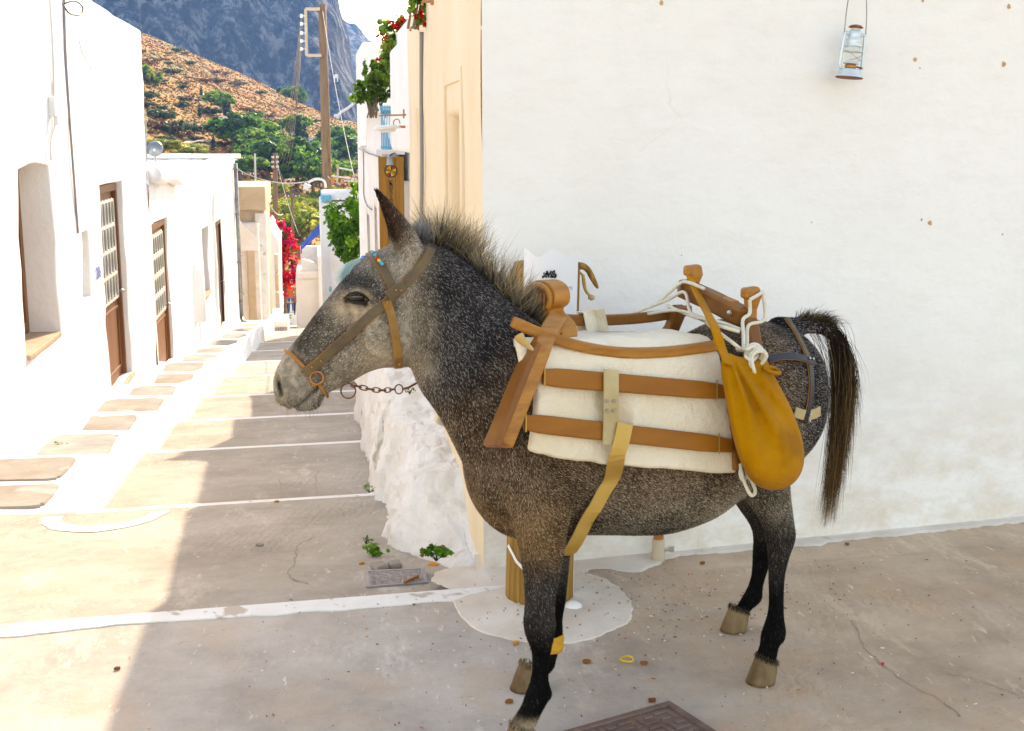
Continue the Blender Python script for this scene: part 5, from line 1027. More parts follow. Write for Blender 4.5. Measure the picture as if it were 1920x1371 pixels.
def h2(x, y): q = headco(hd(x, y)[None])[0]; return np.array([q[0], q[2]])
HC = headco(BV); sidew = np.clip((np.abs(HC[:, 1]) - 0.012) / 0.02, 0, 1)
def hdist(pts): 
    q = np.stack([HC[:, 0], HC[:, 2]], 1); ps = [h2(*p) for p in pts]
    return poly_dist(q, ps) if len(ps) > 1 else np.linalg.norm(q - ps[0], axis=1)
headmask = (HC[:, 0] > -0.14)
disp = np.zeros(nv)
nost = hdist([(521, 707), (523, 722), (527, 734)]); g = headmask * sidew
disp -= g * 0.020 * np.exp(-(nost / 0.0105) ** 2); disp += g * 0.007 * np.exp(-((nost - 0.020) / 0.008) ** 2)
mouth = hdist([(551, 763), (570, 745), (590, 727), (601, 716)]); disp -= g * 0.014 * np.exp(-(mouth / 0.006) ** 2)
lipm = hdist([(548, 768), (551, 764)]); disp -= headmask * 0.006 * np.exp(-(lipm / 0.006) ** 2)
eyed = hdist([(655, 557), (668, 553), (680, 559)]); disp -= g * 0.010 * np.exp(-(eyed / 0.010) ** 2); 
brow = hdist([(645, 545), (662, 535), (690, 545)]); disp += g * 0.006 * np.exp(-(brow / 0.010) ** 2)
crest_ = hdist([(645, 590), (610, 640), (580, 680)]); disp += g * 0.005 * np.exp(-(crest_ / 0.014) ** 2)
jawb = hdist([(775, 560), (790, 610), (785, 650), (765, 683)]); disp -= g * 0.010 * np.exp(-(jawb / 0.014) ** 2) * (HC[:, 1] > 0.02)
for sgn in (1, -1):
    b0_, t0_ = hd(752, 470, .062 * sgn), hd(702, 362, .083 * sgn); ed = seg_dist(BV, b0_ + HF * .012 + HL * sgn * .010, t0_ + HF * .004 + HL * sgn * .006); facing = np.clip(BN @ unit(HF * .6 + HL * sgn * .8), 0, 1)
    disp -= 0.016 * np.exp(-(ed / .016) ** 2) * (facing > .25) * facing
near = BV[:, 1] > 0.03
def bdist(pts, lat): return poly_dist(BV, [ml(x, y, lat) for x, y in pts])
def bplan(pts):
    q = BV[:, [0, 2]]; return poly_dist(q, [ml(x, y, 0.14)[[0, 2]] for x, y in pts])
disp -= near * 0.012 * np.exp(-(bplan([(1075, 990), (1085, 930), (1070, 870)]) / 0.03) ** 2)       # behind the elbow
disp -= near * 0.009 * np.exp(-(bplan([(900, 850), (945, 930), (965, 1000)]) / 0.022) ** 2)          # breast groove
disp += near * 0.008 * np.exp(-(bplan([(930, 760), (960, 850)]) / 0.05) ** 2)
disp -= near * 0.010 * np.exp(-(bplan([(1375, 900), (1400, 860), (1420, 800)]) / 0.03) ** 2)         # flank fold
disp -= near * 0.007 * np.exp(-(bplan([(1018, 1030), (1016, 1120)]) / 0.012) ** 2)
disp += 0.0035 * np.array([noise.noise(Vector(p) * 9) for p in BV])
BV += BN * disp[:, None]
body_me.vertices.foreach_set('co', BV.astype(np.float32).ravel()); body_me.update()
body_me.vertices.foreach_get('normal', b_ := np.empty(nv * 3, np.float32)); BN = b_.reshape(-1, 3).astype(float)
# coat: pigment of each place (base colour and share of pale hairs)
def sm(x, a, b): t = np.clip((x - a) / (b - a), 0, 1); return t * t * (3 - 2 * t)
def coat(P, Nn):
    n = len(P); H = headco(P); z = P[:, 2]; x = P[:, 0]
    col = np.tile(np.array([0.076, 0.046, 0.028]), (n, 1)); pale = np.full(n, 0.50); tint = np.tile(np.array([0.50, 0.395, 0.295]), (n, 1))
    def mix(w, c, p, t=None):
        nonlocal col, pale, tint
        w = np.clip(w, 0, 1); col = col * (1 - w[:, None]) + np.array(c) * w[:, None]; pale = pale * (1 - w) + p * w
        if t is not None: tint = tint * (1 - w[:, None]) + np.array(t) * w[:, None]
    rnd = np.array([noise.noise(Vector(p) * 6) + .8 * noise.noise(Vector(p) * 17) for p in P])
    mix(sm(0.75 - z, 0.0, 0.2) * sm(-x, 0.05, 0.25) * sm(z, 0.45, 0.52), (0.10, 0.080, 0.058), 0.60, (0.50, 0.44, 0.355))      # grey belly
    mix(sm(x, -0.12, 0.02) * sm(0.85 - z, 0, 0.25) * sm(z, 0.40, 0.55) * 0.8, (0.115, 0.060, 0.026), 0.36, (0.45, 0.31, 0.17))       # brown breast
    mix(sm(-x, 0.75, 0.95) * sm(z, 0.60, 0.80), (0.020, 0.016, 0.016), 0.30, (0.42, 0.38, 0.37))                                 # dark croup
    head = sm(H[:, 0], -0.20, -0.08) * sm(z, 0.95, 1.05)
    mix(sm(z - .75 * (.25 - x), .92, 1.10) * sm(x, -.05, .1), (0.030, 0.026, 0.027), 0.36, (0.36, 0.335, 0.31))          # charcoal along the crest
    mix(head, (0.21, 0.17, 0.13), 0.68, (0.70, 0.62, 0.51))
    q = np.stack([H[:, 0], H[:, 2]], 1)
    def hdp(pts):
        ps = [h2(*p) for p in pts]; return poly_dist(q, ps) if len(ps) > 1 else np.linalg.norm(q - ps[0], axis=1)
    mix(head * np.exp(-(hdp([(650, 525), (690, 530), (720, 545)]) / 0.045) ** 2), (0.035, 0.030, 0.028), 0.28, (0.5, 0.5, 0.5))     # dark forehead
    mix(head * 0.8 * np.exp(-(hdp([(590, 600), (560, 640)]) / 0.04) ** 2), (0.06, 0.046, 0.038), 0.3)                             # dark nose bridge
    mix(head * 0.8 * np.exp(-(hdp([(650, 620), (620, 650)]) / 0.035) ** 2), (0.055, 0.045, 0.038), 0.33)
    mix(head * np.exp(-(hdp([(640, 570), (670, 580), (700, 575)]) / 0.022) ** 2), (0.36, 0.28, 0.19), 0.7, (0.55, 0.47, 0.36))       # pale eye ring
    mix(head * np.exp(-(hdp([(650, 545), (668, 538), (690, 545)]) / 0.012) ** 2), (0.30, 0.22, 0.14), 0.6)
    mix(head * 0.9 * np.exp(-(hdp([(800, 600), (790, 670), (740, 660)]) / 0.06) ** 2), (0.27, 0.215, 0.15), 0.66, (0.64, 0.56, 0.45))
    mix(head * 0.8 * np.exp(-(hdp([(640, 700), (690, 680)]) / 0.04) ** 2), (0.27, 0.215, 0.15), 0.64)
    mix(head * 0.9 * np.exp(-(hdp([(770, 500), (740, 520)]) / 0.035) ** 2), (0.26, 0.21, 0.16), 0.6)
    muz = head * sm(H[:, 0] - 0.35 * H[:, 2], h2(572, 668)[0] - 0.35 * h2(572, 668)[1] - 0.015, h2(560, 685)[0] - 0.35 * h2(560, 685)[1] + 0.02)
    mix(muz, (0.36, 0.30, 0.23), 0.35, (0.52, 0.45, 0.37))
    mix(muz * np.exp(-(hdp([(525, 748), (548, 764)]) / 0.014) ** 2), (0.22, 0.15, 0.06), 0.2)
    mix(head * np.exp(-(hdp([(522, 708), (525, 722), (528, 733)]) / 0.0075) ** 4) * sm(np.abs(H[:, 1]), 0.015, 0.03), (0.008, 0.007, 0.007), 0.0)
    mix(head * np.exp(-(hdp([(551, 763), (570, 745), (590, 727), (601, 716)]) / 0.0055) ** 2) * sm(np.abs(H[:, 1]), 0.01, 0.02), (0.015, 0.010, 0.009), 0.0)
    mix(head * np.exp(-(hdp([(650, 557), (668, 549), (684, 561)]) / 0.0085) ** 4) * sm(np.abs(H[:, 1]), 0.03, 0.05), (0.016, 0.012, 0.011), 0.0)
    earin = np.min([seg_dist(P, hd(752, 468, .062 * q_) + HF * .008 + HL * q_ * .006, hd(703, 366, .083 * q_) + HF * .003 + HL * q_ * .004) for q_ in (1, -1)], axis=0)
    earz = sm(z, hd(745, 462)[2], hd(745, 440)[2]) * sm(H[:, 0], -0.13, -0.06)
    mix(earz, (0.060, 0.036, 0.024), 0.22, (0.28, 0.2, 0.14)); mix(earz * sm(z, hd(700, 385)[2], hd(700, 360)[2]), (0.035, 0.02, 0.014), 0.1); mix(np.exp(-(earin / .014) ** 2) * sm(z, hd(745, 480)[2], hd(745, 465)[2]), (0.022, 0.013, 0.009), 0.03)
    legw = sm(0.60 - z, 0, 0.14) * (1 - sm(z, 0.50, 0.56) * ((x < -0.1) & (x > -0.75)))
    mix(legw * sm(np.abs(P[:, 1]), 0.03, 0.08), (0.036, 0.029, 0.026), 0.24, (0.24, 0.215, 0.19)); mix(sm(0.42 - z, 0, 0.16), (0.005, 0.0045, 0.0045), 0.05, (0.07, 0.06, 0.05))
    mix((x > -0.3) * sm(0.115 - z, 0, 0.03) * sm(P[:, 1], 0, .05), (0.24, 0.17, 0.10), 0.5, (0.5, 0.4, 0.28))
    tb = sm(-x, 1.10, 1.16) * sm(z, 0.86, 0.95); mix(tb, (0.03, 0.024, 0.02), 0.1)
    return np.clip(col * (1 + 0.5 * rnd[:, None]), 0.004, 1), np.clip(pale * (1 + 0.55 * rnd), 0, 0.95), tint
bc, bp_, bt_ = coat(BV, BN)
att = body_me.attributes.new('Col', 'FLOAT_COLOR', 'POINT')
att.data.foreach_set('color', np.hstack([bc, np.ones((nv, 1))]).astype(np.float32).ravel())
mk('mule_skin', (0.65, 0.65, 0.65), 0.62, vary=(1.25, 1.22, 1.2), scale=60, detail=3, attr=True, bump=0.35, bscale=90, spec=0.03)
mk('mule_hair', (0.75, 0.75, 0.75), 0.6, attr=True, spec=0.03)
mk('hoof', (0.12, 0.068, 0.030), 0.6, vary=(0.25, 0.165, 0.085), scale=14, stretch=(1, 1, 0.4), bump=0.3, bscale=40)
mk('eye', (0.012, 0.008, 0.006), 0.06, spec=0.7)
body_me.materials.clear(); body_me.materials.append(M['mule_skin'])
body_o = link('body', body_me, mule)
def sample_body(n, cond=None):
    body_me.calc_loop_triangles(); nt_ = len(body_me.loop_triangles); ti = np.empty(nt_ * 3, np.int32); body_me.loop_triangles.foreach_get('vertices', ti); ti = ti.reshape(-1, 3)
    if cond is not None: ti = ti[cond(BV[ti].mean(1), BN[ti].mean(1))]
    a, b_, c = BV[ti[:, 0]], BV[ti[:, 1]], BV[ti[:, 2]]; ar = np.linalg.norm(np.cross(b_ - a, c - a), axis=1); ix = RNG.choice(len(ti), n, p=ar / ar.sum())
    u, v = RNG.random(n), RNG.random(n); f = u + v > 1; u[f], v[f] = 1 - u[f], 1 - v[f]
    return a[ix] + (b_ - a)[ix] * u[:, None] + (c - a)[ix] * v[:, None], unit(BN[ti[ix]].mean(1))
def make_coat():
    n = 370000
    P, Nn = sample_body(n)
    c, p, t = coat(P, Nn); H = headco(P)
    ishead = sm(H[:, 0], -0.16, -0.04) * sm(P[:, 2], 0.98, 1.06); ear_ = sm(P[:, 2], hd(745, 462)[2], hd(745, 440)[2]) * sm(H[:, 0], -0.13, -0.06)
    neck = sm(P[:, 0], 0.0, 0.12) * (1 - ishead)
    flow = np.tile(V3(-0.8, 0, -0.55), (n, 1)); leg_ = sm(0.55 - P[:, 2], 0, 0.1)
    flow = flow * (1 - leg_[:, None]) + V3(-0.1, 0, -1) * leg_[:, None]
    flow = flow * (1 - neck[:, None]) + V3(-0.45, 0, -0.9) * neck[:, None]
    hf = HF * 0.65 + V3(0, 0, -0.75)
    flow = flow * (1 - ishead[:, None]) + hf * ishead[:, None]; flow = flow * (1 - ear_[:, None]) + V3(0.1, 0, 1) * ear_[:, None]
    flow += RNG.normal(0, 0.20, (n, 3)) + .45 * np.stack([np.array([noise.noise(Vector(p) * 5 + Vector((o_, 0, 0))) for p in P]) for o_ in (0., 9., 17.)], 1); flow -= Nn * np.sum(flow * Nn, 1)[:, None]; flow = unit(flow)
    ln = (0.0105 - 0.003 * ishead + 0.003 * ear_) * RNG.uniform(0.5, 1.15, n); muz = ishead * sm(H[:, 0], h2(575, 660)[0], h2(550, 690)[0])
    ln *= 1 - 0.6 * muz
    lift = RNG.uniform(0.10, 0.30, n)
    tip = P + unit(flow + Nn * lift[:, None]) * ln[:, None]
    wd = RNG.uniform(0.0008, 0.0016, n); side = unit(np.cross(flow, Nn))
    is_pale = RNG.random(n) < p
    colr = np.where(is_pale[:, None], t * RNG.uniform(0.5, 1.2, (n, 1)), c * RNG.uniform(0.2, 1.6, (n, 1)))
    keep = (RNG.random(n) < (1 - 0.5 * muz)) & ((p > 0.03) | (ishead < .5)); k = keep.nonzero()[0]
    tag(hair_mesh('coat', P[k] - Nn[k] * 0.001, tip[k], wd[k], side[k], colr[k], mule), kind='stuff')
make_coat()
def tufts(n_clump, per, root_fn, len_fn, dir_fn, spread, cbase, ctip, wid, segs=3, sagv=None, jit=0.004):
    """clumped long hair: hairs of a clump lean together"""
    B_, T_, W_, S_, C0, C1, G = [], [], [], [], [], [], []
    for i in range(n_clump):
        u = RNG.random(); r0 = root_fn(u); d = dir_fn(u) + RNG.normal(0, spread, 3); d /= np.linalg.norm(d); L = len_fn(u) * RNG.uniform(0.75, 1.15)
        tone = RNG.uniform(0.6, 1.35); sg = sagv(u) * L if sagv is not None else V3(0, 0, 0)
        for j in range(per):
            b0 = r0 + RNG.normal(0, jit, 3); dd = d + RNG.normal(0, 0.07, 3); l2 = L * RNG.uniform(0.7, 1.12)
            B_.append(b0); T_.append(b0 + dd * l2); W_.append(wid * RNG.uniform(0.6, 1.3)); s = np.cross(dd, RNG.normal(0, 1, 3)); S_.append(s / (np.linalg.norm(s) + 1e-9))
            f = RNG.uniform(0.7, 1.3) * tone; C0.append(np.array(cbase(u)) * f); C1.append(np.array(ctip(u)) * f); G.append(sg)
    return np.array(B_), np.array(T_), np.array(W_), np.array(S_), np.array(C0), np.array(C1), np.array(G)
# upright mane from poll to withers
CREST = [ml(1005, 606, 0), ml(975, 588, 0), ml(940, 556, -.004), ml(900, 516, -.016), ml(857, 481, -.034), ml(822, 461, -.05), ml(800, 456, -.058)]
def crest(u): return np.array(spline(CREST, 60)[min(59, int(u * 59.99))]) + V3(0, RNG.uniform(-0.016, 0.022), -0.006)
def mane_dir(u): return V3(0.30 - 0.9 * (1 - u) ** 2 - 0.55 * (u > 0.55) * (u < 0.86), 0.10 + RNG.normal(0, 0.22), 1.0)
b_, t_, w_, s_, c0, c1, g_ = tufts(380, 10, crest, lambda u: RNG.uniform(.7, 1.2) * (0.086 + 0.036 * math.sin(u * math.pi) ** 0.5) * (1.0 if u > 0.08 else 0.8), mane_dir, 0.34, lambda u: (0.02, 0.018, 0.018),
    lambda u: (0.68, 0.53, 0.31) if RNG.random() < 0.62 else ((0.13, 0.10, 0.075) if RNG.random() < .75 else (.55, .53, .50)), 0.0016, sagv=lambda u: V3(-0.1, 0.0, 0.25))
hair_mesh('mane', b_, t_, w_, s_, c0, mule, c1, 3, g_)
b_, t_, w_, s_, c0, c1, g_ = tufts(95, 11, lambda u: hd(775 + 25 * u, 452 + RNG.uniform(-6, 8), RNG.uniform(-.03, .035)), lambda u: 0.055, lambda u: V3(-0.25, 0.1, 1), 0.25, lambda u: (0.05, 0.05, 0.055),
    lambda u: (0.48, 0.47, 0.46), 0.0016, sagv=lambda u: V3(0.0, 0, 0.2))
hair_mesh('forelock', b_, t_, w_, s_, c0, mule, c1, 3, g_)
# tail: hairs hang from the dock
DOCK = spline([ml(1490, 607), ml(1515, 603), ml(1546, 607), ml(1570, 626), ml(1584, 660), ml(1588, 705)], 40)
def make_tail():
    n = 3400; segs = 8; mb_v = []; mb_c = []
    for i in range(n):
        u = RNG.random() ** 0.6; k = min(39, int(u * 39.99)); r0 = DOCK[k] + RNG.normal(0, 0.009, 3); short = u < .5 and RNG.random() < .9
        if short:
            L = RNG.uniform(.03, .085); d_ = V3(-0.85 + .2 * RNG.normal(), RNG.normal(0, .5), 0.45 - 0.7 * u); end = r0 + d_ / np.linalg.norm(d_) * L; bul = V3(0, 0, .01)
        else:
            yb = 1560 - 690 * RNG.random() ** 1.0; yb = RNG.uniform(800, 992) if RNG.random() < .75 else RNG.uniform(720, 850); f = (yb - 720) / 270
            e0 = ml(1594 - 48 * f + RNG.normal(3, 14 - 5 * f), yb, RNG.normal(0, .02)); end = e0; bul = V3(-.004 - .026 * RNG.random(), RNG.normal(0, .008), .03)
            if u < .45: bul = bul + V3(-.045, 0, .05)
        br = RNG.random(); c_r = np.array([0.014, 0.011, 0.010]) * RNG.uniform(.6, 1.8); c_t = np.array([0.16, 0.085, 0.028]) * RNG.uniform(.5, 1.7) if br < 0.66 else c_r * 1.5
        if br > 0.88: c_r = np.array([.13, .095, .05]) * RNG.uniform(.6, 1.5); c_t = c_r * 1.5
        sdir = RNG.normal(0, 1, 3); sdir[2] = 0; sdir /= np.linalg.norm(sdir); wd = RNG.uniform(0.0011, 0.0024)
        for s in range(segs + 1):
            t = s / segs; p = r0 * (1 - t) + end * t + bul * 4 * t * (1 - t) * (1 - 0.4 * t) + V3(nz(i * 1.7, t * 2.5, 3), nz(i * .9, t * 2.5, 8), 0) * 0.012 * t
            w = wd * (1 - 0.85 * t * t); mb_v += [p - sdir * w / 2, p + sdir * w / 2]; cc = c_r * (1 - t) + c_t * t; mb_c += [cc, cc]
    k = 2 * (segs + 1); Vv = np.array(mb_v); F_ = np.array([(i * k + 2 * s, i * k + 2 * s + 1, i * k + 2 * s + 3, i * k + 2 * s + 2) for i in range(n) for s in range(segs)])
    me = bpy.data.meshes.new('tail'); me.from_pydata(Vv.tolist(), [], F_.tolist()); a = me.attributes.new('Col', 'FLOAT_COLOR', 'POINT')
    a.data.foreach_set('color', np.hstack([np.array(mb_c), np.ones((len(mb_c), 1))]).astype(np.float32).ravel()); me.materials.append(M['mule_hair']); link('tail', me, mule)
make_tail()
# hooves
def hoof(p, h=0.056, name='hoof'):
    m = MB(); rs = []; H_ = h + .012
    for i in range(8):
        t = i / 7; z = H_ * (1 - t) + .002 * t; rr = .0345 + .0115 * t ** .8; c = V3(p[0] - .014 + .022 * t, p[1], z)
        rs.append([c + V3(rr * (1.10 if math.cos(a) > 0 else .95) * math.cos(a), rr * math.sin(a), .016 * math.cos(a) * (1 - t)) for a in [2 * math.pi * k / 24 for k in range(24)]])
    rs.insert(0, [q * .6 + np.mean(rs[0], axis=0) * .4 + V3(0, 0, .006) for q in rs[0]])
    m.rings(rs); o = m.build(name, 'hoof', mule, smooth=True)
    # fringe of coat over the coronet
    n = 260; a = RNG.uniform(0, 2 * math.pi, n); top = np.array(rs[1]).mean(0); b0 = np.stack([top[0] + .0335 * np.cos(a), top[1] + .033 * np.sin(a), top[2] + .010 + .016 * np.cos(a) + RNG.uniform(-.004, .008, n)], 1)
    tp_ = b0 + np.stack([.008 * np.cos(a), .008 * np.sin(a), np.full(n, -.013)], 1) + RNG.normal(0, .002, (n, 3)); cl = np.tile(V3(.20, .14, .08) if p[0] > -.5 else V3(.05, .036, .022), (n, 1)) * RNG.uniform(.2, 1.5, (n, 1))
    hair_mesh('coronet_hair', b0, tp_, np.full(n, .0022), np.stack([-np.sin(a), np.cos(a), 0 * a], 1), cl, o)
for (x, y, la) in ((972, 1385, .188), (989, 1285, -.155), (1431, 1262, .18), (1380, 1165, -.188)):
    q = ml(x, y, la); hoof(V3(q[0], q[1], 0))
# eye with lids
m = MB(); ec = hd(669, 557, 0.1035)
rs = []
for i in range(1, 12):
    t = math.pi * i / 12; rs.append([ec + (HF * 0.0215 * math.cos(t)) + 0.017 * math.sin(t) * (HL * 0.75 * math.cos(k * math.pi / 8) + V3(0, 0, 0.80) * math.sin(k * math.pi / 8)) for k in range(16)])
m.rings(rs); eye_o = m.build('eye', 'eye', mule, smooth=True)
mk('eyelid', (0.022, 0.017, 0.014), 0.45); 
up = [hd(645, 559, .104), hd(655, 551.5, .114), hd(668, 548.5, .1185), hd(681, 553, .114), hd(693, 563, .101)]
lo = [hd(645, 558, .104), hd(656, 566, .110), hd(670, 569, .112), hd(683, 567, .109), hd(693, 562, .101)]
m = MB(); m.tube(spline(up, 14), [0.0012 + 0.0026 * math.sin(i / 13 * math.pi) for i in range(14)], 8); m.tube(spline(lo, 14), [0.0015 + 0.002 * math.sin(i / 13 * math.pi) for i in range(14)], 8)
m.build('eyelid', 'eyelid', mule, smooth=True)
n = 46; tt = RNG.random(n); b0 = np.array([spline(up, 40)[int(t * 39)] for t in tt]); tp = b0 + HL * 0.010 + HF * 0.006 * (tt[:, None] * -2 + 1) + V3(0, 0, -0.007) + RNG.normal(0, .0015, (n, 3))
hair_mesh('eyelash', b0, tp, np.full(n, 0.0011), np.tile(HF, (n, 1)), np.tile(V3(.01, .008, .007), (n, 1)), mule)
# chin whiskers
n = 160; P_, N_ = sample_body(n, lambda P, Nn: (headco(P)[:, 0] > h2(625, 700)[0]) & (P[:, 2] < hd(600, 738)[2]) & (Nn[:, 2] < 0.1))
hair_mesh('whiskers', P_, P_ + N_ * 0.006 + V3(0, 0, -1) * RNG.uniform(.006, .03, (n, 1)) + RNG.normal(0, .003, (n, 3)), np.full(n, .0006), np.tile(HF, (n, 1)), np.tile(V3(.3, .26, .2), (n, 1)), mule)

# ================================================================== pack saddle and tack (built in the mule's own frame)
ZU = V3(0, 0, 1)
def st(x, y, off=0.0): return to_local(on_plane(x, y, MA + MY * (0.20 + off) + ZU * 1.13, MY + 0.24 * ZU))     # on the sloping near side of the saddle
SN = V3(0, 1, .24) / np.linalg.norm(V3(0, 1, .24))                                                               # out of that side
mk('saddle_wood', (0.31, 0.108, 0.012), 0.5, vary=(0.46, 0.19, 0.028), scale=9, stretch=(.8, 4, 4), bump=.25, bscale=30, spots=((0.10, 0.13, 0.13), 9.0, .735), spec=.45)
mk('saddle_wood_dark', (0.18, 0.062, 0.014), 0.42, vary=(0.27, 0.10, 0.022), scale=7, bump=.15, bscale=25)
mk('board_paint', (0.27, 0.088, 0.008), 0.5, vary=(0.34, 0.120, 0.013), scale=5, stretch=(.5, 3, 3), bump=.12, bscale=20, spots=((.55, .42, .25), 17, .77))
mk('canvas', (0.74, 0.62, 0.45), 0.9, vary=(0.80, 0.71, 0.57), scale=3.0, bump=.5, bscale=140, bump2=.7, b2scale=9, spots=[((.52, .38, .22), 9, .735), ((.60, .47, .31), 3.5, .62)])
mk('webbing', (0.42, 0.31, 0.15), 0.75, vary=(0.52, 0.41, 0.23), scale=8, bump=.4, bscale=110, spots=((.30, .20, .09), 6, .66))
mk('webbing_yellow', (0.50, 0.27, 0.05), 0.7, vary=(0.58, 0.36, 0.10), scale=7, bump=.4, bscale=110)
mk('suede', (0.37, 0.145, 0.004), 0.85, vary=(0.48, 0.20, 0.007), scale=5, bump=.6, bscale=90, bump2=.5, b2scale=10, spec=.05, sheen=.05, spots=[((.32, .125, .004), 3.2, .62), ((.53, .25, .015), 5.0, .66)])
mk('rope', (0.74, 0.69, 0.56), 0.85, vary=(0.66, 0.60, 0.47), scale=60, bump=.6, bscale=160, spots=((.08, .32, .16), 75, .70))
mk('leather', (0.085, 0.060, 0.038), 0.45, vary=(0.17, 0.115, 0.055), scale=9, bump=.3, bscale=60, spots=((.30, .15, .04), 8, .66))
mk('leather_edge', (0.34, 0.115, 0.02), 0.6, vary=(.42, .18, .04), scale=20)
mk('leather_tan', (0.33, 0.17, 0.04), 0.5, vary=(0.20, 0.10, 0.03), scale=12, bump=.3, bscale=60)
mk('leather_black', (0.018, 0.020, 0.026), 0.35, vary=(.03, .033, .045), scale=10, bump=.2, bscale=60)
mk('copper', (0.50, 0.21, 0.07), 0.4, metal=.6); mk('steel', (.6, .6, .58), .3, metal=.9); mk('rust', (.15, .055, .025), .75, vary=(.22, .09, .04), scale=30, bump=.4, bscale=90)
mk('horn', (.66, .56, .40), .5, vary=(.5, .30, .08), scale=6)
from mathutils.bvhtree import BVHTree
body_me.calc_loop_triangles(); _bv = BVHTree.FromPolygons([tuple(v) for v in BV.tolist()], [tuple(t.vertices) for t in body_me.loop_triangles])
def onskin(x, y, off=.008, lat=.35):
    """the point of the mule's hide seen at this spot, lifted by off"""
    q = ml(x, y, lat); e = to_local(EYE); d = Vector(q - e).normalized(); hit, nrm, i, dist = _bv.ray_cast(Vector(e), d)
    if hit is None: hit, nrm, i, dist = _bv.find_nearest(Vector(ml(x, y, 0)))
    return np.array(hit) + np.array(nrm) * off, np.array(nrm)
sd = thing('pack_saddle', MA, 'brown wooden pack saddle over a cream canvas pad on the mule', 'saddle', local=True, rz=MRZ)
# ---- canvas pad
U_, V_ = 26, 13; rows = []
for i in range(U_ + 1):
    t = i / U_; bot = st(992 + (1378 - 992) * t, 848 + 40 * t ** .6 + 3 * nz(t * 9, 1, 1) + 2 * nz(t * 30, 4, 1), .022); top = st(1003 + (1338 - 1003) * t, 652 - 2 * math.sin(t * 3.1), .004)
    spn = V3((bot[0] * .2 + top[0] * .8), 0, 1.118 - .020 * math.sin(t * math.pi) + .015 * (1 - t)); m1 = bot * .66 + top * .34 + SN * .010; m2 = bot * .33 + top * .67 + SN * .010
    near = [bot, m1, m2, top, top * .55 + spn * .45 + V3(0, 0, .012)]
    far = [V3(p[0], -p[1], p[2] - .03) for p in near[::-1]]
    rows.append(spline(near + [spn] + far, 34))
rows = [[p + V3(0, .008 * nz(p[0] * 8, p[2] * 14, j * .1) + .004 * nz(p[0] * 30, p[2] * 22, 2), .008 * nz(p[0] * 9, p[1] * 9, 3)) for j, p in enumerate(r)] for r in rows]
m = MB(); m.rings(rows, cap=False, closed=False); pad = m.build('pad', 'canvas', sd, smooth=True); so = pad.modifiers.new('s', 'SOLIDIFY'); so.thickness = .030; so.offset = 0 ; bv = pad.modifiers.new('b', 'BEVEL'); bv.width = .010; bv.segments = 3; bv.limit_method = 'ANGLE'; bv.angle_limit = R(60)
# ---- beam helper: rectangular section along a path
def beam(path, w, h, wdir, name, mat, parent=sd, bevel=.006, taper=None):
    m = MB(); pts = [np.array(p, float) for p in path]; rs = []
    for i, p in enumerate(pts):
        t = pts[min(i + 1, len(pts) - 1)] - pts[max(i - 1, 0)]; t /= np.linalg.norm(t); wv = np.array(wdir[i] if hasattr(wdir[0], '__len__') else wdir, float); wv = wv - t * np.dot(wv, t); wv /= np.linalg.norm(wv); hv = np.cross(t, wv)
        k = taper[i] if taper else 1.0
        rs.append([p - wv * w / 2 * k - hv * h / 2 * k, p + wv * w / 2 * k - hv * h / 2 * k, p + wv * w / 2 * k + hv * h / 2 * k, p - wv * w / 2 * k + hv * h / 2 * k])
    m.rings(rs); return m.build(name, mat, parent, bevel=bevel, weld=True)
mir = lambda p: V3(p[0], -p[1], p[2])
# rails
nr = [st(961, 603, .035), st(1000, 620, .035), st(1060, 642, .03), st(1120, 656, .03), st(1180, 662, .03), st(1250, 660, .03), st(1310, 653, .03), st(1352, 646, .03)]
nrs = spline(nr, 26); beam(nrs, .030, .024, (0, 0, 1), 'rail', 'saddle_wood')
fr_ = [V3(-.02, -.20, 1.20), V3(-.16, -.205, 1.165), V3(-.30, -.205, 1.148), V3(-.45, -.205, 1.138), V3(-.60, -.205, 1.138), V3(-.74, -.20, 1.15)]; beam(spline(fr_, 22), .034, .024, (0, 0, 1), 'rail', 'saddle_wood_dark')
# front arch: near leg, far leg, head piece
leg_n = [st(938, 834, .050), st(962, 775, .050), st(990, 705, .045), st(1016, 645, .03), ml(1043, 604, .10)]
beam(spline(leg_n, 14), .050, .056, (1, 0, .2), 'arch_leg', 'saddle_wood', bevel=.007)
m_leg = [V3(p[0] - .0, p[1], p[2]) for p in leg_n]; beam(spline([mir(p) + V3(-.14 * (1.2 - p[2]) / .3, 0, 0) for p in leg_n], 14), .050, .056, (1, 0, .2), 'arch_leg', 'saddle_wood_dark', bevel=.007)
# groove along the near leg: front strip a darker board
beam(spline([p + V3(.030, .006, 0) for p in leg_n[:4]], 12), .018, .064, (1, 0, .2), 'arch_leg_facing', 'saddle_wood_dark', bevel=.004)
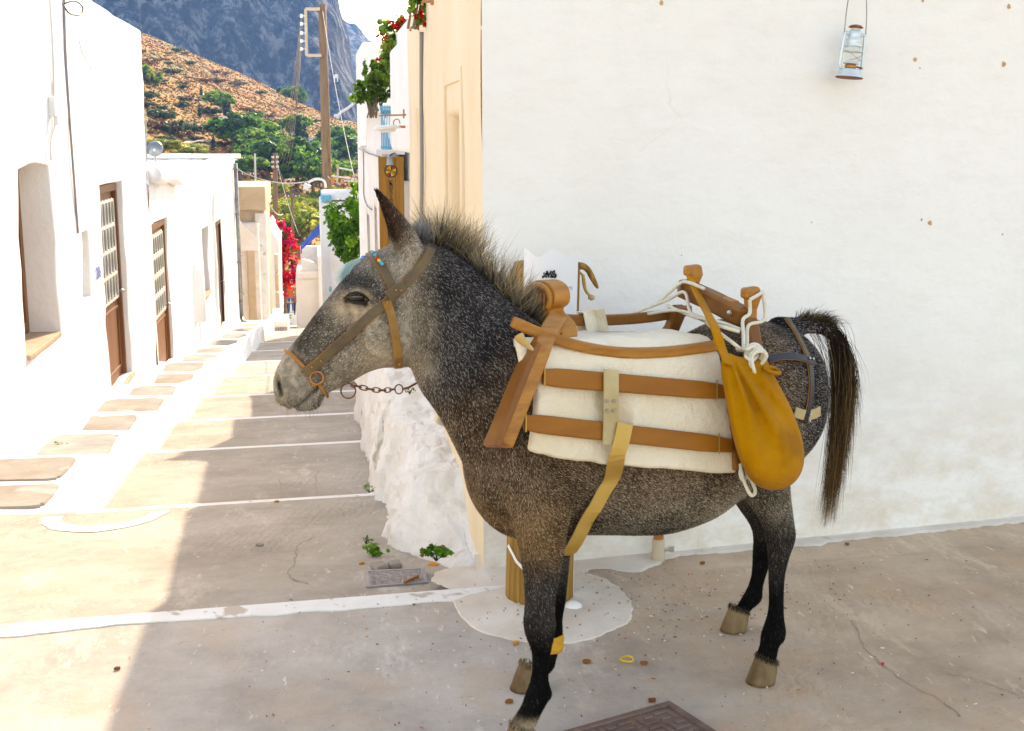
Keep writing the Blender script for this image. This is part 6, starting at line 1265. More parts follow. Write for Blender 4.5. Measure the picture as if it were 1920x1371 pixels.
# head plate: outline in the transverse plane, waisted, with a round head and a hollow
AX = -0.062; outl = [(.135, 1.165), (.120, 1.21), (.085, 1.235), (.060, 1.245), (.050, 1.262), (.066, 1.275), (.078, 1.295), (.074, 1.33), (.05, 1.358), (.0, 1.370), (-.05, 1.358), (-.074, 1.33), (-.078, 1.295), (-.066, 1.275), (-.050, 1.262), (-.060, 1.245), (-.085, 1.235), (-.120, 1.21), (-.135, 1.165), (-.06, 1.155), (.0, 1.15), (.06, 1.155)]
outl = [(y, 1.15 + (z - 1.15) * .71) for y, z in outl]
lean = lambda z: AX - .10 * (z - 1.2)
outl = [(q[0], q[1]) for q in spline(outl + [outl[0]], 88)[:-1]]; m = MB(); m.prism([V3(lean(z) + .026, y, z) for y, z in outl], (-.052, 0, 0)); m.build('arch_head', 'saddle_wood', sd, bevel=.006)
m = MB(); hol = [(.050, 1.262), (.058, 1.30), (.040, 1.333), (.0, 1.345), (-.04, 1.333), (-.058, 1.30), (-.050, 1.262), (.0, 1.245)]; hol = [(y, 1.15 + (z - 1.15) * .71) for y, z in hol]
m.prism([V3(lean(z) + .0285, y, z) for y, z in hol], (-.004, 0, 0)); m.build('arch_hollow', 'saddle_wood_dark', sd)
for i in range(4):
    y = -.033 + .022 * i; m = MB(); m.tube([V3(lean(1.225) + .030, y, 1.226), V3(lean(1.27) + .030, y * .9, 1.272)], .004, 5); m.build('hollow_ridge', 'saddle_wood', sd)
m = MB(); rim = [hol[k] for k in range(7)]; m.tube(spline([V3(lean(z) + .032, y * 1.12, z + .004) for y, z in rim], 22), .009, 8); m.build('arch_rim', 'saddle_wood', sd, smooth=True)
# tan padding roll under the arch front, horn toggle
m = MB(); m.tube(spline([st(975, 640, .02), st(984, 690, .025), st(975, 740, .02), st(972, 790, .02)], 14), .016, 8); m.build('pad_roll', 'canvas', sd, smooth=True)
m = MB(); m.tube(spline([st(972, 628, .075), st(980, 640, .08), st(1000, 657, .085)], 8), [.012, .014, .013, .012, .010, .008, .006, .003], 8); m.build('horn_toggle', 'horn', sd, smooth=True)
# rear arch
RX = -.670; beam([V3(RX, -.155, 1.232), V3(RX, 0, 1.205), V3(RX, .150, 1.172)], .060, .050, (0, 0, 1), 'rear_beam', 'saddle_wood_dark', bevel=.010)
beam([V3(RX - .004, -.13, 1.243), V3(RX - .004, .10, 1.208)], .018, .034, (0, 0, 1), 'rear_beam_ridge', 'saddle_wood', bevel=.006)
for s, base, zt in ((1, V3(RX - .02, .150, 1.13), 1.265), (-1, V3(RX - .01, -.115, 1.19), 1.308)):
    pk = [base, base + V3(0, 0, (zt - base[2]) * .5), V3(base[0] - .005, base[1], zt - .03), V3(base[0] - .004, base[1], zt)]
    beam(pk, .040, .034, (1, 0, 0), 'peg', 'saddle_wood', bevel=.009, taper=[.9, .85, 1.15, .95])
    m = MB(); m.box(V3(base[0] + .018, base[1], zt - .018), (.030, .032, .034)); m.build('peg_hook', 'saddle_wood', sd, bevel=.009)
leg_r = [V3(RX, .165, 1.17), V3(RX + .02, .215, 1.06), st(1372, 760, .025), st(1379, 830, .03), st(1384, 882, .035)]; beam(spline(leg_r, 12), .046, .034, (1, 0, 0), 'rear_arch_leg', 'saddle_wood_dark', bevel=.007); beam(spline([mir(p) for p in leg_r], 12), .046, .034, (1, 0, 0), 'rear_arch_leg', 'saddle_wood_dark', bevel=.007)
for p in (V3(RX + .036, -.13, 1.237), V3(RX + .034, .115, 1.185), st(1383, 655, .055)):
    m = MB(); m.lathe(p, [(.009, -.004), (.008, .003), (.001, .006)], 10, M=np.array([[0, 0, 1], [0, 1, 0], [-1, 0, 0]])); m.build('bolt', 'steel', sd)
# brown side boards, with chamfered ends
for (x0, y0, x1, y1, w0, w1) in ((1020, 706, 1368, 735, 37, 32), (985, 792, 1375, 836, 36, 33)):
    n = 14; top, bot = [], []
    for i in range(n + 1):
        t = i / n; x = x0 + (x1 - x0) * t; y = y0 + (y1 - y0) * t; w_ = (w0 + (w1 - w0) * t) * (1 - .22 * max(0, 1 - t / .09)) * (1 - .25 * max(0, 1 - (1 - t) / .12)); o = .060 + .010 * math.sin(t * math.pi)
        top.append(st(x, y - w_ / 2, o)); bot.append(st(x, y + w_ / 2, o))
    m = MB(); m.rings([[a, b, b - SN * .016, a - SN * .016] for a, b in zip(top, bot)]); m.build('side_board', 'board_paint', sd, bevel=.004, weld=True)
    for t in (.012, .93, .985):
        i = int(t * n); a, b = top[min(i, n)], bot[min(i, n)]; m = MB(); m.tube([a + SN * .003 + V3(0, 0, .008), (a + b) / 2 + SN * .004, b + SN * .003 - V3(0, 0, .006)], .0022, 5); m.build('lashing', 'webbing_yellow', sd)
for (xz0, xz1) in (((.07, 1.05), (-.55, .97)), ((.13, .93), (-.55, .83))):       # the far side carries the same boards
    a = V3(xz0[0], -(.20 + (1.13 - xz0[1]) * .24 + .05), xz0[1]); b = V3(xz1[0], -(.20 + (1.13 - xz1[1]) * .24 + .05), xz1[1]); beam([a, b], .055, .016, (0, 0, 1), 'side_board', 'board_paint', bevel=.004)
# webbing straps
gw = MB(); gw.ribbon([st(1146, 693, .075), st(1146, 740, .078), st(1145, 790, .076), st(1144, 834, .074)], (1, 0, 0), .047, .004); gw.build('strap', 'webbing', sd)
gp = [st(1172, 795, .085), st(1166, 825, .083), st(1156, 860, .068), onskin(1143, 892, .022)[0], onskin(1131, 920, .008)[0], onskin(1117, 948, .006)[0], onskin(1102, 970, .006)[0]]; gx = gp[-1][0]; gp += [V3(gx, .06, .505), V3(gx, -.05, .50), V3(gx, -.16, .55), V3(gx, -.23, .70)]
gw = MB(); gw.ribbon(spline(gp, 40), [V3(1, -.05, .12)] * 40, .048, .004); gw.build('girth', 'webbing_yellow', sd)
gw = MB(); gw.ribbon([st(1158, 800, .083), st(1186, 797, .083)], (0, 0, 1), .012, .004); gw.build('strap_fold', 'webbing', sd)
for (x, y) in ((1138, 752), (1151, 752), (1138, 770), (1151, 770)):
    m = MB(); m.lathe(st(x, y, .0815), [(.0055, -.002), (.005, .002), (.001, .003)], 10, M=np.array([[1, 0, 0], [0, .24, .97], [0, -.97, .24]]).T @ np.diag([1, 1, 1])); m.build('rivet', 'steel', sd)
gw = MB()
for k, x0 in enumerate((-.335, -.375)): gw.ribbon([V3(x0, -.226, 1.11), V3(x0 + .003, -.215, 1.172), V3(x0, -.19, 1.175), V3(x0 - .01, -.180, 1.11)], (1, 0, 0), .045 - .01 * k, .005)
gw.build('rail_wrap', 'canvas', sd)

# ---- mustard suede saddlebag hung from the far peg
bgm = MB(); ol = [(1352, 655), (1349, 690), (1357, 740), (1366, 790), (1376, 835), (1390, 875), (1408, 905), (1432, 920), (1458, 923), (1484, 914), (1503, 893), (1511, 862), (1507, 825), (1496, 790), (1482, 757), (1468, 730), (1455, 705), (1444, 684), (1436, 668), (1415, 668), (1385, 664), (1365, 657)]
bl_ = spline(ol + [ol[0]], 72)[:-1]; cxy = np.array([1432, 815]); BAG = .115
bag = thing('saddlebag', to_local(V3(0, 0, 0)) * 0 + MA, 'mustard suede saddlebag hanging at the rear of the pack saddle', 'bag', local=True, rz=MRZ); front_, back_ = [], []
for k in range(0, 11):
    r = 1 - k / 10; rf, rb = [], []
    for q in bl_:
        # folds fan out from the gathered mouth at the top left
        p = cxy + (np.array(q) - cxy) * r; ang = math.atan2(p[1] - 650, p[0] - 1362); dist = math.hypot(p[0] - 1362, p[1] - 650); full = min(1, dist / 190) ** .7
        fold = .015 * math.sin(ang * 26 + .8 * math.sin(dist * .02)) * math.exp(-dist / 150) * min(1, dist / 40) + .012 * nz(p[0] * .013, p[1] * .013, 3) * full
        fold += .020 * math.exp(-((ang - 1.02) / .05) ** 2) * math.exp(-((dist - 120) / 110) ** 2) - .018 * math.exp(-((ang - .88) / .05) ** 2) * math.exp(-((dist - 130) / 110) ** 2)
        d = .075 * full * (1 - r ** 2.6) ** .5 + fold * (1 - r ** 6); rf.append(st(p[0], p[1], BAG + d)); rb.append(st(p[0], p[1], BAG - .045 * full * (1 - r ** 2.6) ** .5))
    front_.append(rf); back_.append(rb)
bgm.rings(front_, cap=False); bgm.rings(back_, cap=False); bo = bgm.build('pouch', 'suede', bag, smooth=True, weld=True); sb = bo.modifiers.new('s', 'SUBSURF'); sb.levels = sb.render_levels = 1
PF = V3(RX - .01, -.115, 1.272)
sp_ = spline([PF + V3(-.02, -.02, .0), PF + V3(.02, .01, .0), ml(1312, 560, .0), st(1338, 610, .07), st(1352, 650, .10), st(1366, 684, BAG + .03)], 22); m = MB(); m.ribbon(sp_, [V3(1, 0, .35)] * 22, [.030] * 12 + [.034] * 10, .007); m.build('strap', 'suede', bag, bevel=.002)
m = MB(); m.tube(spline([st(1432, 690, BAG + .03), st(1447, 698, BAG + .05), st(1462, 700, BAG + .03), st(1450, 690, BAG), st(1432, 690, BAG + .03)], 20), .006, 6); m.build('mouth_hem', 'suede', bag, smooth=True)
# ---- white rope with green flecks
rp = thing('rope', MA, 'white rope with green flecks looped and knotted round the rear saddle pegs', 'rope', local=True, rz=MRZ)
def rope(pts, name='strand', n=40, r=.0055): m = MB(); m.tube(spline(pts, n), r, 8); m.build(name, 'rope', rp, smooth=True)
PN = V3(RX - .02, .150, 1.20)
rope([V3(-.55, -.20, 1.165), V3(-.585, -.17, 1.19), V3(-.63, -.12, 1.25), V3(RX + .038, -.08, 1.258), V3(RX + .03, -.01, 1.245)])
rope([V3(-.52, -.21, 1.155), V3(-.60, -.15, 1.195), V3(RX + .036, -.10, 1.225), V3(RX + .05, -.05, 1.17), V3(RX + .05, .02, 1.15), st(1352, 612, .06), st(1385, 622, .07)])
rope([V3(-.56, -.19, 1.15), V3(-.60, -.10, 1.17), V3(RX + .05, .0, 1.16), ml(1330, 610, .10), st(1370, 640, .075), st(1392, 658, .085)])
rope([V3(-.60, -.14, 1.18), V3(RX + .055, -.03, 1.158), ml(1322, 598, .10), ml(1356, 606, .14), ml(1388, 618, .19)])
rope([PN + V3(.026, .024, .03), PN + V3(.030, .03, -.01), ml(1393, 600, .21), ml(1394, 630, .24), st(1394, 655, .09)])
rope([PN + V3(-.026, .02, .05), PN + V3(-.03, .03, -.03), ml(1404, 610, .20), ml(1401, 640, .24), st(1398, 660, .10)])
rope([PN + V3(.026, .024, .03), PN + V3(0, .034, .045), PN + V3(-.026, .02, .05)], n=12)
for k in range(5):
    c = st(1409 + 3 * k, 671 + 2 * k, .10 + .009 * k); rx, rz_ = .026 + .003 * (k % 2), .038 - .002 * k; rope([c + V3(-rx * math.cos(a) * .8 - .010 * math.sin(a), .010 * math.sin(2 * a), rz_ * math.sin(a)) for a in np.linspace(.3 * k, 2 * math.pi + .3 * k, 13)], 'coil', 36)
rope([st(1394, 655, .10), st(1402, 655, .125), st(1412, 650, .12), st(1420, 664, .12), st(1410, 676, .13), st(1396, 668, .12)], 'knot', 30)
rope([st(1388, 870, .06), st(1392, 892, .07), st(1400, 915, .075), st(1409, 929, .08), st(1416, 922, .08), st(1411, 905, .075), st(1402, 890, .07), st(1396, 872, .06)], 'loop', 40)
rope([st(1393, 868, .055), st(1388, 885, .06), st(1392, 900, .065), st(1400, 893, .065), st(1401, 872, .055)], 'loop', 30)

# ================================================================== breeching straps on the rump
def hugging(px, n, off):
    P = spline([V3(x, y, 0) for x, y in px], n); H_ = [onskin(p[0], p[1], off) for p in P]; pos = np.array([h[0] for h in H_]); nn = np.array([h[1] for h in H_])
    for _ in range(3): pos[1:-1] = (pos[:-2] + 2 * pos[1:-1] + pos[2:]) / 4; nn[1:-1] = (nn[:-2] + nn[1:-1] + nn[2:]) / 3
    return list(pos), list(nn)
def strap(px, n, width, thick, name, mat, parent, off=.008, edge=None):
    P, N_ = hugging(px, n, off); T = [P[min(i + 1, n - 1)] - P[max(i - 1, 0)] for i in range(n)]; W = [np.cross(t, nn) for t, nn in zip(T, N_)]
    m = MB(); m.ribbon(P, W, width, thick); o = m.build(name, mat, parent, bevel=.0012)
    if edge: m = MB(); m.ribbon([p - nn * thick * .55 for p, nn in zip(P, N_)], W, width * 1.09, thick * .8); m.build('strap_edge', edge, o)
    return P, N_, o
def stud(p, nn, r, name, mat, parent):
    z = nn / np.linalg.norm(nn); x = np.cross(z, V3(.3, .2, .9)); x /= np.linalg.norm(x); y = np.cross(z, x); m = MB(); m.lathe(p + z * .001, [(r, -.002), (r * .9, .0015), (r * .5, .003), (.0005, .0035)], 10, M=np.stack([x, y, z], 1)); m.build(name, mat, parent, smooth=True)
br = thing('breeching_harness', MA, 'dark leather breeching straps across the rump of the mule', 'harness', local=True, rz=MRZ)
strap([(1474, 600), (1487, 620), (1503, 650), (1512, 672)], 14, .021, .004, 'strap', 'leather', br, edge='leather_edge')
strap([(1512, 668), (1518, 700), (1518, 735), (1512, 770), (1506, 790)], 16, .023, .004, 'strap', 'leather_black', br, edge='leather_edge')
strap([(1436, 676), (1455, 671), (1480, 670), (1500, 673), (1521, 681)], 14, .022, .004, 'strap', 'leather_black', br, off=.012, edge='leather_edge')
strap([(1488, 772), (1505, 778), (1522, 777), (1535, 770)], 12, .032, .005, 'breech_band', 'webbing', br, off=.005)
for (x, y) in ((1511, 675.5), (1517, 676.5), (1511, 776), (1509.5, 787)): p, nn = onskin(x, y, .016); stud(p, nn, .0042, 'stud', 'steel', br)
# ================================================================== halter
ha = thing('halter', MA, 'riveted brown leather halter with bead trim on the head of the mule', 'halter', local=True, rz=MRZ)
strap([(806, 468), (790, 496), (768, 522), (745, 546), (715, 575), (680, 607), (645, 637), (610, 665), (583, 688), (573, 697)], 44, .0235, .004, 'cheek_strap', 'leather', ha, off=.010, edge='leather_edge')
strap([(694, 478), (706, 489), (718, 505), (728, 525), (739, 546)], 16, .0225, .004, 'brow_strap', 'leather', ha, off=.008, edge='leather_edge')
strap([(724, 562), (731, 590), (737, 620), (742, 650), (746, 682)], 20, .0215, .004, 'throat_strap', 'leather_tan', ha, off=.014, edge='leather_edge')
P_, N_, o_ = strap([(757, 536), (742, 543), (726, 556)], 8, .026, .0035, 'cross_patch', 'leather', ha, off=.017, edge='leather_edge')
m = MB(); m.ribbon([hd(746, 685, .055), hd(744, 688, .0), hd(742, 686, -.055)], HF, .021, .004); m.build('throat_strap', 'leather', ha)
for (x, y, o) in ((740, 544, .020), (749, 544, .020), (724, 565, .019), (727, 576, .019), (598, 672, .013), (584.5, 681.5, .013), (744, 672, .018)):
    p, nn = onskin(x, y, o); stud(p, nn, .0036, 'rivet', 'copper', ha)
# noseband: thin twisted leather over the nose, ring and knot at the mouth corner
n1, _ = hugging([(545, 663), (549, 666), (555, 671), (564, 679), (573, 689)], 18, .006); m = MB(); m.tube(n1, .0052, 8); m.build('noseband', 'leather_edge', ha, smooth=True)
m = MB(); m.tube([p + V3(0, 0, .003 * math.sin(i * 1.7)) + HL * .003 * math.cos(i * 1.7) for i, p in enumerate(n1)], .0036, 6); m.build('noseband_twist', 'copper', ha, smooth=True)
def near_skin(p, off):
    h_, n_, i_, d_ = _bv.find_nearest(Vector(p)); return np.array(h_) + np.array(n_) * off
m = MB(); m.tube([near_skin(p, .004) for p in spline([hd(544, 662, .045), hd(538, 659, .030), hd(534, 657, .015), hd(533, 656, .0), hd(534, 657, -.015), hd(538, 659, -.03), hd(546, 664, -.05), hd(573, 690, -.066)], 16)], .005, 8); m.build('noseband', 'leather_edge', ha, smooth=True)
c, nn = onskin(594, 707, .008); m = MB(); m.tube([c + HF * .0175 * math.cos(a) + V3(0, 0, .0175) * math.sin(a) for a in np.linspace(0, 2 * math.pi, 21)[:-1]], .0028, 7, closed=True); m.build('ring', 'copper', ha, smooth=True)
n2, _ = hugging([(584, 722), (592, 719), (602, 720), (606, 730), (612, 738)], 14, .007); m = MB(); m.tube(n2, .0038, 7); m.tube([p + V3(0, 0, -.004) + HL * .003 for p in n2[5:]], .003, 6); m.build('knot', 'leather_edge', ha, smooth=True)
# beads and tassel at the brow
mk('bead_turquoise', (.02, .36, .48), .25); mk('bead_blue', (.10, .25, .55), .2); mk('tassel', (.46, .62, .64), .8, vary=(.55, .70, .70), scale=30)
for i, (x, y, mt_) in enumerate(((703, 481, 'bead_turquoise'), (706, 486, 'bead_turquoise'), (709, 491, 'red'), (712.5, 494.5, 'yellow'), (715.5, 497, 'bead_turquoise'), (717.5, 500, 'bead_turquoise'))):
    p, nn = onskin(x, y, .014); stud(p, nn, .0052, 'bead', mt_, ha)
m = MB(); p = hd(682, 485, .012); m.lathe(p, [(.0005, -.009), (.006, -.007), (.009, 0), (.006, .007), (.0005, .009)], 12); m.build('bead', 'bead_blue', ha, smooth=True)
ts = hd(676, 489, .012); n = 420; te = np.array([hd(642 + RNG.normal(0, 7) + 9 * k_, 527 + RNG.normal(0, 5) - 3 * k_, .012 + RNG.normal(0, .009)) for k_ in RNG.uniform(-1, 1, n)]); b0 = np.tile(ts, (n, 1)) + RNG.normal(0, .003, (n, 3))
hair_mesh('tassel', b0, te, np.full(n, .0016), unit(RNG.normal(0, 1, (n, 3))), np.tile(V3(.46, .64, .66), (n, 1)) * RNG.uniform(.75, 1.15, (n, 1)), ha, segs=4, sag=np.tile(V3(.03, 0, .045), (n, 1)))
m = MB(); m.tube([hd(680, 486, .012), hd(672, 492, .012)], [.004, .0055], 8); m.build('tassel_head', 'tassel', ha, smooth=True)
# ---- lead chain
ch = thing('lead_chain', MA, 'rusty chain with two rings hanging under the jaw of the mule', 'chain', local=True, rz=MRZ)
c = hd(653, 733, .0); m = MB(); m.tube([c + HF * .020 * math.cos(a) + V3(0, 0, .021) * math.sin(a) for a in np.linspace(0, 2 * math.pi, 25)[:-1]], .0022, 7, closed=True); m.build('ring', 'rust', ch, smooth=True)
path = spline([hd(660, 721, .0), hd(676, 726, .0), hd(700, 731, .0), hd(722, 732, .0), hd(738, 730, .0)], 9)
def linkm(a, b, k, parent):
    d = b - a; L = np.linalg.norm(d); d /= L; s_ = np.cross(d, HL if k % 2 == 0 else V3(0, 0, 1)); s_ /= np.linalg.norm(s_); c = (a + b) / 2; m = MB()
    m.tube([c + d * L * .68 * math.cos(t) + s_ * .0062 * math.copysign(abs(math.sin(t)) ** .6, math.sin(t)) for t in np.linspace(0, 2 * math.pi, 19)[:-1]], .0019, 6, closed=True); m.build('chain_link', 'rust', parent, smooth=True)
for i in range(8): linkm(path[i], path[i + 1], i, ch)
c = hd(748, 730, .0); m = MB(); m.tube([c + HF * .011 * math.cos(a) + V3(0, 0, .013) * math.sin(a) for a in np.linspace(0, 2 * math.pi, 19)[:-1]], .002, 6, closed=True); m.build('ring', 'rust', ch, smooth=True)
m = MB(); m.tube([hd(754, 730, .0), hd(766, 727, -.005), hd(782, 718, -.01), hd(800, 700, -.03)], .0032, 7); m.build('swivel', 'rust', ch, smooth=True)
# yellow band on the far foreleg
fb = [ml(1031, 1196, -.148), ml(1030, 1212, -.15)]; m = MB(); mid_ = (fb[0] + fb[1]) / 2
m.rings([[mid_ + V3((r) * math.cos(a), r * .95 * math.sin(a), z + .002 * math.sin(3 * a + z * 300)) for a in np.linspace(0, 2 * math.pi, 21)[:-1]] for r, z in ((.040, .030), (.0455, .026), (.0465, .012), (.045, 0), (.046, -.012), (.0435, -.024), (.038, -.028))], cap=False)
mk('tape', (.62, .28, .02), .6, vary=(.70, .36, .04), scale=30, bump=.4, bscale=60, stretch=(1, 1, 5)); tag(m.build('leg_band', 'tape', None, smooth=True), 'yellow tape band round the far foreleg of the mule', 'band')
_lb = [o for o in COL.objects if o.name.startswith('leg_band')][0]; _lb.location = tuple(MA); _lb.rotation_euler = (0, 0, MRZ)

# ================================================================== things by the wall and on the ground
mk('post_wood', (0.22, 0.105, 0.022), 0.8, vary=(0.42, 0.25, 0.07), scale=5, stretch=(10, 10, .5), bump=.5, bscale=14, spots=[((.12, .06, .02), 5.0, .63), ((.66, .6, .5), 9, .74)])
PX_, PY_ = .80, 4.33; pt_ = thing('wooden_post', (PX_, PY_, 0), 'thick weathered wooden post behind the mule with a paper notice', 'post')
zt_ = on_plane(1030, 497, (0, PY_ - .1, 0), (0, 1, 0))[2]; m = MB(); prof = [(.128, -.05), (.128, .06), (.126, .3), (.124, .8), (.121, zt_ - .03), (.115, zt_), (.06, zt_ + .01), (.001, zt_ + .012)]
rs = []
for r, z in prof: rs.append([(PX_ + (r + .004 * nz(a * 3, z, 1, 1.5)) * math.cos(a) + .018 * z, PY_ + r * math.sin(a), z) for a in np.linspace(0, 2 * math.pi, 33)[:-1]])
m.rings(rs); m.build('shaft', 'post_wood', pt_, smooth=True)
m = MB(); rs = []
for z in np.linspace(zt_ - .30, zt_ + .045, 10): rs.append([(PX_ + .018 * z + .1245 * math.cos(a), PY_ + .1275 * math.sin(a), z + (.015 * math.sin(a * 7) if z > zt_ + .03 else 0)) for a in np.linspace(math.pi * 1.5 - .90, math.pi * 1.5 + .90, 18)])
nt_ = thing('paper_notice', (PX_, PY_ - .13, zt_ - .15), 'white paper notice wrapped round the top of the wooden post', 'notice')
m.rings(rs, cap=False, closed=False); m.build('sheet', 'paper', nt_, smooth=True)
for (x, y, body, sz) in ((1010, 534, '“Η  Ιερα', .021), (1004, 541, 'ροτιδα.', .019), (1068, 540, 'νη', .018)):
    p = on_plane(x, y, (0, PY_ - .131, 0), (0, 1, 0)); text('printed_line', body, sz, frame4(p, (1, 0, 0), (0, 0, 1)), 'ink', nt_, extrude=.0003)
m = MB(); rgp = random.Random(3)
for i in range(70):
    p = on_plane(1018 + 26 * rgp.random(), 508 + 12 * rgp.random() ** .6, (0, PY_ - .1315, 0), (0, 1, 0)); m.box(p, (.006 * rgp.random() + .001, .0006, .008 * rgp.random() + .001))
m.build('printed_picture', 'ink', nt_)
# stick and cord on the post
sk_ = thing('hooked_stick', (PX_ + .12, PY_ - .1, zt_), 'short crooked stick tied with cord to the post top', 'stick'); yy = PY_ - .02; fy = lambda x, y: on_plane(x, y, (0, yy, 0), (0, 1, 0))
m = MB(); m.tube(spline([fy(1080, 500), fy(1092, 499), fy(1103, 507), fy(1111, 522), fy(1121, 541)], 14), [.012, .013, .014, .013, .012, .011, .011, .0105, .011, .011, .010, .009, .007, .003], 8); m.build('stick', 'post_wood', sk_, smooth=True)
m = MB(); m.tube(spline([fy(1058, 530), fy(1072, 518), fy(1085, 511), fy(1094, 520), fy(1098, 545), fy(1105, 553)], 20), .005, 6); m.tube(spline([fy(1093, 515), fy(1095, 535), fy(1100, 548), fy(1108, 556), fy(1110, 562)], 14), .006, 6); m.lathe(fy(1109, 558), [(.001, -.012), (.012, -.006), (.013, .004), (.001, .012)], 8); m.build('cord', 'horn', sk_, smooth=True)
# torn papers at the foot of the post
m = MB(); rs = [[(PX_ - .012 * z + .131 * math.cos(a), PY_ + .131 * math.sin(a), z + .02 * math.sin(a * 5)) for a in np.linspace(-.35, .25, 8)] for z in (.16, .10, .05, .02)]; m.rings(rs, cap=False, closed=False); tag(m.build('torn_paper', 'paper'), 'torn white paper curling off the foot of the post', 'paper')
m = MB(); q = at_z(1075, 1125, .03); m.lathe(q + V3(0, 0, -.018), [(.040, -.015), (.032, .0), (.016, .010), (.001, .013)], 9); tag(m.build('plaster_lump', 'whitewash', None, smooth=True), 'white plaster lump at the foot of the wooden post', 'plaster')
m = MB(); m.ribbon([(PX_ - .127 + .002, PY_ - .04, .22), (PX_ - .10, PY_ - .085, .17), (PX_ - .06, PY_ - .118, .13)], (0, 0, 1), .012, .002); tag(m.build('white_tape', 'paper'), 'white strip of tape slanting round the foot of the post', 'tape')
# ---- hurricane lantern hung on the big wall
mk('lantern_metal', (.50, .62, .68), .35, metal=.35, vary=(.62, .70, .73), scale=9); mk('lantern_rust', (.20, .075, .045), .7, vary=(.3, .13, .08), scale=30)
mg = bpy.data.materials.new('lamp_glass'); mg.use_nodes = True; b_ = mg.node_tree.nodes['Principled BSDF']; b_.inputs['Transmission Weight'].default_value = 1.0; b_.inputs['Roughness'].default_value = .03; b_.inputs['IOR'].default_value = 1.2; b_.inputs['Base Color'].default_value = (.95, .97, .97, 1); M['lamp_glass'] = mg
LP0 = front(1592, 146, .10); tp = front(1606, 42, .10); ax_ = tp - LP0; LH = np.linalg.norm(ax_); ax_ /= LH; lx = dirw - ax_ * np.dot(dirw, ax_); lx /= np.linalg.norm(lx); ly = np.cross(ax_, lx); LM = np.stack([lx, ly, ax_], 1)
la = thing('hurricane_lantern', LP0, 'pale blue metal hurricane lantern hanging on the big white wall', 'lantern'); k = LH / .24
def lat_(prof, name, mat, seg=22): m = MB(); m.lathe(LP0, [(r * k, z * k) for r, z in prof], seg, M=LM); return m.build(name, mat, la, smooth=True)
L3 = lambda x, y, z: LP0 + LM @ (V3(x, y, z) * k)
lat_([(.058, 0), (.060, .003), (.054, .010), (.050, .014), (.049, .030), (.046, .036), (.020, .040), (.001, .041)], 'tank', 'lantern_metal'); lat_([(.059, -.002), (.0615, .001), (.0595, .003)], 'base_rim', 'lantern_rust')
lat_([(.022, .038), (.026, .046), (.024, .056), (.016, .060), (.001, .061)], 'burner', 'copper'); lat_([(.034, .060), (.036, .063), (.028, .067), (.001, .068)], 'glass_seat', 'lantern_metal')
lat_([(.028, .067), (.040, .082), (.042, .098), (.036, .118), (.029, .132)], 'glass_globe', 'lamp_glass'); lat_([(.036, .132), (.038, .138), (.032, .145), (.034, .150), (.034, .168), (.028, .172), (.030, .176), (.027, .200), (.022, .206)], 'chimney', 'lantern_metal')
lat_([(.018, .206), (.020, .214), (.001, .216)], 'vent', 'iron_white'); lat_([(.030, .216), (.033, .219), (.022, .227), (.001, .231)], 'cap', 'lantern_rust')
for s in (-1, 1):
    m = MB(); m.tube(spline([L3(s * .030, 0, .185), L3(s * .044, 0, .190), L3(s * .052, 0, .175), L3(s * .055, 0, .10), L3(s * .056, 0, .050), L3(s * .046, 0, .036)], 24), .0075 * k, 10); m.build('side_tube', 'lantern_metal', la, smooth=True)
    m = MB(); m.tube([L3(s * .054, 0, .190) + LM @ V3(.006 * k * math.cos(a), 0, .006 * k * math.sin(a)) for a in np.linspace(0, 2 * math.pi, 13)[:-1]], .0016 * k, 6, closed=True); m.build('ear_ring', 'steel', la)
m = MB(); hk = front(1609, -60, .06); m.tube(spline([L3(-.054, 0, .196), front(1588, 15, .09), front(1594, -15, .07), hk, front(1622, -15, .07), front(1625, 20, .09), L3(.054, 0, .196)], 40), .0022, 6); m.build('bail', 'grey_metal', la, smooth=True)
m = MB(); m.tube([hk + inw * .08, hk - inw * .01], .005, 6); m.build('nail', 'rust', la)
m = MB()
for (a, b) in ((-1, 1), (1, -1)): m.tube(spline([L3(.043 * a, -.01, .118), L3(.02 * a, -.043, .095), L3(0, -.043, .083), L3(-.03 * a, -.034, .072)], 14), .0012 * k, 5)
m.tube([L3(.044 * math.cos(t), .044 * math.sin(t), .110) for t in np.linspace(0, 2 * math.pi, 25)[:-1]], .0012 * k, 5, closed=True); m.build('guard_wire', 'grey_metal', la); m = MB(); m.tube([L3(.02, -.01, .050), L3(.052, -.012, .046)], .004 * k, 6); m.build('wick_knob', 'lantern_rust', la)
# ---- pipe and tap at the foot of the wall
tpq = at_z(1226, 1040, 0); tpq[1] = CY + .125 * (tpq[0] - CX) - .06; wp = thing('water_pipe', tpq, 'short brass water pipe stub at the foot of the white wall', 'pipe'); m = MB()
m.lathe(tpq, [(.030, -.01), (.030, .03), (.026, .035), (.026, .085), (.024, .09)], 14); m.build('socket', 'beige_concrete', wp, smooth=True); m = MB(); m.tube(spline([tpq + V3(0, 0, .08), tpq + V3(0, 0, .115), tpq + V3(0, -.012, .135), tpq + V3(0, -.045, .140)], 12), .021, 14, cap=False); m.build('elbow', 'copper', wp, smooth=True)
m = MB(); m.lathe(tpq + V3(0, -.040, .139), [(.016, -.001), (.016, .001)], 14, M=np.array([[1, 0, 0], [0, 0, -1], [0, 1, 0]])); m.build('bore', 'black', wp); m = MB(); m.tube([tpq + V3(.02, -.01, .045), tpq + V3(.05, -.02, .05)], .008, 8); m.lathe(tpq + V3(.05, -.02, .05), [(.012, -.01), (.012, .01)], 6); m.build('valve', 'steel', wp)
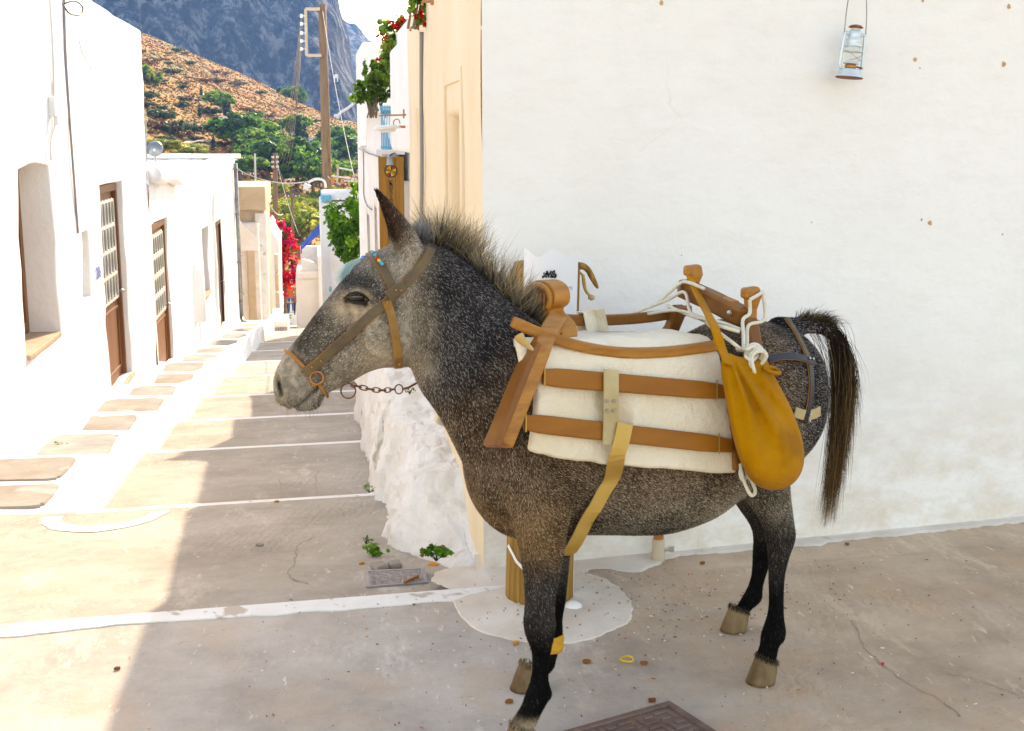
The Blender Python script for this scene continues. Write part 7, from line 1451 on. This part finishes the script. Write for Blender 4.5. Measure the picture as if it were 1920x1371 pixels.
# ---- cast iron covers with a relief of short bars
mk('cast_iron', (0.16, 0.095, 0.075), 0.6, vary=(0.24, 0.155, 0.125), scale=14, bump=.3, bscale=60, metal=.25, spots=((.30, .17, .09), 10, .70)); mk('cast_iron_grey', (.30, .265, .25), .6, vary=(.38, .33, .31), scale=10, bump=.3, bscale=60, spots=((.5, .48, .45), 8, .68))
def cover(label, q, mat, z0_, n1_=7, n2_=7, rimw=.05):
    """q: four ground corners (near-left, near-right, far-right, far-left)"""
    q = [np.array(p) for p in q]; P = lambda s, t, z: (q[0] * (1 - s) * (1 - t) + q[1] * s * (1 - t) + q[2] * s * t + q[3] * (1 - s) * t) * V3(1, 1, 0) + V3(0, 0, z0_ + z); t_ = thing('manhole_cover', P(.5, .5, 0), label, 'manhole cover')
    m = MB(); m.add([P(0, 0, .008), P(1, 0, .008), P(1, 1, .008), P(0, 1, .008), P(-.01, -.01, -.01), P(1.01, -.01, -.01), P(1.01, 1.01, -.01), P(-.01, 1.01, -.01)], [(0, 1, 2, 3), (0, 4, 5, 1), (1, 5, 6, 2), (2, 6, 7, 3), (3, 7, 4, 0)]); m.build('plate', mat, t_)
    def bar(s0, t0, s1, t1, h=.0135): m = MB(); m.add([P(s0, t0, h), P(s1, t0, h), P(s1, t1, h), P(s0, t1, h), P(s0 - .004, t0 - .004, .007), P(s1 + .004, t0 - .004, .007), P(s1 + .004, t1 + .004, .007), P(s0 - .004, t1 + .004, .007)], [(0, 1, 2, 3), (0, 4, 5, 1), (1, 5, 6, 2), (2, 6, 7, 3), (3, 7, 4, 0)]); return m
    for a in ((0, 0, 1, rimw), (0, 1 - rimw, 1, 1), (0, rimw, rimw, 1 - rimw), (1 - rimw, rimw, 1, 1 - rimw)): bar(*a).build('rim', mat, t_)
    w = (1 - 2 * rimw - .04) / n1_; h = (1 - 2 * rimw - .04) / n2_
    for i in range(n1_):
        for j in range(n2_):
            s0 = rimw + .02 + i * w; t0 = rimw + .02 + j * h; r_ = random.random()
            if (i + j) % 2: segs_ = [(.10, .12, .90, .30), (.10, .30, .28, .88), (.45, .60, .90, .78)]
            else: segs_ = [(.72, .12, .90, .88), (.10, .70, .72, .88), (.12, .20, .55, .38)]
            m = MB()
            for a in segs_:
                b_ = bar(s0 + a[0] * w, t0 + a[1] * h, s0 + a[2] * w, t0 + a[3] * h, .0125); m.add(b_.v, b_.f)
            m.build('relief', mat, t_)
    return t_
g1 = lambda x, y: at_z(x, y, 0.0)
c0_, c1_, c2_ = g1(1255, 1325), g1(1095, 1371), g1(1325, 1371); A_ = c0_; e1 = (c1_ - c0_); e2 = (c2_ - c0_); e1 = e1 / np.linalg.norm(e1) * .52; e2 = e2 / np.linalg.norm(e2) * .52
cover('red brown cast iron manhole cover at the bottom edge of the photo', [A_ + e1 + e2, A_ + e2, A_, A_ + e1][0:4], 'cast_iron', .0065, 7, 7, .035)
cover('small grey cast iron cover set beside the whitewashed ledge', [at_z(688, 1110, -.06), at_z(803, 1101, -.06), at_z(795, 1074, -.06), at_z(684, 1080, -.06)], 'cast_iron_grey', street_z(.3, 4.75) + .006, 8, 4, .06)
m = MB(); m.tube([at_z(758, 1092, -.03), at_z(784, 1080, -.03)], .006, 6); tag(m.build('twig', 'leather_edge'), 'rust brown pod lying on the small grey cover', 'twig')
# ---- weeds, leaves, stones
def weed(label, p, s, seed, n=130, cols=None):
    t = thing('weed', p, label, 'weed', local=True); me = leaf_cloud([(V3(0, 0, s * .5), (s, s * .8, s * .5)), (V3(s * .6, 0, s * .35), (s * .6, s * .5, s * .35))], n, s * .17, cols or G_CITRUS + G_PINE[:1], seed=seed, shell=.2); me.name = 'leaves'; link('leaves', me, t)
    rg = np.random.default_rng(seed); m = MB(); [m.tube([(0, 0, -.005), tuple(rg.normal(0, s * .5, 2)) + (s * rg.uniform(.4, .9),)], [.002, .001], 4) for _ in range(9)]; m.build('stems', 'leaf', t)
weed('green weed tuft by the corner stone of the whitewashed ledge', at_z(700, 1042, -.10), .055, 51, 190); weed('green and brown weed tuft in the hollow of the ledge', at_z(818, 1050, .0), .07, 52, 260, G_CITRUS[:2] + G_DRY[:1]); weed('small weed growing on top of the ledge by the chain', at_z(768, 738, .28), .035, 53, 70)
weed('weed clinging to the left face of the ledge', at_z(708, 780, .0), .04, 54, 80); weed('single weed at the foot of the ledge beside a step', at_z(693, 922, -.30), .045, 55, 60); weed('small weed on the ledge above the corner stones', at_z(686, 1018, -.12), .03, 56, 50)
weed('weed at the house foot near the second door', at_z(238, 762, -.8), .06, 57, 90); weed('weed at the house foot on the raised walk', at_z(112, 838, -.45), .05, 58, 60); weed('tiny weed on the white kerb strip', at_z(212, 880, -.4), .025, 59, 40)
def leafbit(x, y, s, mat, label, z=None, group=None):
    p = at_z(x, y, -.05 if z is None else z); p[2] = (street_z(p[0], p[1]) if z is None else z) + .008; m = MB(); rg = random.Random(x * 7 + y); n = 9; a0 = rg.random() * 6
    rim = [p + V3(s * (.7 + .5 * rg.random()) * math.cos(a0 + t), s * .7 * (.6 + .6 * rg.random()) * math.sin(a0 + t), s * .25 * rg.random()) for t in np.linspace(0, 2 * math.pi, n + 1)[:-1]]; low = [V3(r[0], r[1], p[2] - .006) for r in rim]
    m.add([p + V3(0, 0, s * .35)] + rim + low, [(0, 1 + i, 1 + (i + 1) % n) for i in range(n)] + [(1 + i, 1 + n + i, 1 + n + (i + 1) % n, 1 + (i + 1) % n) for i in range(n)]); return tag(m.build('debris', mat), label, 'litter', group)
mk('dung', (.20, .065, .02), .9, vary=(.30, .11, .03), scale=20); mk('leaf_orange', (.55, .22, .03), .7)
leafbit(1100, 1243, .014, 'dung', 'brown crumb on the pavement left of the yellow ring', 0); leafbit(1207, 1246, .014, 'dung', 'brown crumb on the pavement right of the yellow ring', 0); leafbit(955, 1318, .014, 'dung', 'brown crumb left of the near front hoof', 0); leafbit(1222, 1316, .015, 'dung', 'brown crumbs just above the red brown cover', 0)
leafbit(1317, 1058, .012, 'dung', 'dark crumb below the water pipe near the wall', 0); leafbit(967, 1208, .012, 'leaf_orange', 'orange crumb left of the foreleg knee', 0); leafbit(812, 1061, .024, 'leaf_orange', 'orange dry leaf in the weeds of the ledge', .06); leafbit(694, 1072, .014, 'paper', 'cigarette end by the corner stone of the ledge'); leafbit(678, 1042, .012, 'leaf_orange', 'orange petal beside the weed tuft')
leafbit(516, 871, .014, 'leaf_orange', 'orange leaf on the third shaded step'); leafbit(485, 987, .018, 'flagstone_dark', 'small grey stone below the second white step edge'); leafbit(1588, 1022, .010, 'dung', 'dark crumb near the wall right of the hind hooves', 0); leafbit(1655, 1247, .006, 'red', 'tiny red scrap on the cracked pavement', 0); leafbit(220, 1256, .010, 'dung', 'dark speck on the sunlit lower left pavement', 0)
m = MB(); c = at_z(1175, 1236, .010); m.tube([c + V3(.022 * math.cos(a), .020 * math.sin(a), .002 * math.sin(2 * a)) for a in np.linspace(0, 2 * math.pi, 25)[:-1]], .0032, 6, closed=True); tag(m.build('plastic_ring', 'yellow', None, smooth=True), 'small yellow plastic ring lying on the pavement', 'ring')
# countless crumbs and straw bits round the hooves
rg = np.random.default_rng(12); n = 620; cx_ = rg.uniform(0, 1, n); X_ = np.where(cx_ < .55, rg.normal(1.25, .35, n), rg.uniform(-.3, 2.6, n)); Y_ = np.where(cx_ < .55, rg.normal(4.15, .25, n), rg.uniform(3.2, 4.5, n)); m = MB(); pal = [(.62, .55, .42), (.30, .10, .03), (.40, .17, .05), (.14, .09, .06), (.5, .4, .27), (.70, .66, .58)]
ok = (Y_ < 4.55) & (Y_ > 3.1)
for x, y in zip(X_[ok], Y_[ok]):
    s = rg.uniform(.0012, .0038); a = rg.uniform(0, 3.14); L = s * rg.uniform(1, 4.0); m.box((x, y, .0055 if math.hypot(x - .83, y - 4.2) > .45 else .011), (L, s, .003), rz=a, col=pal[rg.integers(0, 6)])
tag(m.build('crumbs', 'leaf'), 'straw and crumbs scattered over the pavement round the hooves', 'litter', kind='stuff')

# ================================================================== air between here and the mountain
hz = MB(); hz.box2((-340, -6, -32), (460, 2400, 262)); mh = bpy.data.materials.new('haze'); mh.use_nodes = True; nt = mh.node_tree; nt.nodes.clear(); o_ = nt.nodes.new('ShaderNodeOutputMaterial'); v_ = nt.nodes.new('ShaderNodeVolumePrincipled')
v_.inputs['Color'].default_value = (.20, .46, 1.0, 1); v_.inputs['Density'].default_value = 0.00022; v_.inputs['Anisotropy'].default_value = 0.2; nt.links.new(v_.outputs[0], o_.inputs['Volume'])
v_.inputs['Density Attribute'].default_value = ''; mh.cycles.homogeneous_volume = True; M['haze'] = mh; tag(hz.build('haze', 'haze'), kind='stuff')
